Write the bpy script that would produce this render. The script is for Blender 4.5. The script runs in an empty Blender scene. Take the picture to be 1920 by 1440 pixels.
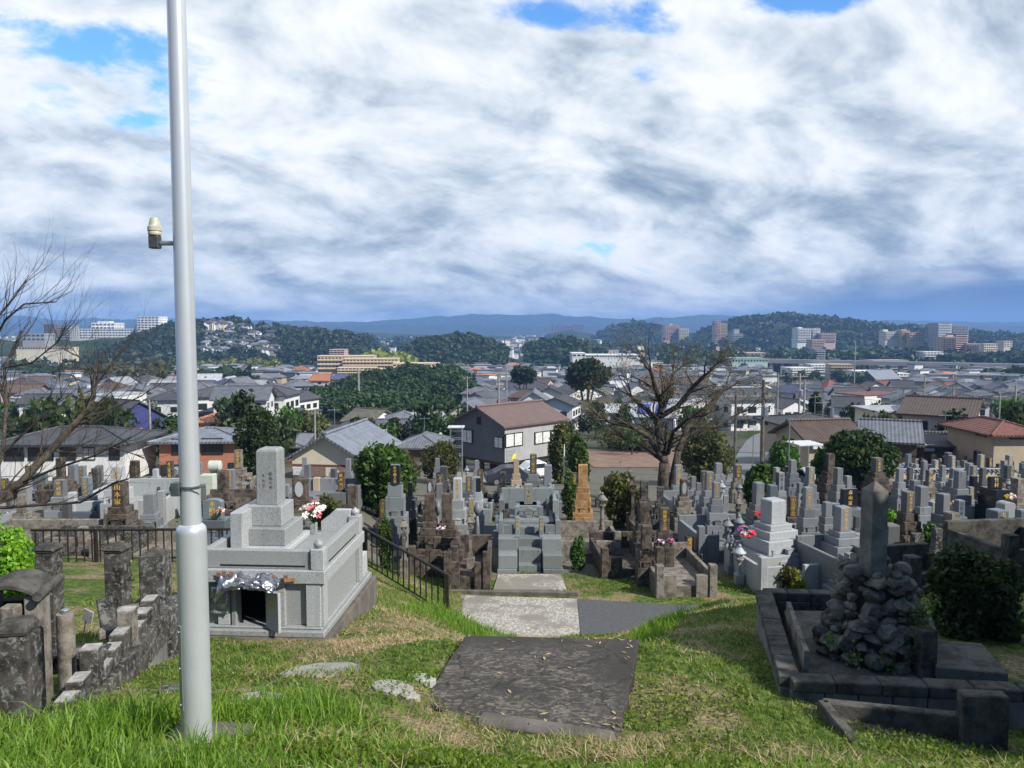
import bpy, bmesh, math, random
import numpy as np
from mathutils import Vector, Matrix, noise as mnoise
R = math.radians
random.seed(7); rng = np.random.default_rng(7)
scene = bpy.context.scene
col = scene.collection

# ---------------- camera ----------------
F = 1478.0; PITCH = R(3.95)
cam_d = bpy.data.cameras.new('camera'); cam = bpy.data.objects.new('camera', cam_d); col.objects.link(cam)
cam.location = (0, 0, 0); cam.rotation_euler = (R(90) - PITCH, 0, 0)
cam_d.sensor_width = 36; cam_d.lens = 36 * F / 1920; cam_d.clip_start = 0.1; cam_d.clip_end = 60000
scene.camera = cam
scene.view_settings.view_transform = 'Standard'; scene.view_settings.look = 'None'
scene.view_settings.gamma = 1; scene.view_settings.exposure = 0.36
scene.cycles.max_bounces = 5; scene.cycles.diffuse_bounces = 3; scene.cycles.glossy_bounces = 2
scene.cycles.volume_bounces = 0; scene.cycles.transparent_max_bounces = 8
scene.cycles.use_denoising = True

# ---------------- node helpers ----------------
class NT:
    def __init__(s, tree): s.t = tree; s.n = tree.nodes; s.l = tree.links
    def new(s, t, **kw):
        n = s.n.new(t)
        for k, v in kw.items(): setattr(n, k, v)
        return n
    def put(s, sock, v):
        if v is None: return
        if isinstance(v, bpy.types.NodeSocket): s.l.new(v, sock)
        else: sock.default_value = v
    def math(s, op, a, b=None, c=None, clamp=False):
        n = s.new('ShaderNodeMath', operation=op, use_clamp=clamp)
        for i, v in enumerate((a, b, c)): s.put(n.inputs[i], v)
        return n.outputs[0]
    def vmath(s, op, a, b=None, scale=None):
        n = s.new('ShaderNodeVectorMath', operation=op); s.put(n.inputs[0], a)
        if b is not None: s.put(n.inputs[1], b)
        if scale is not None: s.put(n.inputs['Scale'], scale)
        return n.outputs[0]
    def mix(s, f, a, b, mode='MIX'):
        n = s.new('ShaderNodeMix', data_type='RGBA', blend_type=mode)
        s.put(n.inputs[0], f); s.put(n.inputs[6], a); s.put(n.inputs[7], b); return n.outputs[2]
    def noise(s, vec, scale, detail=4, rough=.55, dist=0, out=0):
        n = s.new('ShaderNodeTexNoise'); s.put(n.inputs['Vector'], vec); s.put(n.inputs['Scale'], scale)
        n.inputs['Detail'].default_value = detail; n.inputs['Roughness'].default_value = rough
        n.inputs['Distortion'].default_value = dist; return n.outputs[out]
    def ramp(s, f, pts, interp='LINEAR'):
        n = s.new('ShaderNodeValToRGB'); n.color_ramp.interpolation = interp; s.put(n.inputs[0], f)
        e = n.color_ramp.elements
        while len(e) < len(pts): e.new(0.5)
        for i, (p, c) in enumerate(pts):
            e[i].position = p; e[i].color = (*c, 1) if not isinstance(c, (int, float)) else (c, c, c, 1)
        return n.outputs[0]
    def rng(s, v, a, b, c=0.0, d=1.0, interp='SMOOTHSTEP'):
        n = s.new('ShaderNodeMapRange', interpolation_type=interp)
        for i, x in enumerate((v, a, b, c, d)): s.put(n.inputs[i], x)
        return n.outputs[0]

def srgb(r, g, b):
    f = lambda c: (c / 255 / 12.92) if c / 255 <= .04045 else ((c / 255 + .055) / 1.055) ** 2.4
    return (f(r), f(g), f(b))
def c4(c): return (c[0], c[1], c[2], 1)

# ---------------- sky and sun ----------------
SUN = Vector((0.64, -0.46, 0.64)).normalized()
SUN_EL = math.asin(SUN.z); SUN_AZ = math.atan2(SUN.x, SUN.y)
w = bpy.data.worlds.new('World'); w.cycles.sampling_method = 'MANUAL'; w.cycles.sample_map_resolution = 256; scene.world = w; w.use_nodes = True
T = NT(w.node_tree); T.n.clear()
wo = T.new('ShaderNodeOutputWorld')
sky = T.new('ShaderNodeTexSky', sky_type='NISHITA'); sky.sun_disc = False
sky.sun_elevation = SUN_EL; sky.sun_rotation = SUN_AZ
bg1 = T.new('ShaderNodeBackground'); bg1.inputs[1].default_value = 0.15
T.l.new(T.mix(1.0, sky.outputs[0], (0.55, 0.95, 1.35, 1), 'MULTIPLY'), bg1.inputs[0])
tc = T.new('ShaderNodeTexCoord'); D = tc.outputs['Generated']
sp = T.new('ShaderNodeSeparateXYZ'); T.l.new(D, sp.inputs[0]); dx, dy, dz = sp.outputs
hz = T.math('ADD', T.math('MAXIMUM', dz, 0.0), 0.42)
u = T.math('DIVIDE', dx, hz); v = T.math('DIVIDE', dy, hz)
# cloud streets run slightly upwards to the right
cmb = T.new('ShaderNodeCombineXYZ'); T.l.new(u, cmb.inputs[0]); T.l.new(v, cmb.inputs[1])
rot = T.new('ShaderNodeVectorRotate', rotation_type='Z_AXIS'); T.l.new(cmb.outputs[0], rot.inputs['Vector']); rot.inputs['Angle'].default_value = R(-24)
pv = T.vmath('MULTIPLY', rot.outputs[0], (1.0, 1.25, 1.0))
pv = T.vmath('ADD', pv, (3.1, 7.45, 1.3))
big = T.noise(pv, 1.5, 2, .5, .2)
med = T.noise(pv, 3.6, 9, .58, .35)
fine = T.noise(pv, 12.0, 6, .66, .3)
off = T.vmath('ADD', pv, (0.05, -0.085, 0.03))
med2 = T.noise(off, 3.6, 7, .55, .35)
def blob(cx, cy, sx, sy):   # soft patch around one direction of the sky (azimuth, elevation)
    a = T.math('DIVIDE', T.math('SUBTRACT', T.math('DIVIDE', dx, dy), cx), sx)
    b = T.math('DIVIDE', T.math('SUBTRACT', T.math('DIVIDE', dz, dy), cy), sy)
    r2 = T.math('ADD', T.math('MULTIPLY', a, a), T.math('MULTIPLY', b, b))
    return T.math('POWER', 2.718, T.math('MULTIPLY', r2, -1.0))
bil = T.math('ABSOLUTE', T.math('SUBTRACT', T.noise(T.vmath('ADD', pv, (5.1, 1.7, 0)), 5.2, 6, .55, .15), .5))
bil = T.math('SUBTRACT', 1.0, T.math('MULTIPLY', bil, 4.2))
dens = T.math('ADD', T.math('ADD', T.math('MULTIPLY', big, .55), T.math('MULTIPLY', med, .65)), T.math('MULTIPLY', fine, .17))
dens = T.math('SUBTRACT', dens, T.math('MULTIPLY', bil, .05))
gaps = [(-.53, .35, .09, .035, .13), (.055, .385, .11, .030, .22), (.37, .405, .10, .035, .30), (.16, .315, .06, .03, .16), (-.30, .40, .06, .04, .05), (-.02, .165, .08, .02, .10), (.52, .20, .08, .02, .08)]
for cx, cy, sx, sy, k in gaps:
    dens = T.math('SUBTRACT', dens, T.math('MULTIPLY', blob(cx, cy, sx, sy), k))
cover = T.rng(dens, .42, .54)
light = T.math('SUBTRACT', med2, med)            # lit towards the sun, grey on the far side
lum = T.math('ADD', T.math('MULTIPLY', light, 1.8), T.math('MULTIPLY', T.math('SUBTRACT', .62, dens), 1.15))
lum = T.math('ADD', lum, T.math('MULTIPLY', T.math('SUBTRACT', fine, .5), .6))
lum = T.math('SUBTRACT', lum, T.math('MULTIPLY', T.math('SUBTRACT', bil, .45), .20))
el = T.math('DIVIDE', dz, dy)
lum = T.math('ADD', lum, T.rng(el, .02, .36, .64, .76, 'LINEAR'))
for cx, cy, sx, sy, k in [(.30, .165, .26, .035, -.20), (-.52, .13, .2, .05, -.16), (-.1, .13, .2, .03, -.1), (.55, .26, .25, .06, .10), (-.25, .19, .3, .03, .1), (.1, .09, .3, .014, .16)]:
    lum = T.math('ADD', lum, T.math('MULTIPLY', blob(cx, cy, sx, sy), k))
cc = T.ramp(lum, [(0.0, srgb(128, 146, 168)), (.22, srgb(154, 168, 184)), (.45, srgb(184, 195, 206)), (.66, srgb(209, 217, 224)), (.85, srgb(226, 230, 234)), (1.0, srgb(234, 236, 238))])
# the grey blue rain bank low over the hills, deepest on the right
az = T.math('DIVIDE', dx, dy)
bankh = T.math('ADD', T.rng(az, .02, .62, -.012, .088, 'LINEAR'), T.math('MULTIPLY', T.math('SUBTRACT', T.noise(T.vmath('MULTIPLY', D, (3.2, 3.2, 26)), 1.6, 4, .5), .5), .075))
bank = T.rng(T.math('SUBTRACT', bankh, el), -.016, .03, 0, 1)
bcol = T.mix(T.rng(az, -.3, .62, 0, 1, 'LINEAR'), (*srgb(104, 140, 188), 1), (*srgb(40, 72, 126), 1))
bcol = T.mix(T.math('MULTIPLY', T.noise(T.vmath('MULTIPLY', D, (4, 4, 40)), 2.0, 4, .5), .5), bcol, (*srgb(108, 138, 184), 1))
cc = T.mix(T.math('MULTIPLY', bank, .92), cc, bcol)
cover = T.math('MAXIMUM', cover, bank)
cover = T.math('MAXIMUM', cover, T.rng(el, .10, .03, 0, .9))
bg2 = T.new('ShaderNodeBackground'); T.l.new(cc, bg2.inputs[0]); bg2.inputs[1].default_value = 1.0
ms = T.new('ShaderNodeMixShader'); T.l.new(cover, ms.inputs[0]); T.l.new(bg1.outputs[0], ms.inputs[1]); T.l.new(bg2.outputs[0], ms.inputs[2])
T.l.new(ms.outputs[0], wo.inputs[0])
sd = bpy.data.lights.new('sun', 'SUN'); sd.energy = 4.8; sd.angle = R(0.6); sd.color = (1, .95, .87)
so = bpy.data.objects.new('sun', sd); col.objects.link(so)
so.rotation_euler = (-SUN).to_track_quat('-Z', 'Y').to_euler()

# ---------------- projection and terrain ----------------
cp, spi = math.cos(PITCH), math.sin(PITCH)
def P(px, py, Y):
    u_, v_ = (px - 960) / F, (720 - py) / F
    d = Vector((u_, cp + v_ * spi, -spi + v_ * cp)); return d * (Y / d.y)
def proj(p):
    f = p[1] * cp - p[2] * spi; up = p[1] * spi + p[2] * cp
    return 960 + F * p[0] / f, 720 - F * up / f
GX = np.array([-12, -6, -4, -2.5, -1.5, -1.0, 0, 1.0, 1.8, 2.7, 4, 8, 16], float)
GY = np.array([0, 3, 4.4, 5.3, 6.3, 8.5, 10, 12, 15, 18, 19.2, 20.4, 22.5, 24], float)
GZ = np.array([
 [-1.65]*13,
 [-2.0,-2.05,-2.03,-2.0,-2.0,-2.03,-2.1,-2.1,-2.12,-2.14,-2.15,-2.2,-2.2],
 [-2.5,-2.58,-2.48,-2.36,-2.36,-2.42,-2.58,-2.64,-2.64,-2.66,-2.72,-2.85,-2.85],
 [-2.8,-2.9,-2.86,-2.68,-2.70,-2.80,-3.02,-3.04,-3.03,-3.06,-3.1,-3.2,-3.2],
 [-2.9,-3.05,-3.1,-2.98,-3.02,-3.12,-3.36,-3.36,-3.3,-3.35,-3.5,-3.6,-3.6],
 [-3.4,-3.55,-3.62,-3.66,-3.5,-3.42,-3.44,-3.44,-3.44,-3.55,-3.75,-3.8,-3.8],
 [-3.7,-3.9,-3.97,-3.97,-4.0,-4.1,-4.7,-4.6,-4.0,-3.85,-3.88,-3.9,-3.9],
 [-4.2,-4.2,-4.2,-4.25,-4.5,-4.75,-5.3,-5.2,-4.85,-4.45,-4.25,-4.1,-4.1],
 [-4.8,-4.9,-5.0,-5.2,-5.55,-5.8,-6.3,-6.4,-6.2,-5.7,-5.3,-4.9,-4.8],
 [-5.5,-5.6,-5.8,-6.2,-6.6,-6.9,-7.3,-7.3,-7.2,-7.1,-6.9,-6.3,-6.0],
 [-5.8,-5.9,-6.0,-6.5,-7.2,-7.62,-7.62,-7.62,-7.62,-7.62,-7.5,-7.0,-6.6],
 [-6.0,-6.05,-6.2,-6.9,-7.55,-7.62,-7.62,-7.62,-7.62,-7.62,-7.6,-7.4,-7.0],
 [-6.2,-6.3,-7.0,-7.5,-7.6,-7.62,-7.62,-7.62,-7.62,-7.62,-7.6,-7.6,-7.4],
 [-6.3,-6.4,-7.2,-7.55,-7.6,-7.6,-7.6,-7.6,-7.6,-7.6,-7.6,-7.6,-7.6]])
PY = np.array([24, 30, 36, 42, 50, 60, 75, 100, 130, 165, 220, 290, 400, 600, 1000])
PR = np.array([-7.6, -7.8, -8.2, -8.9, -10.4, -12.0, -13.5, -15.8, -18.4, -21.2, -25, -28.6, -32.2, -35, -38.])
PL = np.array([-6.3, -6.6, -7.5, -8.8, -10.2, -11.6, -13.2, -15.6, -17.8, -20.2, -23.6, -27, -31, -34.5, -38.])
def sst(a, b, x):
    t = np.clip((x - a) / (b - a), 0, 1); return t * t * (3 - 2 * t)
def ground(x, y):
    x = np.asarray(x, float); y = np.asarray(y, float)
    yy = np.clip(y, 0, 24); xx = np.clip(x, -12, 16)
    i = np.clip(np.searchsorted(GX, xx, side='right') - 1, 0, len(GX) - 2); j = np.clip(np.searchsorted(GY, yy, side='right') - 1, 0, len(GY) - 2)
    fx = (xx - GX[i]) / (GX[i + 1] - GX[i]); fy = (yy - GY[j]) / (GY[j + 1] - GY[j])
    near = (GZ[j, i] * (1 - fx) + GZ[j, i + 1] * fx) * (1 - fy) + (GZ[j + 1, i] * (1 - fx) + GZ[j + 1, i + 1] * fx) * fy
    # left is the higher terrace
    wl = sst(-3.2 - .06 * (y - 24), -6.5 - .16 * (y - 24), x)
    far = np.interp(y, PY, PR) * (1 - wl) + np.interp(y, PY, PL) * wl
    k = sst(23, 24.5, y)
    return near * (1 - k) + far * k
def gz(x, y): return float(ground(x, y))
def G(px, py, y0=3.0):
    """the point of the terrain seen at a pixel"""
    y = y0
    while y < 5000:
        p = P(px, py, y)
        if p.z <= gz(p.x, p.y): return p
        y *= 1.004
    return P(px, py, 5000)

# ---------------- mesh builder ----------------
def link(o, parent=None):
    col.objects.link(o)
    if parent is not None: o.parent = parent
    return o
def tag(o, label=None, cat=None, group=None, kind=None):
    if label: o['label'] = label
    if cat: o['category'] = cat
    if group: o['group'] = group
    if kind: o['kind'] = kind
    return o
def empty(name, loc, rz=0, label=None, cat=None, group=None):
    o = bpy.data.objects.new(name, None); o.location = loc; o.rotation_euler = (0, 0, rz); o.empty_display_size = .2
    link(o); return tag(o, label, cat, group)
def copy_tree(o, parent=None):
    c = o.copy(); col.objects.link(c); c.parent = parent
    for ch in list(o.children): copy_tree(ch, c)
    return c

class MB:
    def __init__(s): s.v = []; s.f = []; s.m = []
    def add(s, vs, fs, mi=0):
        b = len(s.v); s.v.extend([tuple(p) for p in vs]); s.f.extend([tuple(b + i for i in f) for f in fs]); s.m.extend([mi] * len(fs)); return s
    def box(s, x, y, z, sx, sy, sz, tx=1.0, ty=1.0, rz=0, mi=0, M=None):
        """centre x, y; z = bottom; tx, ty = taper of the top"""
        vs = []
        for k, (kx, ky) in ((0, (1, 1)), (1, (tx, ty))):
            for a, b in ((-1, -1), (1, -1), (1, 1), (-1, 1)):
                X, Y = a * sx / 2 * kx, b * sy / 2 * ky
                if rz: X, Y = X * math.cos(rz) - Y * math.sin(rz), X * math.sin(rz) + Y * math.cos(rz)
                p = Vector((x + X, y + Y, z + k * sz)); vs.append(M @ p if M else p)
        return s.add(vs, [(3, 2, 1, 0), (4, 5, 6, 7), (0, 1, 5, 4), (1, 2, 6, 5), (2, 3, 7, 6), (3, 0, 4, 7)], mi)
    def prism(s, poly, z0, z1, mi=0, M=None, z0s=None, z1s=None):
        n = len(poly)
        vs = [Vector((p[0], p[1], z0 if z0s is None else z0s[i])) for i, p in enumerate(poly)] + [Vector((p[0], p[1], z1 if z1s is None else z1s[i])) for i, p in enumerate(poly)]
        if M: vs = [M @ p for p in vs]
        fs = [tuple(range(n - 1, -1, -1)), tuple(range(n, 2 * n))] + [(i, (i + 1) % n, n + (i + 1) % n, n + i) for i in range(n)]
        return s.add(vs, fs, mi)
    def lathe(s, prof, n=16, x=0, y=0, z=0, mi=0, sq=0):
        vs = []
        for r, h in prof:
            for k in range(n):
                a = 2 * math.pi * (k + .5 * (n == 4)) / n; vs.append((x + r * math.cos(a), y + r * math.sin(a), z + h))
        fs = [(i * n + k, i * n + (k + 1) % n, (i + 1) * n + (k + 1) % n, (i + 1) * n + k) for i in range(len(prof) - 1) for k in range(n)]
        fs.append(tuple(range(n - 1, -1, -1))); fs.append(tuple((len(prof) - 1) * n + k for k in range(n)))
        return s.add(vs, fs, mi)
    def tube(s, pts, radii, n=6, mi=0, caps=True):
        pts = [Vector(p) for p in pts]; vs = []
        if isinstance(radii, (int, float)): radii = [radii] * len(pts)
        for i, p in enumerate(pts):
            t = (pts[min(i + 1, len(pts) - 1)] - pts[max(i - 1, 0)]).normalized()
            a = t.cross(Vector((0, 0, 1)) if abs(t.z) < .9 else Vector((1, 0, 0))).normalized(); b = t.cross(a)
            for k in range(n):
                an = 2 * math.pi * k / n; vs.append(p + (a * math.cos(an) + b * math.sin(an)) * radii[i])
        fs = [(i * n + k, i * n + (k + 1) % n, (i + 1) * n + (k + 1) % n, (i + 1) * n + k) for i in range(len(pts) - 1) for k in range(n)]
        if caps: fs.append(tuple(range(n - 1, -1, -1))); fs.append(tuple((len(pts) - 1) * n + k for k in range(n)))
        return s.add(vs, fs, mi)
    def mesh(s, name, mats, bevel=0, smooth=False, fix=True):
        me = bpy.data.meshes.new(name); me.from_pydata(s.v, [], s.f)
        if not isinstance(mats, (list, tuple)): mats = [mats]
        for m in mats: me.materials.append(m)
        if any(s.m): me.polygons.foreach_set('material_index', s.m)
        if fix or bevel:
            bm = bmesh.new(); bm.from_mesh(me)
            bmesh.ops.recalc_face_normals(bm, faces=bm.faces)
            if bevel:
                es = [e for e in bm.edges if len(e.link_faces) == 2 and e.calc_face_angle(0) > .6]
                bmesh.ops.bevel(bm, geom=es, offset=bevel, segments=1, affect='EDGES', clamp_overlap=True)
            bm.to_mesh(me); bm.free()
        if smooth: me.polygons.foreach_set('use_smooth', [True] * len(me.polygons))
        me.update(); return me
    def build(s, name, mats, parent=None, bevel=0, smooth=False, loc=None, fix=True):
        o = bpy.data.objects.new(name, s.mesh(name, mats, bevel, smooth, fix))
        if loc is not None: o.location = loc
        return link(o, parent)

def npmesh(name, verts, faces_flat, nper, mats, parent=None, matidx=None, smooth=False):
    """quick mesh from numpy: verts (N,3), faces (M,nper)"""
    me = bpy.data.meshes.new(name); n = len(verts); m = len(faces_flat)
    me.vertices.add(n); me.vertices.foreach_set('co', np.asarray(verts, np.float32).ravel())
    me.loops.add(m * nper); me.loops.foreach_set('vertex_index', np.asarray(faces_flat, np.int32).ravel())
    me.polygons.add(m); me.polygons.foreach_set('loop_start', np.arange(m, dtype=np.int32) * nper)
    for mt in (mats if isinstance(mats, (list, tuple)) else [mats]): me.materials.append(mt)
    if matidx is not None: me.polygons.foreach_set('material_index', np.asarray(matidx, np.int32))
    if smooth: me.polygons.foreach_set('use_smooth', np.ones(m, bool))
    me.update(calc_edges=True); 
    return link(bpy.data.objects.new(name, me), parent)

# ---------------- materials ----------------
def mat(name, fn):
    m = bpy.data.materials.new(name); m.use_nodes = True; t = NT(m.node_tree)
    b = m.node_tree.nodes['Principled BSDF']; fn(t, b); return m
def ocoord(t, rnd=True):
    tcn = t.new('ShaderNodeTexCoord'); o = tcn.outputs['Object']
    if rnd:
        oi = t.new('ShaderNodeObjectInfo'); k = t.math('MULTIPLY', oi.outputs['Random'], 37.0)
        cmb = t.new('ShaderNodeCombineXYZ'); t.l.new(k, cmb.inputs[0]); t.l.new(k, cmb.inputs[1])
        o = t.vmath('ADD', o, cmb.outputs[0])
    return o
def bump(t, b, h, strength=.3, dist=.02):
    n = t.new('ShaderNodeBump'); n.inputs['Strength'].default_value = strength; n.inputs['Distance'].default_value = dist
    t.l.new(h, n.inputs['Height']); t.l.new(n.outputs[0], b.inputs['Normal'])
def granite(name, base, speck, rough=.5, dirt=.35, scale=1.0, dirtcol=(.05, .05, .04)):
    def f(t, b):
        o = ocoord(t)
        n1 = t.noise(o, 95 * scale, 2, .7); n2 = t.noise(o, 3.0, 5, .6); n3 = t.noise(o, 210 * scale, 1, .5)
        a = t.mix(t.rng(n1, .52, .64), c4(base), c4(speck))
        a = t.mix(t.math('MULTIPLY', t.rng(n3, .55, .7), .5), a, c4([min(1, x * 1.45) for x in base]))
        geo = t.new('ShaderNodeTexCoord'); mp = t.vmath('MULTIPLY', o, (5, 5, .7))
        st = t.rng(t.noise(mp, 1.5, 5, .6), .52, .8)
        a = t.mix(t.math('MULTIPLY', t.math('MULTIPLY', st, n2), dirt * 1.8), a, c4(dirtcol))
        oi2 = t.new('ShaderNodeObjectInfo'); a = t.mix(1.0, a, t.ramp(oi2.outputs['Random'], [(0, (.72, .72, .70)), (1, (1.22, 1.22, 1.24))]), 'MULTIPLY')
        t.l.new(a, b.inputs['Base Color']); b.inputs['Roughness'].default_value = rough
        b.inputs['Specular IOR Level'].default_value = .45
    return mat(name, f)
def oldstone(name, base, dark, lichen, lich=.5, moss=None):
    def f(t, b):
        o = ocoord(t)
        n1 = t.noise(o, 4.5, 7, .68); n2 = t.noise(o, 14, 5, .7); n3 = t.noise(t.vmath('ADD', o, (4, 9, 2)), 17, 8, .74, .3)
        a = t.mix(t.rng(n1, .38, .60), c4(dark), c4(base))
        a = t.mix(t.math('MULTIPLY', t.rng(n2, .5, .7), .35), a, c4([x * 1.5 for x in base]))
        a = t.mix(t.math('MULTIPLY', t.rng(n3, .60 - .14 * lich, .63 - .10 * lich), .9 * lich), a, c4(lichen))
        if moss: a = t.mix(t.math('MULTIPLY', t.rng(t.noise(o, 6.0, 4, .6), .55, .72), .5), a, c4(moss))
        t.l.new(a, b.inputs['Base Color']); b.inputs['Roughness'].default_value = .92
        b.inputs['Specular IOR Level'].default_value = .2
        bump(t, b, n2, .55, .02)
    return mat(name, f)
def plain(name, base, rough=.6, metal=0, var=.25, scale=6.0, dark=None, streak=0, bmp=0):
    def f(t, b):
        o = ocoord(t); n = t.noise(o, scale, 5, .62)
        a = t.mix(t.rng(n, .3, .75), c4([x * (1 - var) for x in base]), c4([min(1, x * (1 + var)) for x in base]))
        if streak:
            s_ = t.rng(t.noise(t.vmath('MULTIPLY', o, (3, 3, .35)), 1.2, 5, .65), .5, .78)
            a = t.mix(t.math('MULTIPLY', s_, streak), a, c4(dark or (.03, .03, .03)))
        t.l.new(a, b.inputs['Base Color']); b.inputs['Roughness'].default_value = rough; b.inputs['Metallic'].default_value = metal
        if bmp: bump(t, b, t.noise(o, scale * 6, 4, .6), bmp, .01)
    return mat(name, f)
M = {}
M['granite'] = granite('granite', (.36, .375, .375), (.10, .105, .11), dirt=.35)
M['granite_green'] = granite('granite_green', (.19, .21, .21), (.08, .09, .09), dirt=.7)
M['granite_mid'] = granite('granite_mid', (.185, .195, .205), (.09, .10, .11), dirt=.9)
M['granite_blue'] = granite('granite_blue', (.13, .16, .18), (.06, .07, .08), dirt=.3, rough=.35)
M['granite_white'] = granite('granite_white', (.38, .39, .40), (.20, .21, .22), dirt=.25)
M['granite_dark'] = granite('granite_dark', (.09, .09, .092), (.04, .04, .04), dirt=.3, rough=.4)
M['black'] = granite('black_polished', (.014, .016, .022), (.02, .022, .03), dirt=.05, rough=.15)
M['tan'] = granite('tan_stone', (.42, .33, .23), (.28, .20, .13), dirt=.3, dirtcol=(.12, .07, .04))
M['orange_stone'] = oldstone('orange_stone', (.40, .24, .11), (.26, .14, .06), (.10, .07, .05), .3)
M['old_brown'] = oldstone('old_brown', (.11, .09, .072), (.032, .026, .021), (.28, .27, .23), .28)
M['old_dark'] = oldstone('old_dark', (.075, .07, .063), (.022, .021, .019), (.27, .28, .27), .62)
M['old_dark_plain'] = oldstone('old_dark_plain', (.095, .09, .08), (.036, .034, .03), (.19, .19, .17), .25)
M['old_lichen'] = oldstone('old_lichen', (.075, .07, .062), (.022, .02, .018), (.30, .31, .30), .50)
M['old_grey'] = oldstone('old_grey', (.22, .20, .17), (.09, .075, .06), (.34, .33, .28), .35, (.16, .16, .08))
M['pillar_grey'] = oldstone('pillar_grey', (.19, .185, .165), (.12, .115, .10), (.24, .24, .22), .1)
M['slab_grey'] = oldstone('slab_grey', (.12, .115, .10), (.06, .057, .05), (.14, .14, .13), .1)
M['rock'] = oldstone('rock', (.15, .14, .12), (.045, .042, .036), (.26, .25, .22), .35, (.05, .055, .03))
M['concrete'] = plain('concrete', (.30, .29, .26), .9, 0, .22, 3.0, (.10, .09, .07), .5, .3)
M['concrete_dark'] = plain('concrete_dark', (.12, .105, .09), .92, 0, .35, 3.0, (.03, .025, .02), .55, .4)
M['block'] = plain('block_wall', (.16, .16, .155), .9, 0, .3, 3.0, (.03, .03, .028), .7, .4)
M['asphalt'] = plain('asphalt', (.075, .077, .08), .92, 0, .2, 14, None, 0, .35)
M['metal'] = plain('painted_metal', (.56, .585, .60), .33, .45, .07, 2.0)
M['bracket'] = plain('bracket_metal', (.13, .15, .15), .5, .7, .3, 20)
M['plate'] = plain('plate_metal', (.38, .41, .43), .4, .8, .08, 20)
M['lens'] = plain('lamp_lens', (.46, .44, .33), .4, 0, .25, 30, (.15, .1, .05), .4)
M['lampbody'] = plain('lamp_body', (.045, .052, .055), .5, 0, .35, 30)
M['fence'] = plain('fence_paint', (.028, .023, .02), .45, .3, .4, 12, (.10, .07, .05), .3)
M['gold'] = mat('gold_paint', lambda t, b: (b.inputs['Base Color'].__setattr__('default_value', (.70, .44, .07, 1)), b.inputs['Roughness'].__setattr__('default_value', .5)))
M['inkblack'] = mat('ink_black', lambda t, b: (b.inputs['Base Color'].__setattr__('default_value', (.035, .035, .037, 1)), b.inputs['Roughness'].__setattr__('default_value', .8)))
M['inkwhite'] = mat('ink_white', lambda t, b: (b.inputs['Base Color'].__setattr__('default_value', (.75, .76, .76, 1)), b.inputs['Roughness'].__setattr__('default_value', .8)))
M['shade_black'] = plain('recess_shade', (.012, .011, .010), .95, 0, .3)  # near-black base colour that paints the shade of recesses
def foil(t, b):
    o = ocoord(t, False); b.inputs['Base Color'].default_value = (.34, .35, .37, 1); b.inputs['Metallic'].default_value = .9; b.inputs['Roughness'].default_value = .34
    bump(t, b, t.noise(o, 22, 5, .65), .7, .012)
M['foil'] = mat('silver_foil', foil)
M['card'] = plain('brown_tape', (.27, .13, .06), .8, 0, .3, 20)
def leafmat(name, a, b_, c, trans=.25, rough=.55):
    def f(t, b):
        g = t.new('ShaderNodeNewGeometry')
        r_ = t.ramp(g.outputs['Random Per Island'], [(0, a), (.5, b_), (1, c)])
        oi = t.new('ShaderNodeObjectInfo'); hv = t.new('ShaderNodeHueSaturation'); t.l.new(r_, hv.inputs['Color'])
        t.l.new(t.rng(oi.outputs['Random'], 0, 1, .485, .515), hv.inputs['Hue']); t.l.new(t.rng(oi.outputs['Random'], 0, 1, .8, 1.2), hv.inputs['Value'])
        r_ = hv.outputs[0]
        t.l.new(r_, b.inputs['Base Color']); b.inputs['Roughness'].default_value = rough; b.inputs['Specular IOR Level'].default_value = .3
        tr = t.new('ShaderNodeBsdfTranslucent'); t.l.new(t.mix(1, r_, (1.5, 1.8, .5, 1), 'MULTIPLY'), tr.inputs[0])
        mx = t.new('ShaderNodeMixShader'); mx.inputs[0].default_value = trans
        t.l.new(b.outputs[0], mx.inputs[1]); t.l.new(tr.outputs[0], mx.inputs[2])
        t.l.new(mx.outputs[0], t.n['Material Output'].inputs[0])
    return mat(name, f)
M['leaf_dark'] = leafmat('leaf_dark', (.018, .035, .012), (.035, .062, .018), (.06, .095, .03))
M['leaf_mid'] = leafmat('leaf_mid', (.03, .065, .014), (.055, .11, .02), (.10, .17, .035))
M['leaf_lime'] = leafmat('leaf_lime', (.10, .20, .015), (.17, .30, .02), (.28, .42, .04), .35)
M['leaf_olive'] = leafmat('leaf_olive', (.04, .05, .015), (.08, .085, .025), (.14, .13, .04))
M['leaf_brown'] = leafmat('leaf_brown', (.10, .055, .02), (.13, .085, .03), (.09, .09, .03))
M['leaf_yellow'] = leafmat('leaf_yellow', (.12, .15, .02), (.20, .22, .03), (.30, .30, .05))
M['grass'] = leafmat('grass_blade', (.065, .13, .014), (.12, .20, .022), (.22, .29, .05), .35, .5)
M['grass_short'] = leafmat('grass_short', (.07, .125, .015), (.12, .18, .025), (.22, .23, .06), .25)
M['straw'] = leafmat('straw', (.28, .20, .10), (.42, .32, .17), (.52, .42, .25), .15, .7)
M['bark'] = oldstone('bark', (.085, .07, .055), (.03, .024, .02), (.16, .15, .12), .35)
M['bark_pale'] = oldstone('bark_pale', (.15, .13, .11), (.06, .05, .04), (.22, .21, .18), .35)
M['wood_leaf'] = leafmat('woods_leaf', (.016, .032, .010), (.028, .052, .014), (.048, .078, .022), .12)
def glassf(t, b):
    b.inputs['Base Color'].default_value = (.025, .03, .035, 1); b.inputs['Roughness'].default_value = .12; b.inputs['Specular IOR Level'].default_value = .6
M['glass'] = mat('window_glass', glassf)
M['blind'] = plain('window_blind', (.62, .62, .58), .6)
M['frame_dark'] = plain('frame_dark', (.018, .018, .018), .4)
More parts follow.
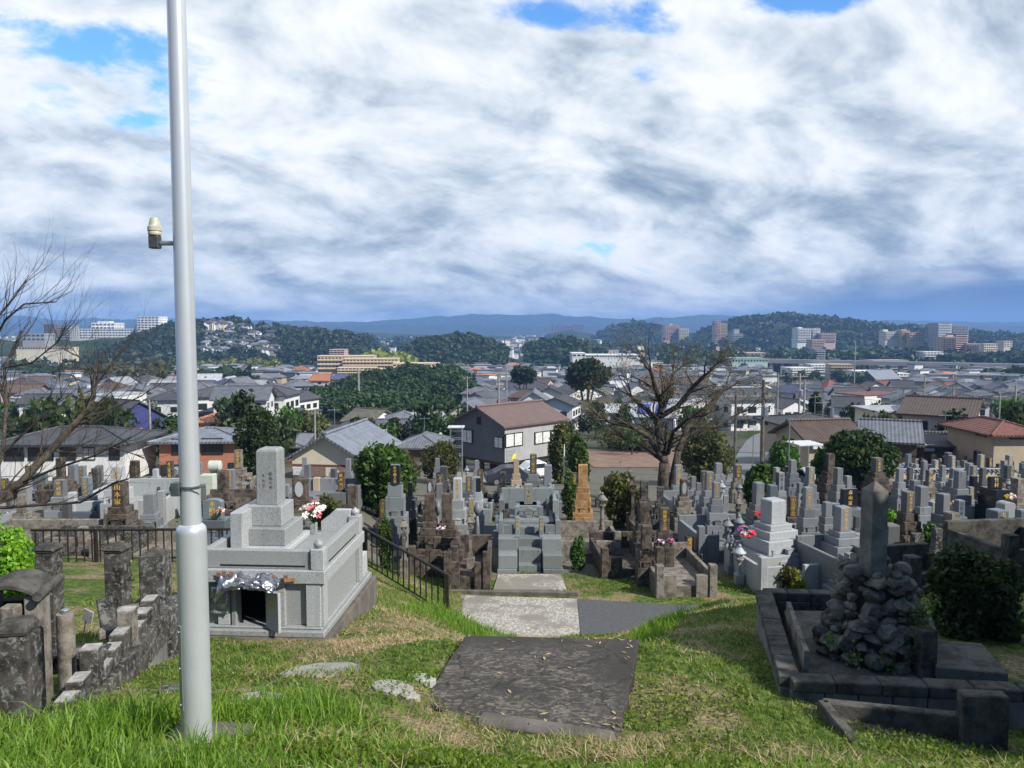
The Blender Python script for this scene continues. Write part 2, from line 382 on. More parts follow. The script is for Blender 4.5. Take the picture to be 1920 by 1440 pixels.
M['frame_white'] = plain('frame_white', (.6, .6, .6), .5)
def roofm(name, base, rough=.6, stripes=True, var=.3):
    def f(t, b):
        o = ocoord(t, False); n = t.noise(o, 1.4, 5, .65); n2 = t.noise(o, 12, 3, .6)
        a = t.mix(t.rng(n, .3, .75), c4([x * (1 - var) for x in base]), c4([x * (1 + var) for x in base]))
        a = t.mix(t.math('MULTIPLY', t.rng(n2, .4, .7), .25), a, c4([x * 1.5 for x in base]))
        oi = t.new('ShaderNodeObjectInfo'); a = t.mix(1.0, a, t.ramp(oi.outputs['Random'], [(0, (.75, .75, .76)), (1, (1.25, 1.22, 1.2))]), 'MULTIPLY')
        if stripes:
            wv = t.new('ShaderNodeTexWave', wave_type='BANDS', bands_direction='X'); t.l.new(o, wv.inputs['Vector']); wv.inputs['Scale'].default_value = 1.05; wv.inputs['Distortion'].default_value = .1
            wz = t.new('ShaderNodeTexWave', wave_type='BANDS', bands_direction='Z'); t.l.new(o, wz.inputs['Vector']); wz.inputs['Scale'].default_value = 1.6; wz.wave_profile = 'SAW'
            h = t.math('ADD', wv.outputs['Fac'], wz.outputs['Fac']); bump(t, b, h, .6, .05)
        t.l.new(a, b.inputs['Base Color']); b.inputs['Roughness'].default_value = rough
    return mat(name, f)
RO = {'charcoal': roofm('roof_charcoal', (.05, .052, .06)), 'slate': roofm('roof_slate', (.11, .12, .14)), 'blue_grey': roofm('roof_blue_grey', (.16, .18, .215), .45),
      'silver': roofm('roof_silver', (.36, .38, .40), .5), 'brown': roofm('roof_brown', (.085, .055, .042)), 'rust': roofm('roof_rust', (.13, .05, .035), .7), 'terracotta': roofm('roof_terracotta', (.36, .14, .06)),
      'red': roofm('roof_red', (.20, .045, .03)), 'olive': roofm('roof_olive', (.12, .11, .075)), 'green': roofm('roof_green', (.22, .34, .27)), 'maroon': roofm('roof_maroon', (.105, .068, .062), .55, False, .12), 'navy': roofm('roof_navy', (.05, .065, .12))}
WA = {'white': plain('wall_white', (.66, .66, .64), .8, 0, .06, 1.0, (.25, .24, .22), .3), 'cream': plain('wall_cream', (.62, .56, .42), .8, 0, .06, 1.0, (.3, .26, .2), .3),
      'flats': plain('wall_flats', (.60, .48, .33), .8, 0, .08, .3), 'beige': plain('wall_beige', (.44, .36, .25), .85, 0, .08, 1.0, (.2, .16, .12), .3), 'grey': plain('wall_grey', (.30, .30, .30), .8, 0, .08, 1.0, (.1, .1, .1), .3),
      'brown': plain('wall_brown', (.14, .095, .065), .85, 0, .15, 1.0), 'pink': plain('wall_pink', (.48, .36, .31), .8, 0, .08, 1.0), 'blue': plain('wall_blue', (.035, .045, .16), .7, 0, .1, 1.0),
      'mint': plain('wall_mint', (.40, .50, .44), .8, 0, .08, 1.0), 'ochre': plain('wall_ochre', (.48, .34, .15), .8, 0, .08, 1.0)}
def brickf(t, b):
    o = ocoord(t, False); sp_ = t.new('ShaderNodeSeparateXYZ'); t.l.new(o, sp_.inputs[0]); cm = t.new('ShaderNodeCombineXYZ')
    t.l.new(t.math('ADD', sp_.outputs[0], sp_.outputs[1]), cm.inputs[0]); t.l.new(sp_.outputs[2], cm.inputs[1])
    br = t.new('ShaderNodeTexBrick'); t.l.new(cm.outputs[0], br.inputs['Vector']); br.inputs['Scale'].default_value = 2.2
    br.inputs['Color1'].default_value = (.42, .16, .09, 1); br.inputs['Color2'].default_value = (.36, .13, .075, 1); br.inputs['Mortar'].default_value = (.35, .2, .14, 1)
    t.l.new(br.outputs[0], b.inputs['Base Color']); b.inputs['Roughness'].default_value = .85
WA['brick'] = mat('wall_brick', brickf)
# ================= THE GROUND =================
def fbm(x, y, s, seed=0.0, oct=4):
    return mnoise.fractal(Vector((x * s + seed, y * s - seed, seed)), 1.0, 2.0, oct)
def build_ground():
    ys = list(np.arange(-30, 0, 3.0)) + list(np.arange(0, 27, .28)); y = 27
    while y < 7400: ys.append(y); y *= 1.022
    nx = 200; ys = np.array(ys); s = np.linspace(-1, 1, nx)
    W = 15 + np.maximum(ys, 0) * .85
    X = s[None, :] * W[:, None] + .7; Y = np.repeat(ys[:, None], nx, 1)
    Z = ground(X, Y).copy(); dirt = np.zeros_like(Z)
    for j in range(len(ys)):
        for i in range(nx):
            x, y = X[j, i], Y[j, i]
            if y < 90:
                flat = 1.0 if y < 18.8 else (.25 if y < 24 else .5)
                Z[j, i] += flat * (.045 * fbm(x, y, .9) + .02 * fbm(x, y, 3.1, 5))
                if slabzone(x, y): Z[j, i] = min(Z[j, i], -3.36)
                if 19.0 < y < 22.7 and x > -1.3: Z[j, i] = -7.66
    V = np.stack([X, Y, Z], -1).reshape(-1, 3)
    idx = np.arange(len(ys) * nx).reshape(len(ys), nx)
    Fc = np.stack([idx[:-1, :-1], idx[:-1, 1:], idx[1:, 1:], idx[1:, :-1]], -1).reshape(-1, 4)
    def f(t, b):
        g = t.new('ShaderNodeNewGeometry'); o = g.outputs['Position']; sp_ = t.new('ShaderNodeSeparateXYZ'); t.l.new(o, sp_.inputs[0]); x_, y_, _z = sp_.outputs
        n1 = t.noise(o, .8, 5, .65); n2 = t.noise(o, 6, 6, .7); n3 = t.noise(o, 26, 3, .6)
        n4 = t.noise(o, 11, 5, .75); gr = t.mix(t.rng(n4, .38, .62), (.022, .046, .009, 1), (.11, .16, .03, 1)); dr = t.mix(t.rng(n3, .35, .65), (.075, .055, .036, 1), (.33, .26, .15, 1)); dr = t.mix(t.math('MULTIPLY', t.rng(n4, .5, .6), .5), dr, gr)
        a = t.mix(t.rng(n1, .46, .58), gr, dr)
        grav = t.mix(n3, (.075, .068, .058, 1), (.20, .185, .16, 1)); grav = t.mix(t.rng(n1, .5, .65), grav, (.09, .11, .045, 1))
        a = t.mix(t.rng(y_, 23.5, 24.5), a, grav)
        town = t.mix(t.rng(t.noise(o, .05, 4, .6), .42, .58), (.035, .052, .02, 1), (.085, .082, .07, 1)); 
        a = t.mix(t.rng(y_, 70, 95), a, town)
        fl = t.mix(t.rng(t.noise(o, .012, 6, .7), .45, .62), (.018, .03, .014, 1), (.075, .08, .07, 1)); a = t.mix(t.rng(y_, 420, 620), a, fl)
        t.l.new(a, b.inputs['Base Color']); b.inputs['Roughness'].default_value = .95; b.inputs['Specular IOR Level'].default_value = .1
        bump(t, b, n2, .4, .05)
    o = npmesh('ground', V, Fc, 4, mat('ground', f), smooth=True); tag(o, kind='structure')
SLAB = [P(872, 1203, 8.33), P(1198, 1212, 8.21), P(1184, 1300, 7.15), P(1157, 1402, 6.22), P(862, 1371, 6.46), P(795, 1335, 6.81)]
SLAB = [Vector((p.x, p.y)) for p in SLAB]
def inside(poly, x, y, grow=0.0):
    c = False; n = len(poly)
    for i in range(n):
        a, b = poly[i], poly[(i + 1) % n]
        if (a[1] > y) != (b[1] > y) and x < (b[0] - a[0]) * (y - a[1]) / (b[1] - a[1]) + a[0]: c = not c
    return c
def slabzone(x, y): return -1.15 < x < 1.45 and 6.0 < y < 8.4 and inside(SLAB, x, y)
build_ground()

# dark landing slab at the head of the stair, with its cracked and scuffed surface
def slabmat(t, b):
    o = ocoord(t, False)
    n1 = t.noise(o, 1.1, 5, .6, .4); n2 = t.noise(t.vmath('MULTIPLY', o, (1, 1.9, 1)), 8, 9, .80, 1.6); n3 = t.noise(o, 40, 3, .7)
    a = t.mix(n1, (.020, .018, .015, 1), (.044, .038, .031, 1))
    sp_ = t.new('ShaderNodeSeparateXYZ'); t.l.new(o, sp_.inputs[0])
    ins = t.math('MULTIPLY', t.rng(sp_.outputs[0], -1.1, -.75), t.math('MULTIPLY', t.rng(sp_.outputs[0], 1.15, .75), t.rng(sp_.outputs[1], 8.25, 7.7)))
    f_ = t.math('MULTIPLY', t.math('MULTIPLY', t.rng(n2, .49, .58), t.rng(n1, .36, .52)), ins)
    a = t.mix(t.math('MULTIPLY', f_, .85), a, (.185, .162, .135, 1))
    a = t.mix(t.math('MULTIPLY', t.rng(t.noise(o, 2.5, 4, .6), .55, .7), .4), a, (.09, .075, .06, 1))
    a = t.mix(t.math('MULTIPLY', t.rng(n3, .66, .72), .5), a, (.3, .28, .25, 1))
    vo = t.new('ShaderNodeTexVoronoi', feature='DISTANCE_TO_EDGE'); t.l.new(t.vmath('ADD', o, t.vmath('SCALE', t.noise(o, 3, 5, .6, 0, 1), scale=.35)), vo.inputs['Vector']); vo.inputs['Scale'].default_value = .95
    a = t.mix(t.rng(vo.outputs['Distance'], .012, .0), a, (.01, .009, .008, 1))
    t.l.new(a, b.inputs['Base Color']); b.inputs['Roughness'].default_value = .8; bump(t, b, n2, .5, .02)
mb = MB(); edge = []
for i in range(6):
    a, b_ = SLAB[i], SLAB[(i + 1) % 6]
    for k in range(9):
        q = a.lerp(b_, k / 9); n = mnoise.noise(Vector((q.x * 4, q.y * 4, 3))) * (.05 if i in (1, 2) else .015)
        edge.append((q.x + n, q.y + n * .5))
mb.prism(edge, -3.75, -3.30); o = mb.build('landing_slab', mat('worn_dark_concrete', slabmat), bevel=.01); tag(o, kind='structure')
mb = MB(); kp = [P(905, 1352, 6.6), P(1150, 1390, 6.27), P(1158, 1418, 6.08), P(890, 1378, 6.38)]
mb.prism([(p.x, p.y) for p in kp], -3.6, -3.285); o = mb.build('landing_kerb', M['concrete_dark'], bevel=.012); tag(o, kind='structure')
# steps going down from the slab to the lane
mb = MB()
for k in range(12):
    y0 = 8.45 + k * .72; mb.box(.33, y0 + .36, -7.95, 1.7, .74, 7.95 - 3.95 - k * .31)
o = mb.build('stair', M['concrete_dark'], bevel=.01); tag(o, kind='structure')
# the lane below: a worn pale concrete sheet and an asphalt sheet, with a low kerb behind
def laneconc(t, b):
    g = t.new('ShaderNodeNewGeometry'); o = g.outputs['Position']
    n1 = t.noise(o, .9, 5, .6); n2 = t.noise(t.vmath('MULTIPLY', o, (1, .7, 1)), 15, 8, .78, .5)
    a = t.mix(n1, (.17, .155, .13, 1), (.26, .24, .205, 1)); a = t.mix(t.math('MULTIPLY', t.math('MULTIPLY', t.rng(n2, .46, .56), t.rng(n1, .44, .52)), .75), a, (.52, .49, .45, 1))
    t.l.new(a, b.inputs['Base Color']); b.inputs['Roughness'].default_value = .9; bump(t, b, n2, .3, .02)
zr = -7.6
A = [P(842, 1118, 1), P(1082, 1124, 1), P(1090, 1204, 1)]
def onz(px, py, z=zr):
    d = P(px, py, 1.0); return (d.x * z / d.z, z / d.z)
lp = [onz(780, 1114), onz(1082, 1123), onz(1090, 1215), onz(780, 1225)]
mb = MB(); mb.prism(lp, zr - .1, zr + .008); o = mb.build('lane_concrete', mat('lane_concrete', laneconc)); tag(o, kind='structure')
lp = [onz(1083, 1123), onz(1340, 1138), onz(1700, 1150), onz(1800, 1240), onz(1091, 1215)]
mb = MB(); mb.prism(lp, zr - .1, zr + .004); o = mb.build('lane_asphalt', M['asphalt']); tag(o, kind='structure')
mb = MB(); q0 = onz(700, 1108); q1 = onz(1085, 1115)
mb.prism([q0, q1, (q1[0], q1[1] + .12), (q0[0], q0[1] + .12)], zr - .1, zr + .06); o = mb.build('lane_kerb', M['concrete_dark'], bevel=.02); tag(o, kind='structure')
mb = MB(); lp = [onz(925, 1107), onz(1062, 1107), onz(1052, 1078), onz(934, 1078)]
mb.prism(lp, zr - .1, zr + .03); o = mb.build('grave_apron', mat('apron_concrete', laneconc)); tag(o, kind='structure')
# the concrete footpath between the graves, right of centre
mb = MB(); lp = [(2.6, 22.9), (4.4, 22.9), (5.6, 26.5), (7.2, 31), (9.6, 37), (8.6, 37.4), (6.0, 31.4), (4.5, 27), (3.2, 24.6)]
def drape(name, left, right, m, lift=.02, n=14):
    """a sheet that follows the ground between two polylines"""
    mb = MB(); vs = []; 
    def at_(pl, t):
        t *= len(pl) - 1; i = min(int(t), len(pl) - 2); f = t - i; return (pl[i][0] * (1 - f) + pl[i + 1][0] * f, pl[i][1] * (1 - f) + pl[i + 1][1] * f)
    K = 5
    for j in range(n + 1):
        a, b_ = at_(left, j / n), at_(right, j / n)
        for k in range(K):
            x = a[0] + (b_[0] - a[0]) * k / (K - 1); y = a[1] + (b_[1] - a[1]) * k / (K - 1); vs.append((x, y, gz(x, y) + lift))
    fs = [(j * K + k, j * K + k + 1, (j + 1) * K + k + 1, (j + 1) * K + k) for j in range(n) for k in range(K - 1)]
    mb.add(vs, fs); o = mb.build(name, m, fix=False); tag(o, kind='structure'); return o
M['road'] = plain('road_asphalt', (.15, .155, .16), .9, 0, .12, .6, (.08, .08, .08), .25)
M['path'] = plain('path_concrete', (.25, .23, .19), .9, 0, .25, 1.2, (.08, .07, .05), .4, .2)
drape('footpath', [(3.6, 23.6), (4.6, 26.0), (5.3, 29), (6.6, 33)], [(4.9, 23.6), (5.7, 26), (6.3, 29), (7.6, 33)], M['path'], .05)
# the road that climbs on beyond the cemetery, right of centre
g2 = lambda *q: [(G(a, b_, 30).x, G(a, b_, 30).y) for a, b_ in q]
drape('road', g2((1352, 925), (1364, 895), (1374, 868), (1386, 846), (1399, 828), (1412, 818)), g2((1436, 925), (1437, 895), (1438, 868), (1440, 846), (1444, 832), (1456, 825)), M['road'], .10, 30)
drape('road_upper', g2((1411, 818), (1440, 808), (1480, 796), (1520, 782)), g2((1456, 825), (1478, 814), (1505, 800), (1540, 785)), M['road'], .12, 24)
drape('bare_plot', [(8.2, 78), (8.0, 108)], [(17.5, 78), (24, 108)], plain('bare_earth', (.20, .125, .085), .95, 0, .25, .6, None, 0, .3), .05, 20)
M['lawn'] = plain('lawn', (.10, .14, .035), .95, 0, .3, 1.0)
drape('verge', g2((1452, 824), (1476, 813), (1500, 800)), g2((1470, 838), (1500, 826), (1530, 812)), M['lawn'], .08, 12)
drape('car_park', [(-4.5, 62), (-5.5, 80)], [(4.0, 62), (5.6, 80)], M['path'], .05, 12)
for (a, b_, c_) in [((600, 1262), (585, 1285), .42), ((735, 1292), (0, 0), .2), ((795, 1275), (0, 0), .12), ((768, 1308), (0, 0), .1), ((490, 1310), (0, 0), .2)]:
    p = G(*a); mb = MB(); pts = []
    for k in range(14):
        an = k / 14 * 2 * math.pi; r_ = c_ * (1 + .25 * mnoise.noise(Vector((math.cos(an) * 2, math.sin(an) * 2, a[0])))); pts.append((p.x + r_ * .95 * math.cos(an), p.y + r_ * .9 * math.sin(an)))
    mb.prism(pts, 0, 0, z0s=[gz(*q) - .08 for q in pts], z1s=[gz(*q) + .03 for q in pts]); o = mb.build('flat_stone', M['concrete'], bevel=.01)
    tag(o, {600: 'large flat stone sunk in the grass below the silver draped tomb', 735: 'long flat stone in the turf between the biggest flat stone and the dark slab', 795: 'small flat stone at the edge of the dry grass by the dark slab', 768: 'tiny flat stone at the left edge of the dark slab', 490: 'narrow pale stone in the grass near the foot of the metal pole'}[a[0]], 'stone', 'flat stones sunk in the grass')

# ================= THE METAL POLE =================
pb = P(370, 1395, 4.4); px0 = pb.x
pole = empty('metal_pole', (pb.x, pb.y, pb.z), 0, 'tall silver metal pole with a thicker lower sleeve standing in the grass', 'pole')
zc = P(360, 988, 4.4).z - pb.z
MB().lathe([(.083, -.25), (.083, -.22), (.0827, zc * .5), (.0825, zc - .035), (.0825, zc - .02), (.078, zc), (.066, zc + .012), (.058, zc + .02)], 40).build('lower_sleeve', M['metal'], pole, smooth=True).data
mb = MB(); mb.lathe([(.0565, zc - .03), (.0565, zc), (.0564, zc + .03), (.0555, zc + .3), (.05, 3.6), (.046, 5.55), (.046, 5.6)], 40).build('shaft', M['metal'], pole, smooth=True)
for o in pole.children:
    for p_ in o.data.polygons:
        if len(p_.vertices) > 4: p_.use_smooth = False
# access plate with three screws
pl = MB(); zt, zb = P(345, 1172, 4.35).z - pb.z, P(345, 1330, 4.35).z - pb.z
ang = R(228)
Mx = Matrix.Translation((.083 * math.cos(ang), .083 * math.sin(ang), 0)) @ Matrix.Rotation(ang - R(90) + R(180), 4, 'Z')
pl.box(0, 0, zb, .034, .008, zt - zb, M=Mx); po = pl.build('access_plate', M['plate'], pole, bevel=.002)
for k in (.07, .5, .93):
    sc = MB()
    z_ = zb + (zt - zb) * k; c_ = Vector((.089 * math.cos(ang), .089 * math.sin(ang), z_)); dn = Vector((math.cos(ang), math.sin(ang), 0))
    sc.tube([c_ - dn * .002, c_ + dn * .006], .006, 8); sc.build('screw', M['plate'], po)
zk = P(350, 912, 4.4).z - pb.z
cl = MB(); cl.lathe([(.062, zk - .008), (.062, zk + .008)], 28); cl.box(-.062, -.035, zk - .045, .05, .05, .075); cl.box(-.085, -.04, zk - .02, .02, .03, .03)
cl.tube([(.0, -.062, zk - .005), (.075, -.062, zk + .008), (.11, -.05, zk + .01)], .005, 6); cl.build('clamp', M['bracket'], pole, bevel=.003)
za = P(330, 456, 4.4).z - pb.z
lampo = MB(); lampo.tube([(-.04, 0, za), (-.125, 0, za)], .0135, 12); arm = lampo.build('lamp_arm', M['plate'], pole)
lx = -.155
lb = MB(); lb.lathe([(.033, za - .03), (.037, za - .025), (.038, za + .035), (.034, za + .045)], 4, x=lx); lb.build('lamp_housing', M['lampbody'], arm, bevel=.004)
lb = MB(); lb.lathe([(.034, za + .045), (.036, za + .055), (.034, za + .062), (.038, za + .068), (.037, za + .09), (.032, za + .095), (.022, za + .135), (.021, za + .138)], 20, x=lx); lb.build('lamp_lens', M['lens'], arm)
pd = MB(); q = [P(285, 1400, 4.25), P(335, 1352, 4.72), P(475, 1362, 4.66), P(470, 1430, 4.2), P(330, 1440, 4.1)]
pd.prism([(p.x, p.y) for p in q], -2.7, pb.z - .005); o = pd.build('pole_footing', M['concrete_dark'], bevel=.015); tag(o, 'low concrete footing slab round the base of the metal pole', 'footing')
MB().lathe([(.0885, pb.z - .02), (.0885, pb.z - .002)], 24, x=pb.x, y=pb.y)

# ================= FENCE =================
fence = empty('railing', (0, 0, 0), 0, 'dark brown metal railing along the terrace edge, sloping down to the lane', 'railing')
def rail_run(a, b_, hgt, posts, nb, gap=.09):
    a, b_ = Vector(a), Vector(b_)
    m = MB(); up = Vector((0, 0, 1))
    m.tube([a, b_], .036, 8); m.build('top_rail', M['fence'], fence)
    m = MB(); m.tube([a - up * hgt, b_ - up * hgt], .02, 6); m.build('bottom_rail', M['fence'], fence)
    m = MB()
    for k in range(nb):
        p = a.lerp(b_, (k + .5) / nb); m.tube([p, p - up * hgt], .019, 6)
    m.build('balusters', M['fence'], fence)
    for t_ in posts:
        p = a.lerp(b_, t_); m = MB(); m.box(p.x, p.y, p.z - hgt - .3, .085, .085, hgt + .34); m.build('post', M['fence'], fence, bevel=.01)
fa, fb, fc = P(683, 991, 20), P(838, 1078, 17.8), P(58, 994, 19.6)
rail_run(fa, fb, .9, [0.0, 1.0], 15)
rail_run(fc, fa, .86, [.19, .455, .72], 42)
mb = MB(); mb.prism([(fc.x - 3, fc.y - .12), (fa.x, fa.y - .12), (fa.x, fa.y + .12), (fc.x - 3, fc.y + .12)], -7.4, -5.98); o = mb.build('retaining_wall', M['block'], bevel=.01); tag(o, 'dark concrete kerb wall carrying the metal railing', 'wall')

# ================= text and stones =================
GLY = {}
def glyph(ch):
    if ch not in GLY:
        c = bpy.data.curves.new('g', 'FONT'); c.body = ch; c.size = 1.0; c.resolution_u = 2
        o = bpy.data.objects.new('g', c); col.objects.link(o)
        dg = bpy.context.evaluated_depsgraph_get(); me = bpy.data.meshes.new_from_object(o.evaluated_get(dg))
        vs = [tuple(v.co) for v in me.vertices]; fs = [tuple(p.vertices) for p in me.polygons]
        xs = [v[0] for v in vs] or [0]; ysv = [v[1] for v in vs] or [0]
        cx, cy = (max(xs) + min(xs)) / 2, (max(ysv) + min(ysv)) / 2
        GLY[ch] = ([(v[0] - cx, v[1] - cy) for v in vs], fs, max(max(xs) - min(xs), max(ysv) - min(ysv), .3))
        bpy.data.objects.remove(o); bpy.data.curves.remove(c)
    return GLY[ch]
def vtext(txt, x, y, ztop, size, step=None, M_=None, bold=.0):
    """characters one under the other on the plane y, facing -y"""
    mb = MB(); step = step or size * 1.12; z = ztop - size / 2
    for ch in txt:
        vs, fs, ex = glyph(ch); k = size
        for dx_ in ((-bold, bold) if bold else (0,)):
            pv_ = [Vector((x + dx_ * size + a * k, y, z + b * k)) for a, b in vs]
            if M_: pv_ = [M_ @ p for p in pv_]
            mb.add(pv_, fs)
        z -= step
    return mb
GR = 'family graves of the hillside cemetery'
graves = []      # (root, description, needs auto label)
def vase_pair(mb, w, y, z, h=.2):
    for s in (-1, 1): mb.lathe([(.035, 0), (.03, h * .3), (.045, h), (.05, h + .02)], 8, x=s * w, y=y, z=z)
def onion(mb, x, y, z, r, mi=0, n=14):
    mb.lathe([(r * .55, 0), (r * .5, r * .18), (r * .95, r * .5), (r, r * .85), (r * .8, r * 1.25), (r * .35, r * 1.5), (r * .08, r * 1.85)], n, x=x, y=y, z=z, mi=mi)
def grave(px, ytop, wpx, ybot, Y, m, txt='', ink='gold', yaw=0, style='', label=None, wide=0, tiers=3, kerb=False, nar=1.0, depth=None, basemat=None, xyz=None, cap='', sz=None):
    """a family grave: pillar on stepped plinths; pixels give its place and size"""
    if xyz is None:
        pt = P(px, ytop, Y); pbm = P(px, ybot, Y); x, y = pt.x, pt.y; ztop = pt.z; zp = pbm.z; w = wpx * Y / F
    else:
        x, y, ztop, zp, w = xyz
    g0 = gz(x, y) - .02; H = ztop - g0; hp = max(.2, ztop - zp); rest = max(.12, zp - g0)
    d = depth or w * .95
    root = empty('gravestone', (x, y, g0), R(yaw)); bmt = M[basemat] if basemat else M[m]; m_ = M[m]
    n = tiers; hs = rest
    tw = []; z = 0
    if rest > 1.1: frac = [.5, .24, .15, .11]
    else: frac = [.34, .3, .2, .16]
    frac = frac[:n]; s_ = sum(frac); ws = [3.3, 2.5, 1.95, 1.5][4 - n:] if n < 4 else [3.3, 2.5, 1.95, 1.5]
    if wide: ws = [v * (1 + wide) if i == 0 else v for i, v in enumerate(ws)]
    if style == 'wide': ws = [1.5, 1.3, 1.15, 1.1][:n]
    ws = [1.1 + (v - 1.1) * nar for v in ws]
    for i in range(n):
        h_ = hs * frac[i] / s_; k = ws[i]
        mb = MB(); mb.box(0, 0, z, w * k, max(d, w * .7) * (k if style != 'wide' else k + .5), h_)
        if i == 0 and rest > 1.1:    # ossuary chamber doors on the front of the podium
            for s in (-1, 1): mb.box(s * w * .42, -max(d, w * .7) * k / 2 - .012, z + h_ * .12, w * .78, .03, h_ * .7)
        pt_ = mb.build('plinth', bmt, root, bevel=min(.012, w * .04)); z += h_
    mb = MB()
    if style == 'round':
        pts = [(-w / 2, 0), (w / 2, 0), (w / 2, hp * .84)] + [(w / 2 * math.cos(a), hp * .84 + hp * .16 * math.sin(a)) for a in np.linspace(.25, math.pi - .25, 9)] + [(-w / 2, hp * .84)]
        Mr = Matrix.Translation((0, 0, z)) @ Matrix.Rotation(R(90), 4, 'X'); mb.prism(pts, -d / 2, d / 2, M=Mr)
    elif style == 'wide': mb.box(0, 0, z, w, max(.16, w * .3), hp, 1, 1)
    elif cap == 'pyramid':
        mb.box(0, 0, z, w, d, hp - w * .22, .97, .97); mb.box(0, 0, z + hp - w * .22, w * .97, d * .97, w * .22, .02, .02)
    else:
        mb.box(0, 0, z, w, d, hp - w * .06, .985, .985); mb.box(0, 0, z + hp - w * .06, w * .985, d * .985, w * .06, .86, .86)
    if style == 'lotus':
        mb.lathe([(w * .62, -.02), (w * .8, .03), (w * .86, .06), (w * .6, .09)], 12, z=z - .04)
    po_ = mb.build('stone', m_, root, bevel=min(.01, w * .03))
    yf = -(d if style != 'wide' else max(.16, w * .3)) / 2 - .004
    if txt:
        im = {'gold': M['gold'], 'black': M['inkblack'], 'white': M['inkwhite']}[ink]
        s1 = sz or min(w * .62, hp * .9 / len(txt) / 1.1)
        tb = vtext(txt, 0, yf, z + hp * .95, s1, hp * .88 / len(txt), bold=.03); tb.build('lettering', im, po_, fix=False)
    if style == 'panel':
        mb = MB(); mb.prism([(w * .3 * math.cos(a), hp * .36 * math.sin(a)) for a in np.linspace(0, 2 * math.pi, 14)[:-1]], 0, .012, M=Matrix.Translation((0, yf + .012, z + hp * .5)) @ Matrix.Rotation(R(90), 4, 'X')); mb.build('oval_panel', M['granite_white'], po_)
    if w > .2:
        mb = MB(); zf = hs * frac[0] / s_
        dd = max(d, w * .7) * (ws[0] if style != 'wide' else ws[0] + .5) / 2
        vase_pair(mb, w * ws[0] * .36, -dd + .07, zf, .18); mb.build('flower_stand', bmt, root, smooth=False)
        mb = MB(); mb.box(0, -dd + .1, zf, .22, .14, .16); mb.box(0, -dd + .1, zf + .16, .30, .18, .04, .3, 1); mb.build('incense_burner', bmt, root, bevel=.004)
    if kerb:
        kw = kerb if not isinstance(kerb, bool) else w * 5.2; kh = .34; kd = kw * .95; mb = MB()
        for s in (-1, 1): mb.box(s * kw / 2, -kd * .08, -.3, .14, kd, kh + .3)
        mb.box(0, kd * .42, -.3, kw, .14, kh + .3 + .15); mb.box(-kw * .32, -kd * .58, -.3, kw * .36, .14, kh + .3); mb.box(kw * .32, -kd * .58, -.3, kw * .36, .14, kh + .3)
        mb.box(-kw / 2, -kd * .58, -.3, .2, .2, kh + .55); mb.box(kw / 2, -kd * .58, -.3, .2, .2, kh + .55)
        mb.box(0, -.0, -.3, kw - .1, kd - .1, .36)
        mb.build('kerb', bmt, root, bevel=.01)
    tag(root, label, 'gravestone', GR); return root
def lantern(px, ytop, wpx, Y, m, label, kind='a', hgt=None):
    p = P(px, ytop, Y); g0 = gz(p.x, p.y) - .02; H = p.z - g0; r = wpx * Y / F / 2
    root = empty('stone_lantern', (p.x, p.y, g0), 0, label, 'lantern', 'stone lanterns among the graves'); mm = M[m]
    if kind == 'urn':      # a vase shaped stem with a broad cap
        MB().lathe([(r * .75, -.1), (r * .7, H * .2), (r * .3, H * .25), (r * .62, H * .45), (r * .5, H * .62), (r * .26, H * .78)], 14).build('stem', mm, root, smooth=True)
        MB().lathe([(r * .3, H * .78), (r, H * .86), (r * .95, H * .9), (r * .5, H)], 14).build('cap', mm, root, smooth=True); return root
    sq = 4 if kind == 'sq' else 12; b0 = H - r * 3.1
    MB().box(0, 0, -.2, r * 1.3, r * 1.3, max(.05, b0 * .45) + .2).build('base', mm, root, bevel=.01)
    MB().lathe([(r * .52, b0 * .45), (r * .34, b0 * .6), (r * .30, b0 * .95), (r * .5, b0 * 1.0 + r * .1), (r * .68, b0 + r * .35), (r * .68, b0 + r * .5)], sq).build('pillar', mm, root, smooth=False)
    mb = MB(); z1 = b0 + r * .5
    for sx in (-1, 1):
        for sy in (-1, 1): mb.box(sx * r * .32, sy * r * .32, z1, r * .2, r * .2, r * .75)
    mb.box(0, 0, z1 + r * .6, r * .85, r * .85, r * .16); mb.build('light_chamber', mm, root)
    MB().lathe([(r * .55, z1 + r * .76), (r * 1.0, z1 + r * .80), (r * 1.02, z1 + r * .9), (r * .75, z1 + r * 1.12), (r * .42, z1 + r * 1.55), (r * .2, z1 + r * 1.72)], sq).build('cap', mm, root, smooth=sq > 4)
    mb = MB(); onion(mb, 0, 0, z1 + r * 1.68, r * .3); mb.build('finial', mm, root, smooth=True)
    return root
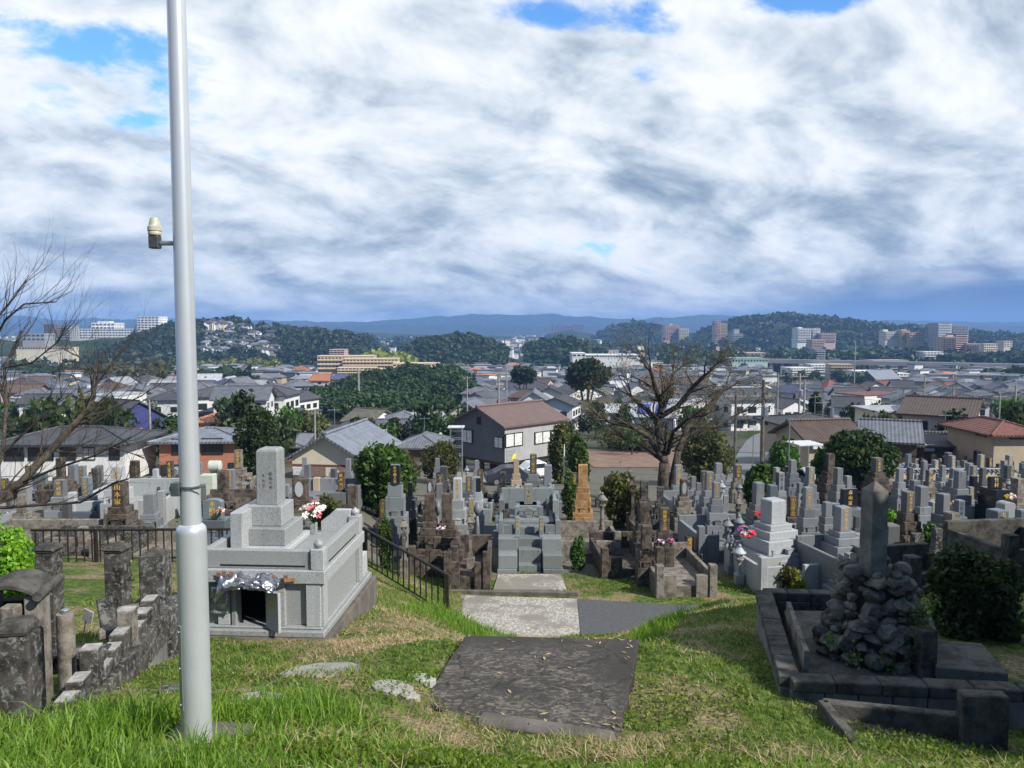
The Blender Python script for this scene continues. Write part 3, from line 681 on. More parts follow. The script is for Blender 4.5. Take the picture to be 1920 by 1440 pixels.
# ================= THE BIG GREY TOMB (left) =================
def big_tomb():
    C0 = P(611, 1194, 9.8); yaw = R(-3.5); zb = C0.z
    root = empty('family_tomb', (C0.x, C0.y, zb), yaw, 'large new grey granite family tomb with silver foil over its open chamber', 'tomb')
    g = M['granite']; W, Dp = 1.66, 1.98     # x runs to the left (negative), y away
    Z = lambda py, Y=9.82: P(600, py, Y).z - zb
    zl, zbody, zband, zpar = Z(1181), Z(1096), Z(1071), Z(1036)
    mb = MB(); mb.box(-W / 2, 1.2, -.42, W + .12, 2.66, .42); mb.build('footing', M['concrete_dark'], root, bevel=.01)
    mb = MB(); mb.box(-W / 2, 1.2, 0, W, 2.52, zl); mb.box(-W / 2, 1.22, zl, W - .09, 2.44, .03); mb.build('ledge', g, root, bevel=.012)
    # low porch block at the back right
    mb = MB(); mb.box(-.5, Dp + .24, zl + .03, .86, .50, .30); mb.box(-.5, Dp + .24, zl + .33, .7, .36, .012); mb.build('porch_block', g, root, bevel=.008)
    # chamber walls: four walls leaving the door opening
    xo0, xo1 = -1.17, -.77    # opening
    t = .1; z0, z1 = zl + .03, zbody; x1 = -.09; x0 = -W + .09; y0 = .09
    mb = MB()
    mb.box((xo1 + x1) / 2, y0 + t / 2, z0, x1 - xo1, t, z1 - z0); mb.box((x0 + xo0) / 2, y0 + t / 2, z0, xo0 - x0, t, z1 - z0)
    mb.box((xo0 + xo1) / 2, y0 + t / 2, z1 - .09, xo1 - xo0, t, .09)
    mb.box(x1 - t / 2, (y0 + t + Dp) / 2, z0, t, Dp - y0 - t, z1 - z0); mb.box(x0 + t / 2, (y0 + t + Dp) / 2, z0, t, Dp - y0 - t, z1 - z0)
    mb.box((x0 + x1) / 2, Dp + t / 2 + .002, z0, x1 - x0, t, z1 - z0); mb.build('chamber_wall', g, root, bevel=.004)
    mb = MB(); mb.box((x0 + x1) / 2, .5, z0 + .002, x1 - x0 - .22, .6, .01); mb.box((x0 + x1) / 2, .8, z0, x1 - x0 - .22, .04, z1 - z0 - .01); mb.build('chamber_inside', M['shade_black'], root)  # near-black sheets paint the shade inside the chamber
    mb = MB()   # pilasters
    for cx, ww in ((-.165, .19), (-.62, .17), (-1.34, .16)): MB().box(cx, y0 - .03, z0, ww, .06, z1 - z0).build('pilaster', g, root, bevel=.006)
    for cy in (.13, Dp - .05): MB().box(x1 + .03, cy, z0, .06, .17, z1 - z0).build('pilaster', g, root, bevel=.006)
    mb = MB(); mb.box(-W / 2, Dp / 2 + .04, z1, W - .01, Dp + .06, zband - z1); mb.build('cornice', g, root, bevel=.01)
    # parapet
    hp = zpar - zband; mb = MB()
    mb.box(-W / 2 - .08, .12, zband, W - .26, .1, hp); mb.box(-.09, Dp / 2 + .02, zband, .10, Dp - .3, hp)
    mb.box(-W + .09, Dp / 2 + .02, zband, .10, Dp - .3, hp)
    mb.build('parapet', g, root, bevel=.01)
    mb = MB(); mb.prism([(-.62, 0), (-.17, 0), (-.17, hp + .12), (-.40, hp + .12), (-.5, hp + .03), (-.62, hp - .06)], 0, .1, M=Matrix.Translation((0, Dp - .02, zband)) @ Matrix.Rotation(R(90), 4, 'X')); mb.build('scroll_wing', g, root, bevel=.006)
    for nm_y, nx_ in ((.12, -.11), (Dp - .06, -.11)):
        mb = MB(); mb.box(nx_, nm_y, zband, .17, .17, hp + .03); pst = mb.build('corner_post', g, root, bevel=.008)
        mb = MB(); onion(mb, nx_, nm_y, zband + hp + .03, .066, n=20); mb.build('finial', g, pst, smooth=True)
    mb = MB(); mb.box(-W / 2, .068, zband + .03, W - .55, .004, .022); mb.build('groove_shade', M['shade_black'], root)  # raised near-black strips paint groove shade, nothing is cut
    mb = MB(); mb.box(-.038, Dp / 2, zband + .03, .004, Dp - .62, .02); mb.build('groove_shade', M['shade_black'], root)
    # plinths and pillar
    def loc(px, Y): p = P(px, 900, Y); q = Matrix.Rotation(-yaw, 3, 'Z') @ Vector((p.x - C0.x, p.y - C0.y, 0)); return q
    zf = zband + .03; mb = MB(); mb.box(-W / 2, Dp / 2, zband, W - .3, Dp - .3, .03); mb.build('deck', g, root)
    yb = .62
    def zz(py, Y): return P(500, py, Y).z - zb
    pc = loc(501, 10.85); cx = pc.x; z1a, z2a, z3a, z4a = zz(1031, 10.42), zz(998, 10.42), zz(955, 10.55), zz(845, 10.70)
    z1a = max(z1a, zf + .035)
    mb = MB(); mb.box(cx, 1.12, zf, .80, .92, z1a - zf); mb.build('plinth', g, root, bevel=.012)
    mb = MB(); mb.box(cx, 1.12, z1a, .655, .74, z2a - z1a); mb.build('plinth', g, root, bevel=.012)
    mb = MB(); mb.box(cx, 1.12, z2a, .475, .50, z3a - z2a); mb.build('plinth', g, root, bevel=.012)
    mb = MB(); mb.box(cx, 1.12, z3a, .305, .305, z4a - z3a - .03, .985, .985); mb.box(cx, 1.12, z4a - .03, .30, .30, .03, .80, .80); st = mb.build('stone', g, root, bevel=.008)
    vtext('昭和九年', cx + .055, 1.12 - .156, z3a + .46, .052, .062).build('lettering', M['inkblack'], st, fix=False)
    vtext('木光子', cx - .045, 1.12 - .156, z3a + .43, .048, .07).build('lettering', M['inkblack'], st, fix=False)
    # side tablet
    q = loc(436, 10.35); zt = P(436, 966, 10.3).z - zb
    mb = MB(); mb.box(q.x, 1.1, zf, .17, 1.12, zt - zf); mb.build('side_tablet', g, root, bevel=.01)
    q = loc(572, 11.2); mb = MB(); mb.box(q.x, 1.72, zf, .09, .09, P(572, 982, 11.5).z - zb - zf); mb.build('flower_stand', g, root, bevel=.006)
    fl = root.matrix_world  # not updated yet; compute by hand
    fpos = Matrix.Translation(C0) @ Matrix.Rotation(yaw, 4, 'Z') @ Vector((q.x, 1.72, P(572, 982, 11.5).z - zb))
    # doors
    mb = MB(); Mx = Matrix.Translation((xo1 + .01, y0 - .07, z0 - .02)) @ Matrix.Rotation(R(-38), 4, 'Z'); mb.box(.135, 0, 0, .29, .04, z1 - z0 - .05, M=Mx); dr = mb.build('door_leaf', M['granite_white'], root, bevel=.004)
    mb = MB(); 
    ring = [(.125 + r_ * math.cos(a), .20 + r_ * math.sin(a)) for r_ in (.074, .052) for a in np.linspace(0, 2 * math.pi, 17)[:-1]]
    vs = [Mx @ Vector((x, -.0225, z + .12)) for x, z in ring]; mb.add(vs, [(i, (i + 1) % 16, 16 + (i + 1) % 16, 16 + i) for i in range(16)])
    for k in range(3):
        a = math.pi / 2 + k * 2 * math.pi / 3; vs = [Mx @ Vector((.125 + rr * math.cos(a + da), -.0225, .32 + rr * math.sin(a + da))) for rr, da in ((0, 0), (.036, .6), (.046, 0), (.036, -.6))]; mb.add(vs, [(0, 1, 2, 3)])
    mb.build('crest', M['gold'], dr, fix=False)
    mb = MB(); Mx = Matrix.Translation((xo0 - .03, y0 - .05, z0 - .02)) @ Matrix.Rotation(R(-6), 4, 'Z'); mb.box(-.0, 0, 0, .06, .05, z1 - z0 - .06, M=Mx); mb.build('door_leaf', M['granite_white'], root, bevel=.004)
    # foil canopy, crumpled, taped on to the cornice; it lies on the tomb: its own thing
    nx_, ny_ = 56, 22; V = []
    for j in range(ny_):
        for i in range(nx_):
            a = i / (nx_ - 1); b = j / (ny_ - 1); x = -1.36 + a * .80
            yy = .05 - .20 * math.sin(b * 1.9); z = z1 + .06 - .13 * b ** 1.5 + .05 * math.sin(a * 3.1)
            q_ = Vector((x * 3.6, b * 1.6, 1.7)); 
            c_ = (1 - abs(mnoise.noise(q_ * 1.3)) * 3) * .05 + (1 - abs(mnoise.noise(q_ * 3.1)) * 3) * .025; c2 = mnoise.noise(q_ * 7) * .02
            dr_ = .0 if a > .16 else (.16 - a) * 1.4 * b
            V.append((x + mnoise.noise(q_ * 1.7) * .03, yy - .03 - c_ * .9 * (.3 + b), z + c_ * .8 * (1 - .5 * b) + c2 * (1 - b * .3) - dr_))
    idx = np.arange(nx_ * ny_).reshape(ny_, nx_); Fc = np.stack([idx[:-1, :-1], idx[:-1, 1:], idx[1:, 1:], idx[1:, :-1]], -1).reshape(-1, 4)
    o = npmesh('foil_sheet', np.array(V), Fc, 4, M['foil']); o.location = C0; o.rotation_euler = (0, 0, yaw)
    sm = o.modifiers.new('thickness', 'SOLIDIFY'); sm.thickness = .004
    tag(o, 'crumpled silver foil sheet hung over the open chamber of the grey tomb', 'foil sheet')
    V = []
    for j in range(20):
        for i in range(8):
            a = i / 7; b = j / 19; q_ = Vector((a * 2, b * 5, 9)); V.append((-1.47 + .22 * a - .02 * b, .0 + mnoise.noise(q_) * .05 - .02, z1 - .04 - b * .36 + mnoise.noise(q_ * 2) * .02))
    idx = np.arange(160).reshape(20, 8); Fc = np.stack([idx[:-1, :-1], idx[:-1, 1:], idx[1:, 1:], idx[1:, :-1]], -1).reshape(-1, 4)
    o2 = npmesh('foil_flap', np.array(V), Fc, 4, M['foil'], o); o2.modifiers.new('t', 'SOLIDIFY').thickness = .003
    rt = random.Random(4)
    for x, z in ((-1.37, z1 + .09), (-1.30, z1 + .105), (-1.2, z1 + .10), (-.66, z1 + .07), (-.50, z1 + .07)): MB().box(x, -.026, z, .055, .006, .055, rz=rt.uniform(-.1, .1)).build('tape', M['card'], o)
    for z in (.36, .24, .1): MB().box(-.66, y0 - .064, z0 + z, .035, .006, .05).build('tape', M['card'], o)
    MB().box(-.44, -.04, z1 + .05, .14, .02, .04, rz=.4).build('tape', M['card'], o)
    return fpos
FPOS = big_tomb()

def bouquet(pos, r, h, cols, label, seed=1, n=16, leafm='leaf_mid'):
    """flowers on stems with some leaves"""
    rr = random.Random(seed); root = empty('bouquet', pos, 0, label, 'flowers', 'bouquets on the graves')
    st = MB(); bl = {c: MB() for c in cols}; lf = MB()
    for k in range(n):
        a = rr.uniform(0, 6.28); q = r * math.sqrt(rr.random()); tip = Vector((q * math.cos(a), q * math.sin(a), h * rr.uniform(.55, 1.1) - q * .35))
        st.tube([(0, 0, -.02), tip * .55 + Vector((0, 0, .03)), tip], .0035, 4)
        c = rr.choice(cols); fr = r * rr.uniform(.22, .38); ax = (tip + Vector((0, -.12, .1))).normalized(); s1 = ax.orthogonal().normalized(); s2 = ax.cross(s1)
        bl_ = MB()
        for j in range(6):
            b_ = j / 6 * 6.283 + rr.random(); dd = s1 * math.cos(b_) + s2 * math.sin(b_); ee = s1 * math.cos(b_ + 1.57) + s2 * math.sin(b_ + 1.57)
            bl_.add([tip, tip + dd * fr * .55 + ee * fr * .3 + ax * fr * .3, tip + dd * fr + ax * fr * .12, tip + dd * fr * .55 - ee * fr * .3 + ax * fr * .3], [(0, 1, 2, 3)])
        bl_.build('flower', M[c], root, fix=False)
        for j in range(3):
            p_ = tip * rr.uniform(.3, .8); d_ = Vector((rr.uniform(-1, 1), rr.uniform(-1, 1), rr.uniform(0, .8))).normalized() * r * .5; e_ = d_.cross(Vector((0, 0, 1))).normalized() * r * .09
            lf.add([p_, p_ + d_ * .5 + e_, p_ + d_, p_ + d_ * .5 - e_], [(0, 1, 2, 3)])
    st.build('stems', M[leafm], root, fix=False); lf.build('leaves', M[leafm], root, fix=False)
    return root
for nm_, c_ in (('pet_white', (.78, .70, .68)), ('pet_pink', (.70, .16, .28)), ('pet_hot', (.75, .04, .12)), ('pet_yellow', (.80, .55, .05)), ('pet_orange', (.75, .22, .03)), ('pet_purple', (.25, .10, .35))):
    M[nm_] = leafmat(nm_, [x * .85 for x in c_], c_, [min(1, x * 1.1) for x in c_], .15)
bouquet(FPOS, .19, .30, ['pet_white', 'pet_white', 'pet_white', 'pet_pink'], 'white and pink lilies in the stand behind the big grey tomb', 3, 22)

# ================= OLD WALLED PLOT (lower left) =================
def old_plot():
    A_, B_ = P(95, 1390, 5.5), P(330, 1235, 8.75)     # foot of the side wall near / far
    dv = Vector((B_.x - A_.x, B_.y - A_.y)); Lw = dv.length; yaw = math.atan2(dv.y, dv.x)
    ztop = P(60, 1350, 5.45).z; 
    root = empty('walled_grave_plot', (A_.x, A_.y, -3.2), 0, 'old walled grave plot of blackened lichen spotted stone beside the metal pole', 'grave plot')
    Mx = Matrix.Translation((0, 0, 0)) @ Matrix.Rotation(yaw, 4, 'Z')
    Wt = lambda p: p
    zA = P(75, 1385, 5.5).z; L = Lw + .1
    # local frame: x along wall away from the camera, y to the left (inside)
    zt = P(190, 1262, 6.6).z + 3.2          # level of the top of the base courses
    mb = MB(); n = 7
    for k in range(n): mb.box((k + .5) * L / n, .12, -.95, L / n - .012, .22, .95 + zt - .40, M=Mx)
    mb.build('base_blocks', M['block'], root, bevel=.006)
    mb = MB()
    for k in range(5): mb.box((k + .5) * L / 5, .10, zt - .245, L / 5 - .01, .27, .0 + .15, M=Mx)
    mb.build('coping', M['old_lichen'], root, bevel=.012)
    mb = MB(); mb.box(L / 2, .10, zt - .42, L, .26, .17, M=Mx); mb.build('second_course', M['old_lichen'], root, bevel=.01)
    # stepped balustrade blocks between the posts
    posts = [.02, 1.02, 1.95]; 
    for i, x0 in enumerate(posts):
        for k in range(3):
            mb = MB(); mb.box(x0 + .30 + k * .245, .10, zt - .095, .24, .14, .10 + .05 * k, M=Mx); mb.build('step_block', M['old_lichen'], root, bevel=.008)
            mb = MB(); mb.box(x0 + .30 + k * .245, .10, zt - .095 + .10 + .05 * k, .19, .12, .008, M=Mx); mb.build('pale_cap', M['block_pale'], root)
    for i, x0 in enumerate(posts[1:]):
        mb = MB(); mb.box(x0 + .07, .10, zt - .12, .15, .15, .36, M=Mx); ps = mb.build('post', M['old_dark'] if i == 0 else M['old_grey'], root, bevel=.008)
        mb = MB(); mb.box(x0 + .07, .10, zt + .24, .14, .14, .012, M=Mx); mb.build('pale_cap', M['block_pale'], ps)
    # near gate pillars with cushion caps, and the front wall to the left
    def pillar(cx, cy, w_, z0, z1, m='old_lichen', cap=True):
        mb = MB(); mb.box(cx, cy, z0, w_, w_, z1 - z0, M=Mx); p_ = mb.build('pillar', M[m], root, bevel=.015)
        if cap:
            mb = MB(); mb.lathe([(w_ * .5, 0), (w_ * .62, .02), (w_ * .58, .07), (w_ * .42, .10)], 4, x=0, y=0, z=0)
            vs = [Mx @ (Vector((cx, cy, z1)) + Vector(v)) for v in mb.v]; m2 = MB(); m2.add(vs, mb.f); m2.build('cap', M['old_dark_plain'], p_, bevel=.02)
    pillar(-.16, .12, .25, -.75, P(30, 1178, 5.4).z + 3.2)
    mb = MB(); mb.box(-.16, 1.3, -.9, .24, 2.0, .9 + zt - .3, M=Mx); mb.build('front_wall', M['old_dark'], root, bevel=.01)
    return root, Mx, A_, zt
M['block_pale'] = plain('pale_mortar', (.33, .32, .30), .85, 0, .35, 14, (.06, .06, .05), .5)
PLOT = old_plot()
def simple_post(px, ytop, ybot, wpx, Y, m, label, cap=None, base=0, cat='gravestone', name='old_gravestone', drum=False):
    a, b_ = P(px, ytop, Y), P(px, ybot, Y); w = wpx * Y / F; root = empty(name, (a.x, a.y, b_.z), R(random.uniform(-6, 8)), label, cat, 'old stones of the walled plots')
    H = a.z - b_.z; mb = MB()
    g0 = gz(a.x, a.y) - b_.z - .1
    if drum: mb.lathe([(w / 2, g0), (w / 2, H * .9), (w * .48, H)], 24); mb.build('drum', M[m], root, smooth=False); MB().lathe([(w * .2, H), (w * .23, H + .03), (w * .2, H + .035)], 16).build('metal_lid', M['plate'], root); return root
    hc = w * .42 if cap == 'cushion' else (w * .3 if cap == 'pyramid' else 0)
    mb.box(0, 0, g0 if not base else 0, w, w * .9, (H - hc) - (g0 if not base else 0)); mb.build('shaft', M[m], root, bevel=.012)
    if cap == 'cushion':
        mb = MB(); mb.box(0, 0, H - hc, w * 1.02, w * .95, hc * .35); mb.box(0, 0, H - hc * .65, w * 1.28, w * 1.15, hc * .65, .72, .72); mb.build('cap', M['old_dark_plain'], root, bevel=w * .09)
    if cap == 'pyramid': MB().box(0, 0, H - hc, w, w * .9, hc, .2, .2).build('cap', M['old_dark_plain'], root)
    if base:
        MB().box(0, 0, g0, w * 1.9, w * 1.8, -g0).build('base', M['old_dark'], root, bevel=.02)
    return root
simple_post(90, 1020, 1190, 36, 8.2, 'old_lichen', 'tall lichen covered pillar with cushion cap, left of three behind the arched altar', 'cushion')
simple_post(219, 1020, 1160, 36, 8.6, 'old_lichen', 'tall pale lichened pillar with cushion cap, in the middle of the walled plot', 'cushion')
simple_post(290, 1026, 1128, 46, 8.7, 'old_dark', 'squat black pillar with pointed top and lichen streaks beside the metal pole', 'pyramid', base=1)
simple_post(122, 1150, 1250, 32, 6.6, 'old_grey', 'round mossy stone drum with a metal lid in the walled plot', None, 0, 'stone drum', 'stone_drum', True)
def arched_altar():
    p = P(34, 1200, 6.3); root = empty('stone_altar', (p.x, p.y, -3.3), R(12), 'low stone altar with arched stone roof and rolled ends, at left edge', 'stone altar', 'old stones of the walled plots')
    ze = P(60, 1085, 6.3).z + 3.3
    pts = []; 
    for a in np.linspace(-1, 1, 13): pts.append((a * .24, ze - .08 + .10 * (1 - a * a)))
    bot = [(x, z - .05) for x, z in reversed(pts)]
    Mr = Matrix.Rotation(R(90), 4, 'X'); mb = MB(); mb.prism(pts + bot, -.22, .22, M=Mr); rf = mb.build('arched_roof', M['old_dark_plain'], root, bevel=.01)
    for s in (-1, 1):
        mb = MB(); mb.tube([(s * .25, -.27, ze - .08), (s * .25, .25, ze - .08)], .036, 14); mb.build('rolled_end', M['old_dark_plain'], rf)
        mb = MB(); mb.box(s * .17, -.05, -.3, .11, .25, .3 + ze - .10); mb.build('side_pier', M['old_grey'], root, bevel=.008)
    mb = MB(); mb.box(0, .1, -.3, .28, .1, .25 + ze - .15); mb.build('back_panel', M['shade_black'], root)  # near-black panel paints the shade under the arched roof
    mb = MB(); mb.box(0, -.10, -.3, .5, .42, .30 + .10); mb.build('shelf', M['old_dark'], root, bevel=.01)
arched_altar()
simple_post(20, 1135, 1300, 30, 6.1, 'old_grey', 'plain grey stone post at the left edge under the arched altar roof')
def slanted_card():
    a = P(165, 1155, 7.2); mb = MB(); Mx = Matrix.Translation(a) @ Matrix.Rotation(R(-20), 4, 'Z') @ Matrix.Rotation(R(12), 4, 'Y')
    root = empty('tilted_sign', a, 0, 'small blank white board tilted on a thin stick in the walled plot', 'board')
    Mx = Matrix.Rotation(R(-20), 4, 'Z') @ Matrix.Rotation(R(14), 4, 'Y')
    mb.box(0, 0, -.06, .12, .015, .12, M=Mx); mb.build('board', M['block_pale'], root, bevel=.003)
    mb = MB(); mb.tube([(-.03, .012, -.05), (-.1, .03, -.4)], .006, 5); mb.build('stick', M['bark'], root)
slanted_card()
for (px, py, Y, sx, sy, sz, rz, lb) in [(208, 1185, 7.6, .22, .12, .10, 20, 'fallen pale stone block behind the second post of the walled plot'), (250, 1140, 8.1, .34, .10, .07, 12, 'flat pale slab lying by the black squat pillar'),
        (200, 1150, 7.9, .16, .2, .3, 30, 'dark broken stone stump leaning behind the grey post'), (150, 1235, 6.9, .5, .3, .16, 10, 'mossy block on the floor of the walled plot'), (285, 1210, 8.6, .2, .3, .3, 5, 'whitish broken kerb end at the far corner of the walled plot'),
        (325, 1305, 6.6, .22, .2, .16, 15, 'small rock in the grass against the metal pole')]:
    p = P(px, py, Y); mb = MB(); mb.box(0, 0, -sz * .5, sx, sy, sz, .94, .94); o = mb.build('stone_block', M['old_grey'] if 'pale' in lb or 'whit' in lb else M['old_dark'], None, bevel=.015); o.location = p; o.rotation_euler = (R(random.uniform(-6, 6)), R(random.uniform(-8, 8)), R(rz)); tag(o, lb, 'stone block')

# ================= ROCK PILE MONUMENT (right) =================
def rock_mesh(r, seed, sub=2, rough=.35):
    bm = bmesh.new(); bmesh.ops.create_icosphere(bm, subdivisions=sub, radius=1)
    rs = random.Random(seed); pl = [(Vector((rs.uniform(-1, 1), rs.uniform(-1, 1), rs.uniform(-1, 1))).normalized(), rs.uniform(.52, .80)) for _ in range(15)]
    sc_ = Vector((rs.uniform(.85, 1.25), rs.uniform(.8, 1.1), rs.uniform(.6, .9)))
    for v in bm.verts:
        c = v.co.copy()
        for nrm, d in pl:
            k = c.dot(nrm)
            if k > d: c -= nrm * (k - d)
        c *= 1 + .07 * mnoise.fractal(v.co * 2.2 + Vector((seed, 0, 0)), 1, 2, 3); v.co = Vector((c.x * sc_.x, c.y * sc_.y, c.z * sc_.z)) * r
    vs = [tuple(v.co) for v in bm.verts]; fs = [tuple(v.index for v in f.verts) for f in bm.faces]; bm.free(); return vs, fs
def monument():
    p = P(1640, 1235, 8.15); zb = P(1600, 1240, 7.9).z
    root = empty('rock_monument', (p.x, p.y, zb), 0, 'tall plain grey stone pillar rising from a mound of dark boulders', 'monument')
    H = P(1640, 1055, 8.15).z - zb; R0 = .51; rs = random.Random(11); k = 0
    mb = MB(); mb.lathe([(R0 * 1.0, 0), (R0 * .82, H * .4), (R0 * .55, H * .88), (.1, H * .9)], 20); mb.build('mound_core', M['shade_black'], root)  # near-black core paints the shade in the gaps between boulders
    for lv in range(11):
        t_ = lv / 10; z = H * (.04 + .90 * t_); r_ = R0 * (1.0 - .50 * t_); n = int(2 * math.pi * r_ / (.205 - .05 * t_)) + 1
        for i in range(n):
            a = (i + rs.uniform(-.25, .25)) / n * 2 * math.pi + lv; s_ = rs.choice([.075, .10, .10, .13, .165]) * rs.uniform(.85, 1.1) * (1.05 - .2 * t_)
            vs, fs = rock_mesh(s_, rs.random() * 50, 2)
            Rm = Matrix.Rotation(rs.uniform(0, 6), 3, 'Z') @ Matrix.Rotation(rs.uniform(-.3, .3), 3, 'X')
            c = Vector((r_ * 1.04 * math.cos(a), r_ * math.sin(a), z + rs.uniform(-.04, .04)))
            m_ = MB(); m_.add([Rm @ Vector(v) + c for v in vs], fs)
            if a_vis(a): m_.build('boulder', M['rock'], root, smooth=False)
    for px, py, s_ in ((1600, 1072, .12), (1652, 1092, .18), (1692, 1068, .13)):
        q = P(px, py, 8.0); vs, fs = rock_mesh(s_, px, 2); m_ = MB(); m_.add([Vector(v) + q - Vector((p.x, p.y, zb)) for v in vs], fs); m_.build('boulder', M['rock'], root)
    a_, b_ = P(1632, 901, 8.2), P(1632, 1058, 8.2)
    mb = MB(); w_ = 35 * 8.2 / F; cx = a_.x - p.x; hh = a_.z - zb
    mb.box(cx, -.06, b_.z - zb - .1, w_ * 1.03, w_, hh - (b_.z - zb) + .02, .93, .93, rz=R(14)); pi = mb.build('pillar', M['pillar_grey'], root, bevel=.006)
    mb = MB(); mb.box(cx, -.06, hh - .081, w_ * .975, w_ * .95, .10, .03, .03, rz=R(14)); mb.build('pointed_cap', M['concrete_dark'], pi)
def a_vis(a): return True
monument()
def monument_wall():
    Ls, Ln = P(1432, 1106, 9.7), P(1480, 1268, 7.2); Rn = P(2000, 1290, 6.9); Rf = P(1560, 1110, 9.65)
    root = empty('monument_enclosure', (Ln.x, Ln.y, Ln.z), 0, 'low blackened stone wall with pale blocks enclosing the rock mound', 'enclosure wall')
    o = Vector((Ln.x, Ln.y, Ln.z)); L = lambda v: Vector(v) - o
    def seg(a, b_, thick, h, n, m, name, z0=0, jit=0):
        a, b_ = Vector(a), Vector(b_); d = (b_ - a); ln = d.length; yaw = math.atan2(d.y, d.x)
        for k in range(n):
            mb = MB(); c0 = a.lerp(b_, (k + .5) / n); mb.box(c0.x, c0.y, c0.z + z0, ln / n - .008, thick, h, rz=yaw); mb.build(name, M[m], root, bevel=.012)
    cop = .11
    seg(L(Ln), L(Rn), .20, cop, 6, 'old_dark_plain', 'coping', -cop)
    seg(L(Ln), L(Rn), .16, .30, 8, 'block', 'wall_block', -cop - .30); seg(L(Ln), L(Rn), .15, .4, 3, 'block', 'footing_block', -cop - .70)
    seg(L(Ls), L(Ln), .20, cop, 5, 'old_dark_plain', 'coping', -cop); seg(L(Ls), L(Ln), .16, .9, 7, 'block', 'wall_block', -cop - .9)
    seg(L(Ls), L(Rf), .18, cop, 3, 'old_dark_plain', 'coping', -cop); seg(L(Ls), L(Rf), .2, .7, 3, 'old_dark_plain', 'wall_block', -cop - .7)
    mb = MB(); a = [L(P(1500, 1262, 7.4)), L(P(1800, 1278, 7.2)), L(P(1745, 1135, 9.3)), L(P(1470, 1130, 9.4))]
    mb.prism([(v.x, v.y) for v in a], -.5, -.16); mb.build('inner_floor', M['slab_grey'], root, bevel=.01)
    mb = MB(); q0, q1 = L(P(1478, 1150, 8.9)), L(P(1512, 1250, 7.5)); d = q1 - q0
    mb.box((q0.x + q1.x) / 2, (q0.y + q1.y) / 2, -.3, d.length, .05, .42, rz=math.atan2(d.y, d.x)); mb.build('inner_kerb', M['old_grey'], root, bevel=.006)
monument_wall()
simple_post(1737, 1178, 1255, 32, 7.55, 'old_dark_plain', 'short square stone flower post with a hole, right of the boulder mound', None, 0, 'stone post', 'stone_post')
o = MB().box(0, 0, 0, .62, .75, .12).build('stone_slab', M['slab_grey'], None, bevel=.01); q = P(1800, 1240, 7.7); o.location = (q.x, q.y, q.z - .05); o.rotation_euler = (0, 0, R(-14)); tag(o, 'flat dark slab beside the short stone post at the boulder mound', 'stone slab')
def planter():
    a, b_, c_ = P(1542, 1312, 6.75), P(1800, 1322, 6.5), P(1640, 1402, 5.75); d_ = P(1886, 1300, 6.4)
    root = empty('stone_planter', (a.x, a.y, a.z), 0, 'low angular concrete trough with a taller end block, in front of the enclosure wall', 'trough'); o_ = Vector(a)
    def seg(p, q, th, h, m, name, up=0):
        p, q = p - o_, q - o_; d = q - p; mb = MB(); mb.box((p.x + q.x) / 2, (p.y + q.y) / 2, min(p.z, q.z) - h + up, d.length, th, h, rz=math.atan2(d.y, d.x)); mb.build(name, M[m], root, bevel=.012)
    seg(a, b_, .10, .5, 'old_dark_plain', 'long_side'); seg(a, c_, .10, .34, 'old_dark_plain', 'short_side', .0)
    e_ = P(1800, 1296, 6.45); seg(e_, P(1888, 1298, 6.4), .14, .75, 'old_dark_plain', 'end_block')
planter()

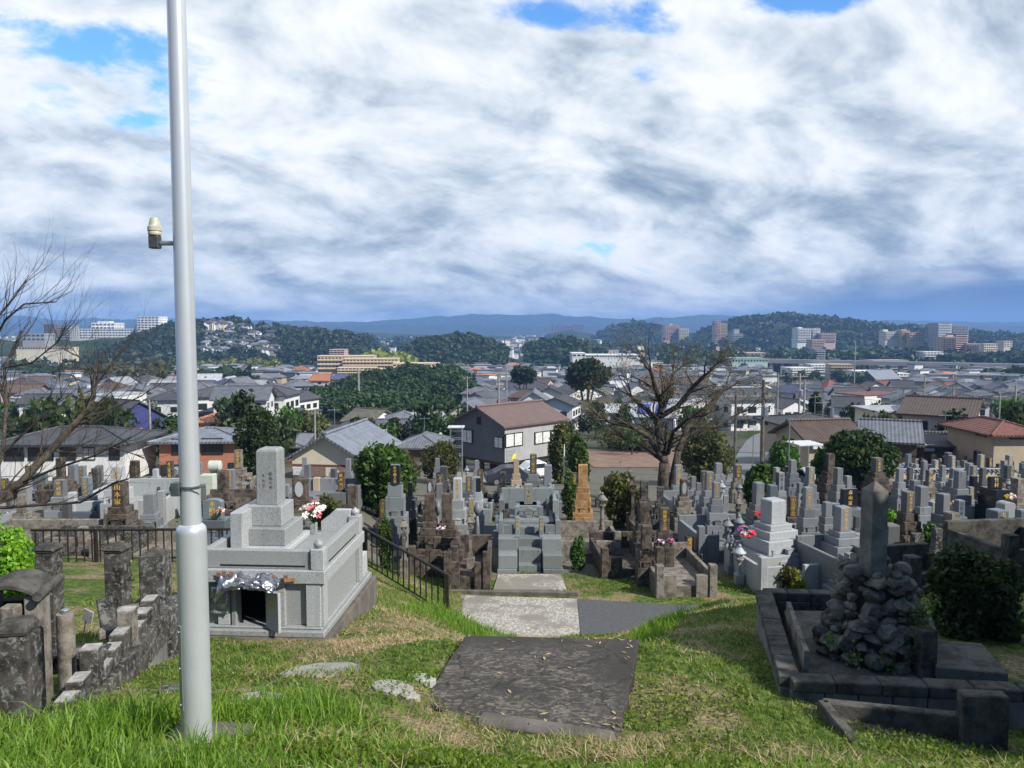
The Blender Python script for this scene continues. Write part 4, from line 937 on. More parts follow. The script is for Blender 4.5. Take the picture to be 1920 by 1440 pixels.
# ================= CENTRAL GREY-GREEN GRAVE =================
def central():
    Y0 = 24.15; cx = P(994, 1080, Y0).x; root = empty('stepped_family_grave', (cx, Y0, -7.62), 0, 'stepped grey green granite family grave facing the lane, gold lettered pillar', 'family grave', GR)
    g = M['granite_green']; z = lambda py, Y: P(994, py, Y).z + 7.62; sw = 1.0
    def bx(nm, x, y, z0, sx, sy, sz, m=g, **k): mb = MB(); mb.box(x, y, z0, sx, sy, sz, **k); return mb.build(nm, m, root, bevel=.012)
    for s in (-1, 1):
        bx('front_course', s * .72, .2, 0, .62, .4, z(1068, Y0)); bx('front_block', s * .70, .42, z(1068, Y0), .60, .7, z(1050, Y0) - z(1068, Y0) + .12)
        bx('front_block', s * .70, 1.0, 0, .62, .75, .95); bx('front_panel', s * .72, 1.28, .95, .42, .1, .30)
        bx('corner_post', s * .93, 1.3, .95, .17, .17, .46); bx('side_wall', s * .93, 2.6, .0, .12, 2.6, 1.42); bx('side_wall', s * .93, 3.3, 1.42, .12, 1.2, .32)
        bx('corner_post', s * .92, 2.5, 1.3, .2, .2, .52)
        p_ = bx('inner_post', s * .39, 1.22, .9, .15, .15, .62); mb = vtext('村原家', s * .39, 1.22 - .081, 1.46, .1, .13); mb.build('lettering', M['gold'], p_, fix=False)
        mb = MB(); mb.prism([(0, 0), (.1, 0), (.1, .38), (.06, .42), (0, .40)], -.06, .06, M=Matrix.Translation((s * .39, .75, .6)) @ Matrix.Rotation(R(90), 4, 'Z') @ Matrix.Rotation(R(90), 4, 'X')); mb.build('stair_cheek', g, root, bevel=.004)
    for k, (y_, h_) in enumerate(((.22, .22), (.55, .62), (.95, .88), (1.5, 1.12), (2.0, 1.26))): bx('step', 0, y_ + .25, 0, .72 + .003 * k, .52, h_)
    bx('deck', 0, 2.8, 0, 1.7, 1.9, 1.22); bx('back_wall', 0, 3.85, 0, 1.9, .12, 1.95)
    zz = 1.22; bx('plinth', 0, 3.05, zz, .86, .8, .34)
    zp = z(957, 27.2); zt = z(907, 27.2); bx('plinth', 0, 3.05, zz + .34, .62, .58, zp - zz - .34)
    mb = MB(); mb.box(0, 3.05, zp, .29, .29, zt - zp - .02); mb.box(0, 3.05, zt - .02, .285, .285, .02, .85, .85); st = mb.build('stone', g, root, bevel=.008)
    vtext('村原家之墓', 0, 3.05 - .151, zt - .04, .14, (zt - zp) * .185, bold=.03).build('lettering', M['gold'], st, fix=False)
    for s in (-1, 1): bx('flower_pillar', s * .40, 2.25, zz, .17, .17, .42); bx('altar_leg', s * .16, 2.2, zz, .035, .05, .26)
    mb = MB(); mb.prism([(-.3, 0), (.3, 0), (.3, .05), (.15, .08), (0, .14), (-.15, .08), (-.3, .05)], -.12, .12, M=Matrix.Translation((0, 2.2, zz + .26)) @ Matrix.Rotation(R(90), 4, 'X')); mb.build('altar_roof', g, root, bevel=.006)
    bx('incense_box', 0, 2.2, zz, .18, .16, .14); bx('side_pillar', .66, 2.7, zz, .1, .1, .62)
central()
# ================= GRAVES PLACED ONE BY ONE =================
# px, top, width, pillar bottom, distance, material, text, extra
DK, GN, MD, BL, WH, BK, TN, OB, OD, OG, OL, BU = 'granite_dark', 'granite_green', 'granite_mid', 'granite', 'granite_white', 'black', 'tan', 'old_brown', 'old_dark', 'old_grey', 'old_lichen', 'granite_blue'
HG = [
 (221, 873, 20, 900, 25, WH, '山家', {}, 'white topped stone with gold letters just behind the dark tall stone by the railing'),
 (225, 903, 23, 948, 22.6, OB, '山本家', {'tiers': 3}, 'tall dark brown old stone on a broad plinth behind the left railing'),
 (281, 925, 19, 962, 24, MD, '', {}, 'plain grey pillar between the dark brown stone and the metal pole'),
 (48, 912, 15, 942, 28, MD, '上田家', {}, 'grey stone half hidden by bare branches at the left edge'),
 (113, 899, 18, 930, 27, MD, '中村家', {}, 'grey stone with gold letters seen through the bare branches'),
 (137, 871, 14, 900, 33, MD, '', {}, 'plain grey stone behind the branches, under the big white house'),
 (75, 886, 26, 915, 31, BU, '', {'style': 'wide'}, 'broad dark grey stone behind the bare branches'),
 (327, 876, 19, 892, 36, MD, '', {'style': 'round'}, 'round topped grey stone below the brick house'),
 (292, 879, 9, 893, 37, WH, '', {}, 'small pale stone left of the round topped one under the brick house'),
 (432, 880, 15, 914, 31, MD, '浅岡家之墓', {}, 'grey stone with five gold letters right of the round water tank'),
 (460, 906, 13, 928, 30, MD, '村家', {}, 'small grey stone with gold letters near the round water tank'),
 (400, 935, 36, 972, 21.5, BU, '木庭家', {'style': 'round', 'depth': .22, 'sz': .17, 'tiers': 2}, 'blue grey round shouldered stone with three gold letters beside the metal pole'),
 (563, 895, 26, 935, 28, OB, '', {'style': 'panel'}, 'brown old stone with a pale framed panel left of the tan stone'),
 (594, 895, 12, 922, 31, TN, '', {'basemat': 'old_grey'}, 'tan sandstone pillar behind the lilies'),
 (571, 857, 8, 880, 44, MD, '', {'tiers': 4}, 'tall grey stone in front of the cream gable, left'),
 (627, 883, 17, 900, 36, WH, '小', {'style': 'round', 'ink': 'black', 'wide': .5}, 'white round headed stone on a wide white base below the cream gable'),
 (653, 860, 9, 882, 42, MD, '', {}, 'plain grey stone against the left edge of the big green bush'),
 (661, 910, 17, 955, 23, OB, '', {'tiers': 3, 'basemat': 'old_grey'}, 'weathered brown pillar on a moulded base left of the big green bush'),
 (741, 871, 18, 907, 26.5, BK, '金守樹之墓', {'basemat': 'granite_green', 'style': 'lotus'}, 'polished black stone with gold letters in front of the big green bush'),
 (769, 904, 9, 930, 29, BK, '', {}, 'black slim stone right of the polished black one with gold letters'),
 (775, 937, 7, 955, 25.5, BK, '', {}, 'very small black post on a pale kerb'),
 (806, 925, 18, 976, 24.6, OB, '', {'basemat': 'old_brown', 'tiers': 4}, 'weathered brown pillar, left one of the matching pair'),
 (838, 925, 19, 979, 24.6, OB, '', {'basemat': 'old_brown', 'tiers': 4}, 'weathered brown pillar, right one of the matching pair'),
 (858, 896, 16, 936, 27, WH, '中原家之墓', {'basemat': 'granite'}, 'pale violet grey stone with bold gold letters behind the brown pair'),
 (806, 899, 11, 926, 31, OB, '', {'style': 'panel'}, 'brown stone with a white oval panel'),
 (822, 886, 8, 908, 36, OB, '', {}, 'narrow brown stone left of the dark broad one'),
 (832, 874, 13, 900, 36, DK, '', {}, 'dark broad stone above the brown stones'),
 (820, 859, 8, 876, 41, MD, '', {}, 'grey stone nearest the scaffold tower'),
 (897, 896, 9, 922, 28.5, BK, '', {'basemat': 'granite', 'kerb': 1.3}, 'black stone inside a pale grey box plot'),
 (894, 863, 8, 882, 40, MD, '', {}, 'grey stone beneath the dark corner of the stilt house'),
 (968, 860, 10, 888, 36, TN, '', {'basemat': 'tan', 'tiers': 3}, 'pinkish beige stone in front of the white car'),
 (1000, 851, 13, 888, 36, DK, '村上家之墓', {'tiers': 3, 'basemat': 'granite_mid'}, 'dark grey stone with gold letters and a broad base by the white car'),
 (1026, 875, 9, 898, 36, GN, '木家之墓', {}, 'grey green stone with gold letters right of the white car'),
 (1093, 871, 18, 912, 29.5, 'orange_stone', '', {'basemat': 'orange_stone', 'tiers': 4, 'nar': .45}, 'orange sandstone pillar on moulded orange plinths'),
 (1208, 902, 14, 935, 30, OL, '', {}, 'lichened pillar right of the old house shaped lantern'),
 (1207, 941, 18, 980, 25.5, OB, '', {'basemat': 'old_brown'}, 'dark plain old pillar behind the walled plot with purple flowers'),
 (1246, 952, 18, 996, 24.3, OB, '後藤家之墓', {'basemat': 'old_brown', 'tiers': 2}, 'dark stone with gold letters above the purple flowers'),
 (1212, 984, 19, 1030, 23.2, OB, '', {'tiers': 2}, 'blunt brown stone left of the dark one with gold letters'),
 (1238, 912, 12, 942, 29, OL, '', {}, 'grey lichened pillar at the foot of the cherry trunk'),
 (1282, 898, 13, 930, 29.5, OB, '', {'style': 'panel', 'basemat': 'old_grey', 'tiers': 4}, 'narrow brown stone with an oval panel on stacked old blocks'),
 (1330, 884, 15, 918, 31.5, MD, '大成家之墓', {}, 'grey stone with five orange gold letters, left of the pair by the path'),
 (1343, 904, 13, 934, 27.5, MD, '大田家之墓', {'tiers': 4}, 'grey stone with gold letters on a tall panelled podium by the path'),
 (1347, 868, 12, 888, 37, MD, '', {}, 'plain grey stone behind the pair with gold letters'),
 (1384, 872, 11, 896, 38, DK, '高田家', {'basemat': 'old_grey'}, 'dark stone with gold letters beside the road bend'),
 (1300, 893, 9, 915, 36, MD, '', {}, 'grey stone beside the cherry trunk'),
 (1310, 905, 9, 920, 33, MD, '', {}, 'short grey stone in the pale plot right of the cherry trunk'),
 (1422, 904, 17, 944, 29, MD, '', {'basemat': 'granite_mid'}, 'plain grey pillar in front of the round green bush'),
 (1448, 909, 16, 935, 28, BU, '', {}, 'blue black short pillar right of the round green bush'),
 (1450, 935, 34, 979, 24.3, BL, '', {'tiers': 4, 'yaw': 22, 'basemat': 'granite'}, 'very broad pale grey stone on a tall podium beside the pink flowers'),
 (1463, 885, 12, 920, 33, MD, '山本之墓', {'ink': 'black'}, 'grey stone with black letters right of the round green bush'),
 (1486, 862, 12, 886, 38, MD, '', {'ink': 'black', 'basemat': 'granite_blue'}, 'grey stone on a dark base above the sloping black roofs'),
 (1519, 875, 13, 908, 31, MD, '坂口家之墓', {}, 'grey stone with gold letters below the hedge, left of the brown pillar'),
 (1515, 913, 15, 952, 26, MD, '山中増之墓', {'kerb': 1.6, 'tiers': 3}, 'grey stone with gold letters inside bright railings of stone'),
 (1551, 941, 14, 968, 26.3, MD, '', {}, 'plain small grey pillar left of the wide black stone'),
 (1556, 850, 14, 884, 35, OB, '', {'basemat': 'old_brown', 'tiers': 4}, 'brown pillar on a stack of old blocks in front of the big dark tree'),
 (1572, 877, 13, 908, 32, MD, '', {}, 'grey pillar right of the brown one on stacked blocks'),
 (1592, 916, 32, 950, 27, BK, '森山家', {'style': 'wide', 'basemat': 'granite_blue', 'sz': .16}, 'wide polished black stone with three gold letters'),
 (1580, 949, 24, 994, 23.6, MD, '園田家之墓', {'tiers': 4, 'yaw': 14}, 'grey stone with big gold letters on a high plinth above the boulder mound'),
 (1645, 858, 16, 885, 34, DK, '石坂家墓', {'basemat': 'old_brown', 'tiers': 4}, 'dark old stone with gold letters at the foot of the big dark tree'),
 (1687, 878, 11, 903, 33, MD, '', {}, 'grey pillar right of the big dark tree'),
 (1703, 921, 18, 960, 26, DK, '村永家之墓', {'basemat': 'old_brown', 'yaw': 10}, 'dark stone with gold letters right of the tall monument pillar'),
 (1728, 911, 18, 948, 27, MD, '', {'yaw': 14}, 'pale grey pillar close behind the dark gold lettered stone'),
 (1716, 900, 14, 930, 30, MD, '', {}, 'grey pillar third behind the dark gold lettered stone'),
 (1768, 925, 19, 963, 25.5, MD, '', {'yaw': 25}, 'plain pale pillar standing above the green shrub'),
 (1784, 960, 22, 1006, 21.5, OG, '', {'yaw': 22, 'basemat': 'old_brown'}, 'brown grey blunt pillar above the dark round bush'),
 (1799, 937, 14, 968, 26.5, BU, '山田家', {'ink': 'black'}, 'bluish stone with dark letters right of the plain pale pillar'),
 (1800, 882, 16, 915, 32, MD, '', {'tiers': 3, 'wide': .3}, 'tall grey pillar on broad steps before the tiled wall'),
 (1870, 955, 28, 1001, 21.5, BU, '吉田家', {'yaw': 18, 'tiers': 2, 'sz': .2}, 'large blue grey stone with sweeping gold letters near the right edge'),
 (1886, 940, 24, 975, 24, WH, '', {'style': 'round', 'wide': .3}, 'white round headed stone behind the large blue grey one'),
 (1909, 896, 18, 930, 28, OG, '', {}, 'olive grey broad pillar at the right edge'),
 (1917, 955, 18, 1000, 21, BU, '', {}, 'blue grey pillar cut by the right edge'),
 (1866, 893, 26, 915, 31, BK, '竹村', {'style': 'wide'}, 'wide black stone below the tiled wall'),
 (1733, 864, 9, 890, 38, MD, '', {}, 'slim grey pillar in front of the tiled wall'),
 (1743, 881, 10, 903, 34, OG, '大山', {}, 'brownish stone with gold letters before the tiled wall'),
 (1843, 877, 9, 905, 37, DK, '', {}, 'dark slim pillar touching the tiled wall'),
 (1668, 982, 27, 1052, 19.0, 'granite_dark', '', {'tiers': 1}, 'tall plain black grey pillar just right of the monument pillar'),
 (1853, 1008, 14, 1040, 20.5, BU, '竹内', {'ink': 'white', 'style': ''}, 'blue grey post with a white name plate'),
 (1606, 968, 9, 990, 26, DK, '', {}, 'small dark stone behind the monument pillar'),
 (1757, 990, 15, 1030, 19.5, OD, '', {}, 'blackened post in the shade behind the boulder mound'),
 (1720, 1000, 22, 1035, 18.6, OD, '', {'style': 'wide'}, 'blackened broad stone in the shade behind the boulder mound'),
 (1500, 905, 9, 925, 31, MD, '', {}, 'small grey stone left of the bright stone railings'),
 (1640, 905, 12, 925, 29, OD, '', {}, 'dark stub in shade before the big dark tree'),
 (950, 955, 11, 975, 26.5, OB, '', {}, 'small brown pillar left of the stepped grave'),
 (1077, 915, 8, 940, 31, OG, '', {}, 'old grey pillar left of the orange one'),
]
for (px, yt, wp, ybt, Y, m, tx, kw, lb) in HG:
    kw = dict(kw); kw.setdefault('yaw', random.uniform(-6, 6) if px < 1400 else random.uniform(4, 16)); grave(px, yt, wp, ybt, Y, m, tx, label=lb, **kw)
hero_xy = []
for (px, yt, wp, ybt, Y, *_r) in HG: p = P(px, yt, Y); hero_xy.append((p.x, p.y, 1.25))
hero_xy += [(.55, 26, 2.0), (.55, 24, 1.8)]

# plot walls, podiums
def plotbox(px, py, Y, w, d, h, m, label, yaw=0, rail=False, floor=True, name='grave_plot', open_front=False):
    p = P(px, py, Y); g0 = gz(p.x, p.y); root = empty(name, (p.x, p.y, g0 - .03), R(yaw), label, 'grave plot', 'stone plot kerbs between the graves'); mm = M[m]; t = .13
    for s in (-1, 1):
        mb = MB(); mb.box(s * (w / 2 - t / 2), 0, -.3, t, d - .3, h + .3 + (.2 if rail else 0)); mb.build('side_kerb', mm, root, bevel=.012)
        mb = MB(); mb.box(s * (w / 2 - t * .8), -d / 2 + t / 2, -.3, .22, .22, h + .6); mb.build('corner_post', mm, root, bevel=.012)
    mb = MB(); mb.box(0, d / 2 - t / 2, -.3, w - .02, t, h + .45); mb.build('back_kerb', mm, root, bevel=.012)
    for s in (-1, 1): mb = MB(); mb.box(s * w * .31, -d / 2 + t / 2, -.3, w * .30, t, h + .3); mb.build('front_kerb', mm, root, bevel=.012)
    if floor: mb = MB(); mb.box(0, 0, -.3, w - .1, d - .2, .3 + h * .45); mb.build('floor', mm, root)
    hero_xy.append((p.x, p.y, w * .45)); return root
plotbox(1262, 1060, 23.6, 1.75, 3.0, .62, 'old_grey', 'old stone plot with raised kerbs and a purple flowered grave, by the grass', 3)
plotbox(880, 1045, 23.9, 1.35, 2.6, .85, 'old_brown', 'brown stained plot with a lantern inside, left of the stepped grave', 0)
plotbox(815, 1040, 24.2, 1.5, 1.2, .75, 'old_brown', 'low brown altar plot in front of the weathered pair', 0)
plotbox(742, 975, 26.3, 2.3, 2.2, .5, 'old_grey', 'grey plot kerb round the polished black stone', 0)
plotbox(1170, 1040, 25.0, 1.9, 2.6, .7, 'old_brown', 'dark brown walled plot left of the purple flowers', 3)
plotbox(1240, 945, 29.0, 2.2, 2.4, .6, 'old_brown', 'dark walled plot before the cherry trunk', 3)
plotbox(1090, 985, 26.5, 2.4, 2.2, .8, 'old_grey', 'weathered plot below the orange pillar', 0)
plotbox(1300, 925, 33, 2.3, 2.0, .9, 'granite_mid', 'pale plot with railings beside the cherry trunk', 5)
plotbox(1345, 1000, 26.6, 2.1, 2.3, 1.0, 'granite_mid', 'grey panelled podium plot along the footpath', 5)
plotbox(1515, 985, 25.6, 2.4, 2.2, .9, 'granite_mid', 'plot with bright sloping stone rails right of the broad pale stone', 10)
plotbox(1580, 1035, 22.7, 1.5, 2.6, 1.15, 'granite_mid', 'high grey podium with a long side wall left of the boulder mound', 12)
plotbox(1450, 1050, 23.6, 2.1, 2.4, .8, 'granite', 'pale podium wall under the broad pale stone', 10)
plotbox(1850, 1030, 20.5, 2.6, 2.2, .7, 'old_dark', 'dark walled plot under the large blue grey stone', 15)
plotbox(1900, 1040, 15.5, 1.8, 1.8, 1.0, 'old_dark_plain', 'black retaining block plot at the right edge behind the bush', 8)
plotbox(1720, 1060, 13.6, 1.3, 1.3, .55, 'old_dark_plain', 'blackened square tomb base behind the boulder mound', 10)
plotbox(610, 950, 30, 2.6, 2.2, .6, 'granite_mid', 'grey kerbed plot behind the lilies', 0)
plotbox(430, 950, 27.5, 2.2, 2.4, .5, 'old_brown', 'brown kerbed plot right of the metal pole', 0)
plotbox(255, 950, 27, 3.0, 3.2, .9, 'granite', 'pale plot of slabs behind the railing', 5)
plotbox(90, 985, 22, 3.0, 1.6, .5, 'old_grey', 'grey altar plot behind the railing at left', 0)
plotbox(300, 1030, 21.3, 3.0, 1.6, .35, 'old_grey', 'low old plot directly behind the railing beside the metal pole', 0)
plotbox(180, 1030, 21.3, 2.6, 1.4, .45, 'old_lichen', 'lichened low plot directly behind the left railing', 0)

# lanterns
for a in [(1372, 998, 22, 24.0, 'granite_mid', 'stone lantern with onion finial, nearest of the cluster by the footpath', 'a'),
          (1387, 1015, 25, 23.2, 'granite', 'pale stone lantern with vase stem, lowest of the cluster by the footpath', 'a'),
          (1365, 966, 22, 25.6, 'granite_mid', 'stone lantern left at the back of the cluster by the footpath', 'a'),
          (1386, 961, 21, 26.4, 'granite_mid', 'stone lantern right at the back of the cluster by the footpath', 'a'),
          (1385, 982, 24, 25.0, 'granite_green', 'dark stone lantern in the middle of the cluster by the footpath', 'a'),
          (757, 966, 24, 22.8, 'old_grey', 'old four sided lantern behind the sloping railing', 'sq'),
          (882, 958, 24, 23.6, 'old_grey', 'old four sided lantern standing in the brown plot', 'sq'),
          (968, 902, 20, 28.5, 'granite_green', 'grey green lantern left behind the stepped grave', 'a'),
          (1030, 902, 20, 28.5, 'granite_green', 'grey green lantern right behind the stepped grave', 'a'),
          (1129, 918, 22, 27.5, 'old_grey', 'round capped old lantern below the orange pillar', 'a'),
          (1187, 888, 24, 29.5, 'old_brown', 'house shaped old lantern with a tiled cap before the cherry tree', 'sq'),
          (1353, 897, 18, 29.5, 'granite', 'white grey lantern behind the pair of gold lettered stones', 'a'),
          (1385, 926, 20, 28.0, 'old_grey', 'weathered lantern left of the round green bush', 'a'),
          (632, 952, 41, 17.0, 'granite_white', 'white lantern with a broad bell cap behind the big grey tomb', 'a'),
          (875, 872, 11, 37, 'granite', 'small pale lantern under the stilt house', 'a'), (1028, 862, 20, 38, 'granite_green', 'lantern with upswept cap beside the white car', 'sq'),
          (1386, 902, 14, 33, 'granite_green', 'small lantern between the road and the round bush', 'a'), (1891, 895, 14, 32, 'granite_green', 'small lantern near the right edge below the tiled wall', 'a'),
          (467, 888, 12, 33, 'old_grey', 'small old lantern behind the five gold letters stone', 'a'), (1180, 875, 10, 36, 'old_grey', 'small old lantern behind the house shaped one', 'a')]:
    px, yt, wp, Y, m, lb, kd = a; lantern(px, yt, wp, Y, m, lb, kd); p = P(px, yt, Y); hero_xy.append((p.x, p.y, .7))
for px, yt, wp, Y, lb in [(821, 940, 12, 25.2, 'grey vase shaped lantern between the weathered pair'), (895, 942, 15, 25.6, 'grey mushroom capped vase lantern right of the violet grey stone')]:
    lantern(px, yt, wp, Y, 'granite_mid', lb, 'urn'); p = P(px, yt, Y); hero_xy.append((p.x, p.y, .6))

# round water tank on a pedestal, pale box beside it
def tank():
    p = P(403, 873, 30); g0 = gz(p.x, p.y); root = empty('water_tank', (p.x, p.y, g0), 0, 'pale green round water tank lying on a thin stand near the brick house', 'water tank')
    z = p.z - g0; mb = MB(); mb.tube([(-.24, 0, z), (-.2, 0, z), (.2, 0, z), (.24, 0, z)], [.12, .2, .2, .13], 20); mb.build('barrel', M['tank'], root, smooth=False); mb = MB(); mb.tube([(.05, 0, -.1), (.05, 0, z - .18)], .03, 8); mb.build('stand', M['bracket'], root)
    q = P(391, 905, 29.6); mb = MB(); g1 = gz(q.x, q.y); mb.box(0, 0, 0, .5, .4, q.z - g1 + .33); o = mb.build('electric_cabinet', M['tank'], None, bevel=.02); o.location = (q.x, q.y, g1); tag(o, 'pale green metal cabinet right below the round water tank', 'cabinet')
M['tank'] = plain('tank_plastic', (.48, .53, .45), .6, 0, .06, 4)
tank()

# flowers
for px, py, Y, r, h, cols, lb, sd in [
  (1405, 1000, 23.7, .24, .26, ['pet_hot', 'pet_pink', 'pet_white'], 'large pink and red bouquet left of the broad pale stone', 5),
  (1392, 992, 24.2, .18, .2, ['pet_pink', 'pet_purple'], 'mauve and pink bouquet behind the large red one', 6),
  (1427, 962, 26.5, .2, .2, ['pet_orange', 'pet_yellow', 'pet_hot'], 'orange and yellow flowers beside the broad pale stone', 7),
  (1239, 1014, 22.7, .12, .12, ['pet_purple', 'pet_white'], 'purple and white flowers at left of the gold lettered dark stone', 8),
  (1257, 1012, 22.7, .12, .14, ['pet_purple', 'pet_pink'], 'purple flowers at right of the gold lettered dark stone', 9),
  (1776, 900, 31, .22, .2, ['pet_orange', 'pet_hot', 'pet_yellow'], 'orange and red flowers before the tall grey pillar on broad steps', 10),
  (1789, 902, 31, .15, .2, ['pet_yellow', 'pet_white'], 'yellow white flowers touching the tall grey pillar', 11),
  (1844, 908, 31.5, .16, .2, ['pet_pink', 'pet_white'], 'pink flowers left of the wide black stone by the tiled wall', 12),
  (1696, 897, 33.5, .18, .26, ['pet_yellow'], 'tall yellow flowers right of the big dark tree', 13),
  (1752, 905, 32, .14, .14, ['pet_white'], 'white flowers before the brownish gold lettered stone', 14),
  (1895, 930, 26, .2, .2, ['pet_white', 'pet_yellow', 'pet_purple'], 'mixed bouquet above the white round headed stone', 15),
  (1868, 868, 60, .4, .4, ['pet_yellow'], 'yellow flowers among the dark stones of the far plot', 16), (1815, 865, 60, .4, .4, ['pet_orange', 'pet_yellow'], 'orange flowers among the dark stones of the far plot', 17),
  (412, 958, 21.2, .12, .2, ['pet_white', 'pet_orange'], 'small white flowers beside the three gold letters stone', 18),
  (828, 990, 23.8, .14, .16, ['pet_purple', 'pet_white'], 'withered purple flowers at the weathered pair', 19)]:
    q = P(px, py, Y); q.z = min(q.z, gz(q.x, q.y) + .85 + h * .6) if Y > 28 else q.z; bouquet((q.x, q.y, q.z - h * .6), r, h, cols, lb, sd, 12 if Y > 30 else 18)

# ================= RANDOM GRAVES FILLING THE ROWS =================
taken = list(hero_xy)
def free(x, y, r=1.0):
    return all((x - a) ** 2 + (y - b) ** 2 > ((r + c) * .5) ** 2 * 1.0 for a, b, c in taken)
def in_tree(x, y): return any((x - a) ** 2 + (y - b) ** 2 < c * c for a, b, c in KEEP)
KEEP = []
for px, py, Y, r in [(716, 940, 31, 1.6), (1248, 930, 36.5, 1.3), (1423, 930, 33.5, 1.2), (1610, 900, 41, 3.4), (1090, 905, 32, 1.0), (1165, 920, 32, 1.6), (620, 940, 27, .9), (495, 930, 33, 1.5)]:
    p = P(px, py, Y); KEEP.append((p.x, Y, r))
KEEP += [(-4.5, 31, 1), (5.2, 27.5, .9), (5.9, 29.5, .9), (6.6, 31.5, .9), (4.6, 25.5, .9)]
templates = {}
def template(m, kind):
    if (m, kind) not in templates:
        T_ = []; w = .27; d = .27
        if kind == 'tall':   T_ = [('plinth', [(0, 0, -.4, 1.0, .95, .72)]), ('plinth', [(0, 0, .32, .72, .66, .2)]), ('plinth', [(0, 0, .52, .5, .46, .24)]), ('stone', [(0, 0, .76, w, d, .74)])]
        if kind == 'high':   T_ = [('plinth', [(0, 0, -.4, 1.5, 1.5, 1.05)]), ('plinth', [(0, .1, .65, .95, .9, .22)]), ('plinth', [(0, .1, .87, .58, .52, .26)]), ('stone', [(0, .1, 1.13, .31, .31, .82)])]
        if kind == 'wide':   T_ = [('plinth', [(0, 0, -.4, 1.3, 1.0, .75)]), ('plinth', [(0, 0, .35, 1.0, .5, .18)]), ('stone', [(0, 0, .53, .72, .16, .52)])]
        if kind == 'low':    T_ = [('plinth', [(0, 0, -.4, .8, .8, .6)]), ('plinth', [(0, 0, .2, .5, .46, .18)]), ('stone', [(0, 0, .38, .24, .24, .55)])]
        out = []
        for nm_, bs in T_:
            mb = MB(); 
            for b_ in bs: mb.box(*b_)
            if nm_ == 'plinth' and len(out) == 0 and kind in ('high', 'wide'):
                x, y, z, sx, sy, sz = bs[0]
                for s in (-1, 1): mb.box(s * sx * .46, -.5, z + sz, .1, .25, .26)
                for s in (-1, 1): mb.box(s * sx * .47, .05, z + sz, .08, sy * .9, .14)
            if len(out) == 0: vase_pair(mb, .3, -.36, bs[0][2] + bs[0][5], .17); mb.box(0, -.36, bs[0][2] + bs[0][5], .2, .12, .15)
            out.append((nm_, mb.mesh(nm_, M[m], .012)))
        b_ = T_[-1][1][0]
        names = ['田中家之墓', '井上家之墓', '松本家墓', '中島家之墓', '坂本家之墓'] if kind != 'wide' else ['東家', '南無', '林家']
        ins = [vtext(s, 0, b_[1] - b_[4] / 2 - .004, b_[2] + b_[5] * .95, (.15 if kind != 'wide' else .15), b_[5] * .9 / len(s), bold=.03).mesh('lettering', M['gold'], fix=False) for s in names]
        templates[(m, kind)] = (out, ins)
    return templates[(m, kind)]
AUTO = []
def add_random(x, y, m, kind, sc_, yaw, insc, grp, desc):
    g0 = gz(x, y); root = empty('gravestone', (x, y, g0), R(yaw)); root.scale = (sc_, sc_, sc_ * random.uniform(.9, 1.12)); root.rotation_euler.x = R(random.gauss(0, .7)); root.rotation_euler.y = R(random.gauss(0, .7))
    out, ins = template(m, kind)
    for nm_, me in out: o = bpy.data.objects.new(nm_, me); link(o, root)
    if insc: link(bpy.data.objects.new('lettering', random.choice(ins)), o)
    tag(root, None, 'gravestone', grp); AUTO.append((root, desc)); taken.append((x, y, .95)); return root
CN = {MD: 'mid grey', BL: 'pale grey', GN: 'grey green', DK: 'dark grey', BK: 'black', OB: 'weathered brown', OG: 'old grey', WH: 'whitish', BU: 'blue grey', OL: 'lichened', OD: 'blackened', TN: 'tan'}
KN = {'tall': 'pillar', 'high': 'stepped', 'wide': 'broad', 'low': 'small'}
def try_grave(x, y, pal, far=False, yaw=0, rr=1.0):
    pxq, pyq = proj((x, y, gz(x, y) + .8))
    if pxq < -30 or pxq > 1950: return
    if not free(x, y, rr) or in_tree(x, y): return
    if 1345 < pxq < 1455 and y > 33: return
    if y > 38 and pxq < 1450: return
    m = random.choice(pal); kind = random.choices(['tall', 'high', 'wide', 'low'], [5, 1.6, 1.3, 2.6])[0]; ins = random.random() < .55
    add_random(x, y, m, kind, random.uniform(.78, 1.05), yaw + random.uniform(-5, 5), ins, GR, f"{CN[m]} {KN[kind]} gravestone" + (' with gold letters' if ins else ''))
palL = [MD, MD, OB, OG, OB, DK, MD, BU, OL]; palC = [MD, OB, OG, OB, GN, DK, OB, OL, MD]; palR = [MD, MD, MD, BU, DK, GN, GN, OB, BK]
rg = random.Random(21)
for y in np.arange(22.4, 35.5, 1.75):       # left field
    for x in np.arange(-31, -3.2, 1.55):
        if x > -6.2 and y < 24.5: continue
        if y > 35 and rg.random() < .2: continue
        try_grave(x + rg.uniform(-.3, .3), y + rg.uniform(-.35, .35), palL, yaw=rg.choice([0, 0, 8, -10]))
for y in np.arange(25.4, 43, 1.8):        # centre
    for x in np.arange(-3.2, 12, 1.5):
        if 3.0 < x - (y - 24) * .33 < 4.6 and y < 34: continue
        if y > 40 and x < 2: continue
        if rg.random() < .1: continue
        try_grave(x + rg.uniform(-.3, .3), y + rg.uniform(-.35, .35), palC if x < 6 else palR, yaw=0)
for y in np.arange(21.5, 52, 1.8):        # right
    for x in np.arange(6.5, 34, 1.5):
        if y > 44 and x < 19.5: continue
        if y < 24 and x < 9.5: continue
        if rg.random() < .08: continue
        try_grave(x + rg.uniform(-.3, .3), y + rg.uniform(-.35, .35), palR, yaw=rg.choice([6, 12, 14]))
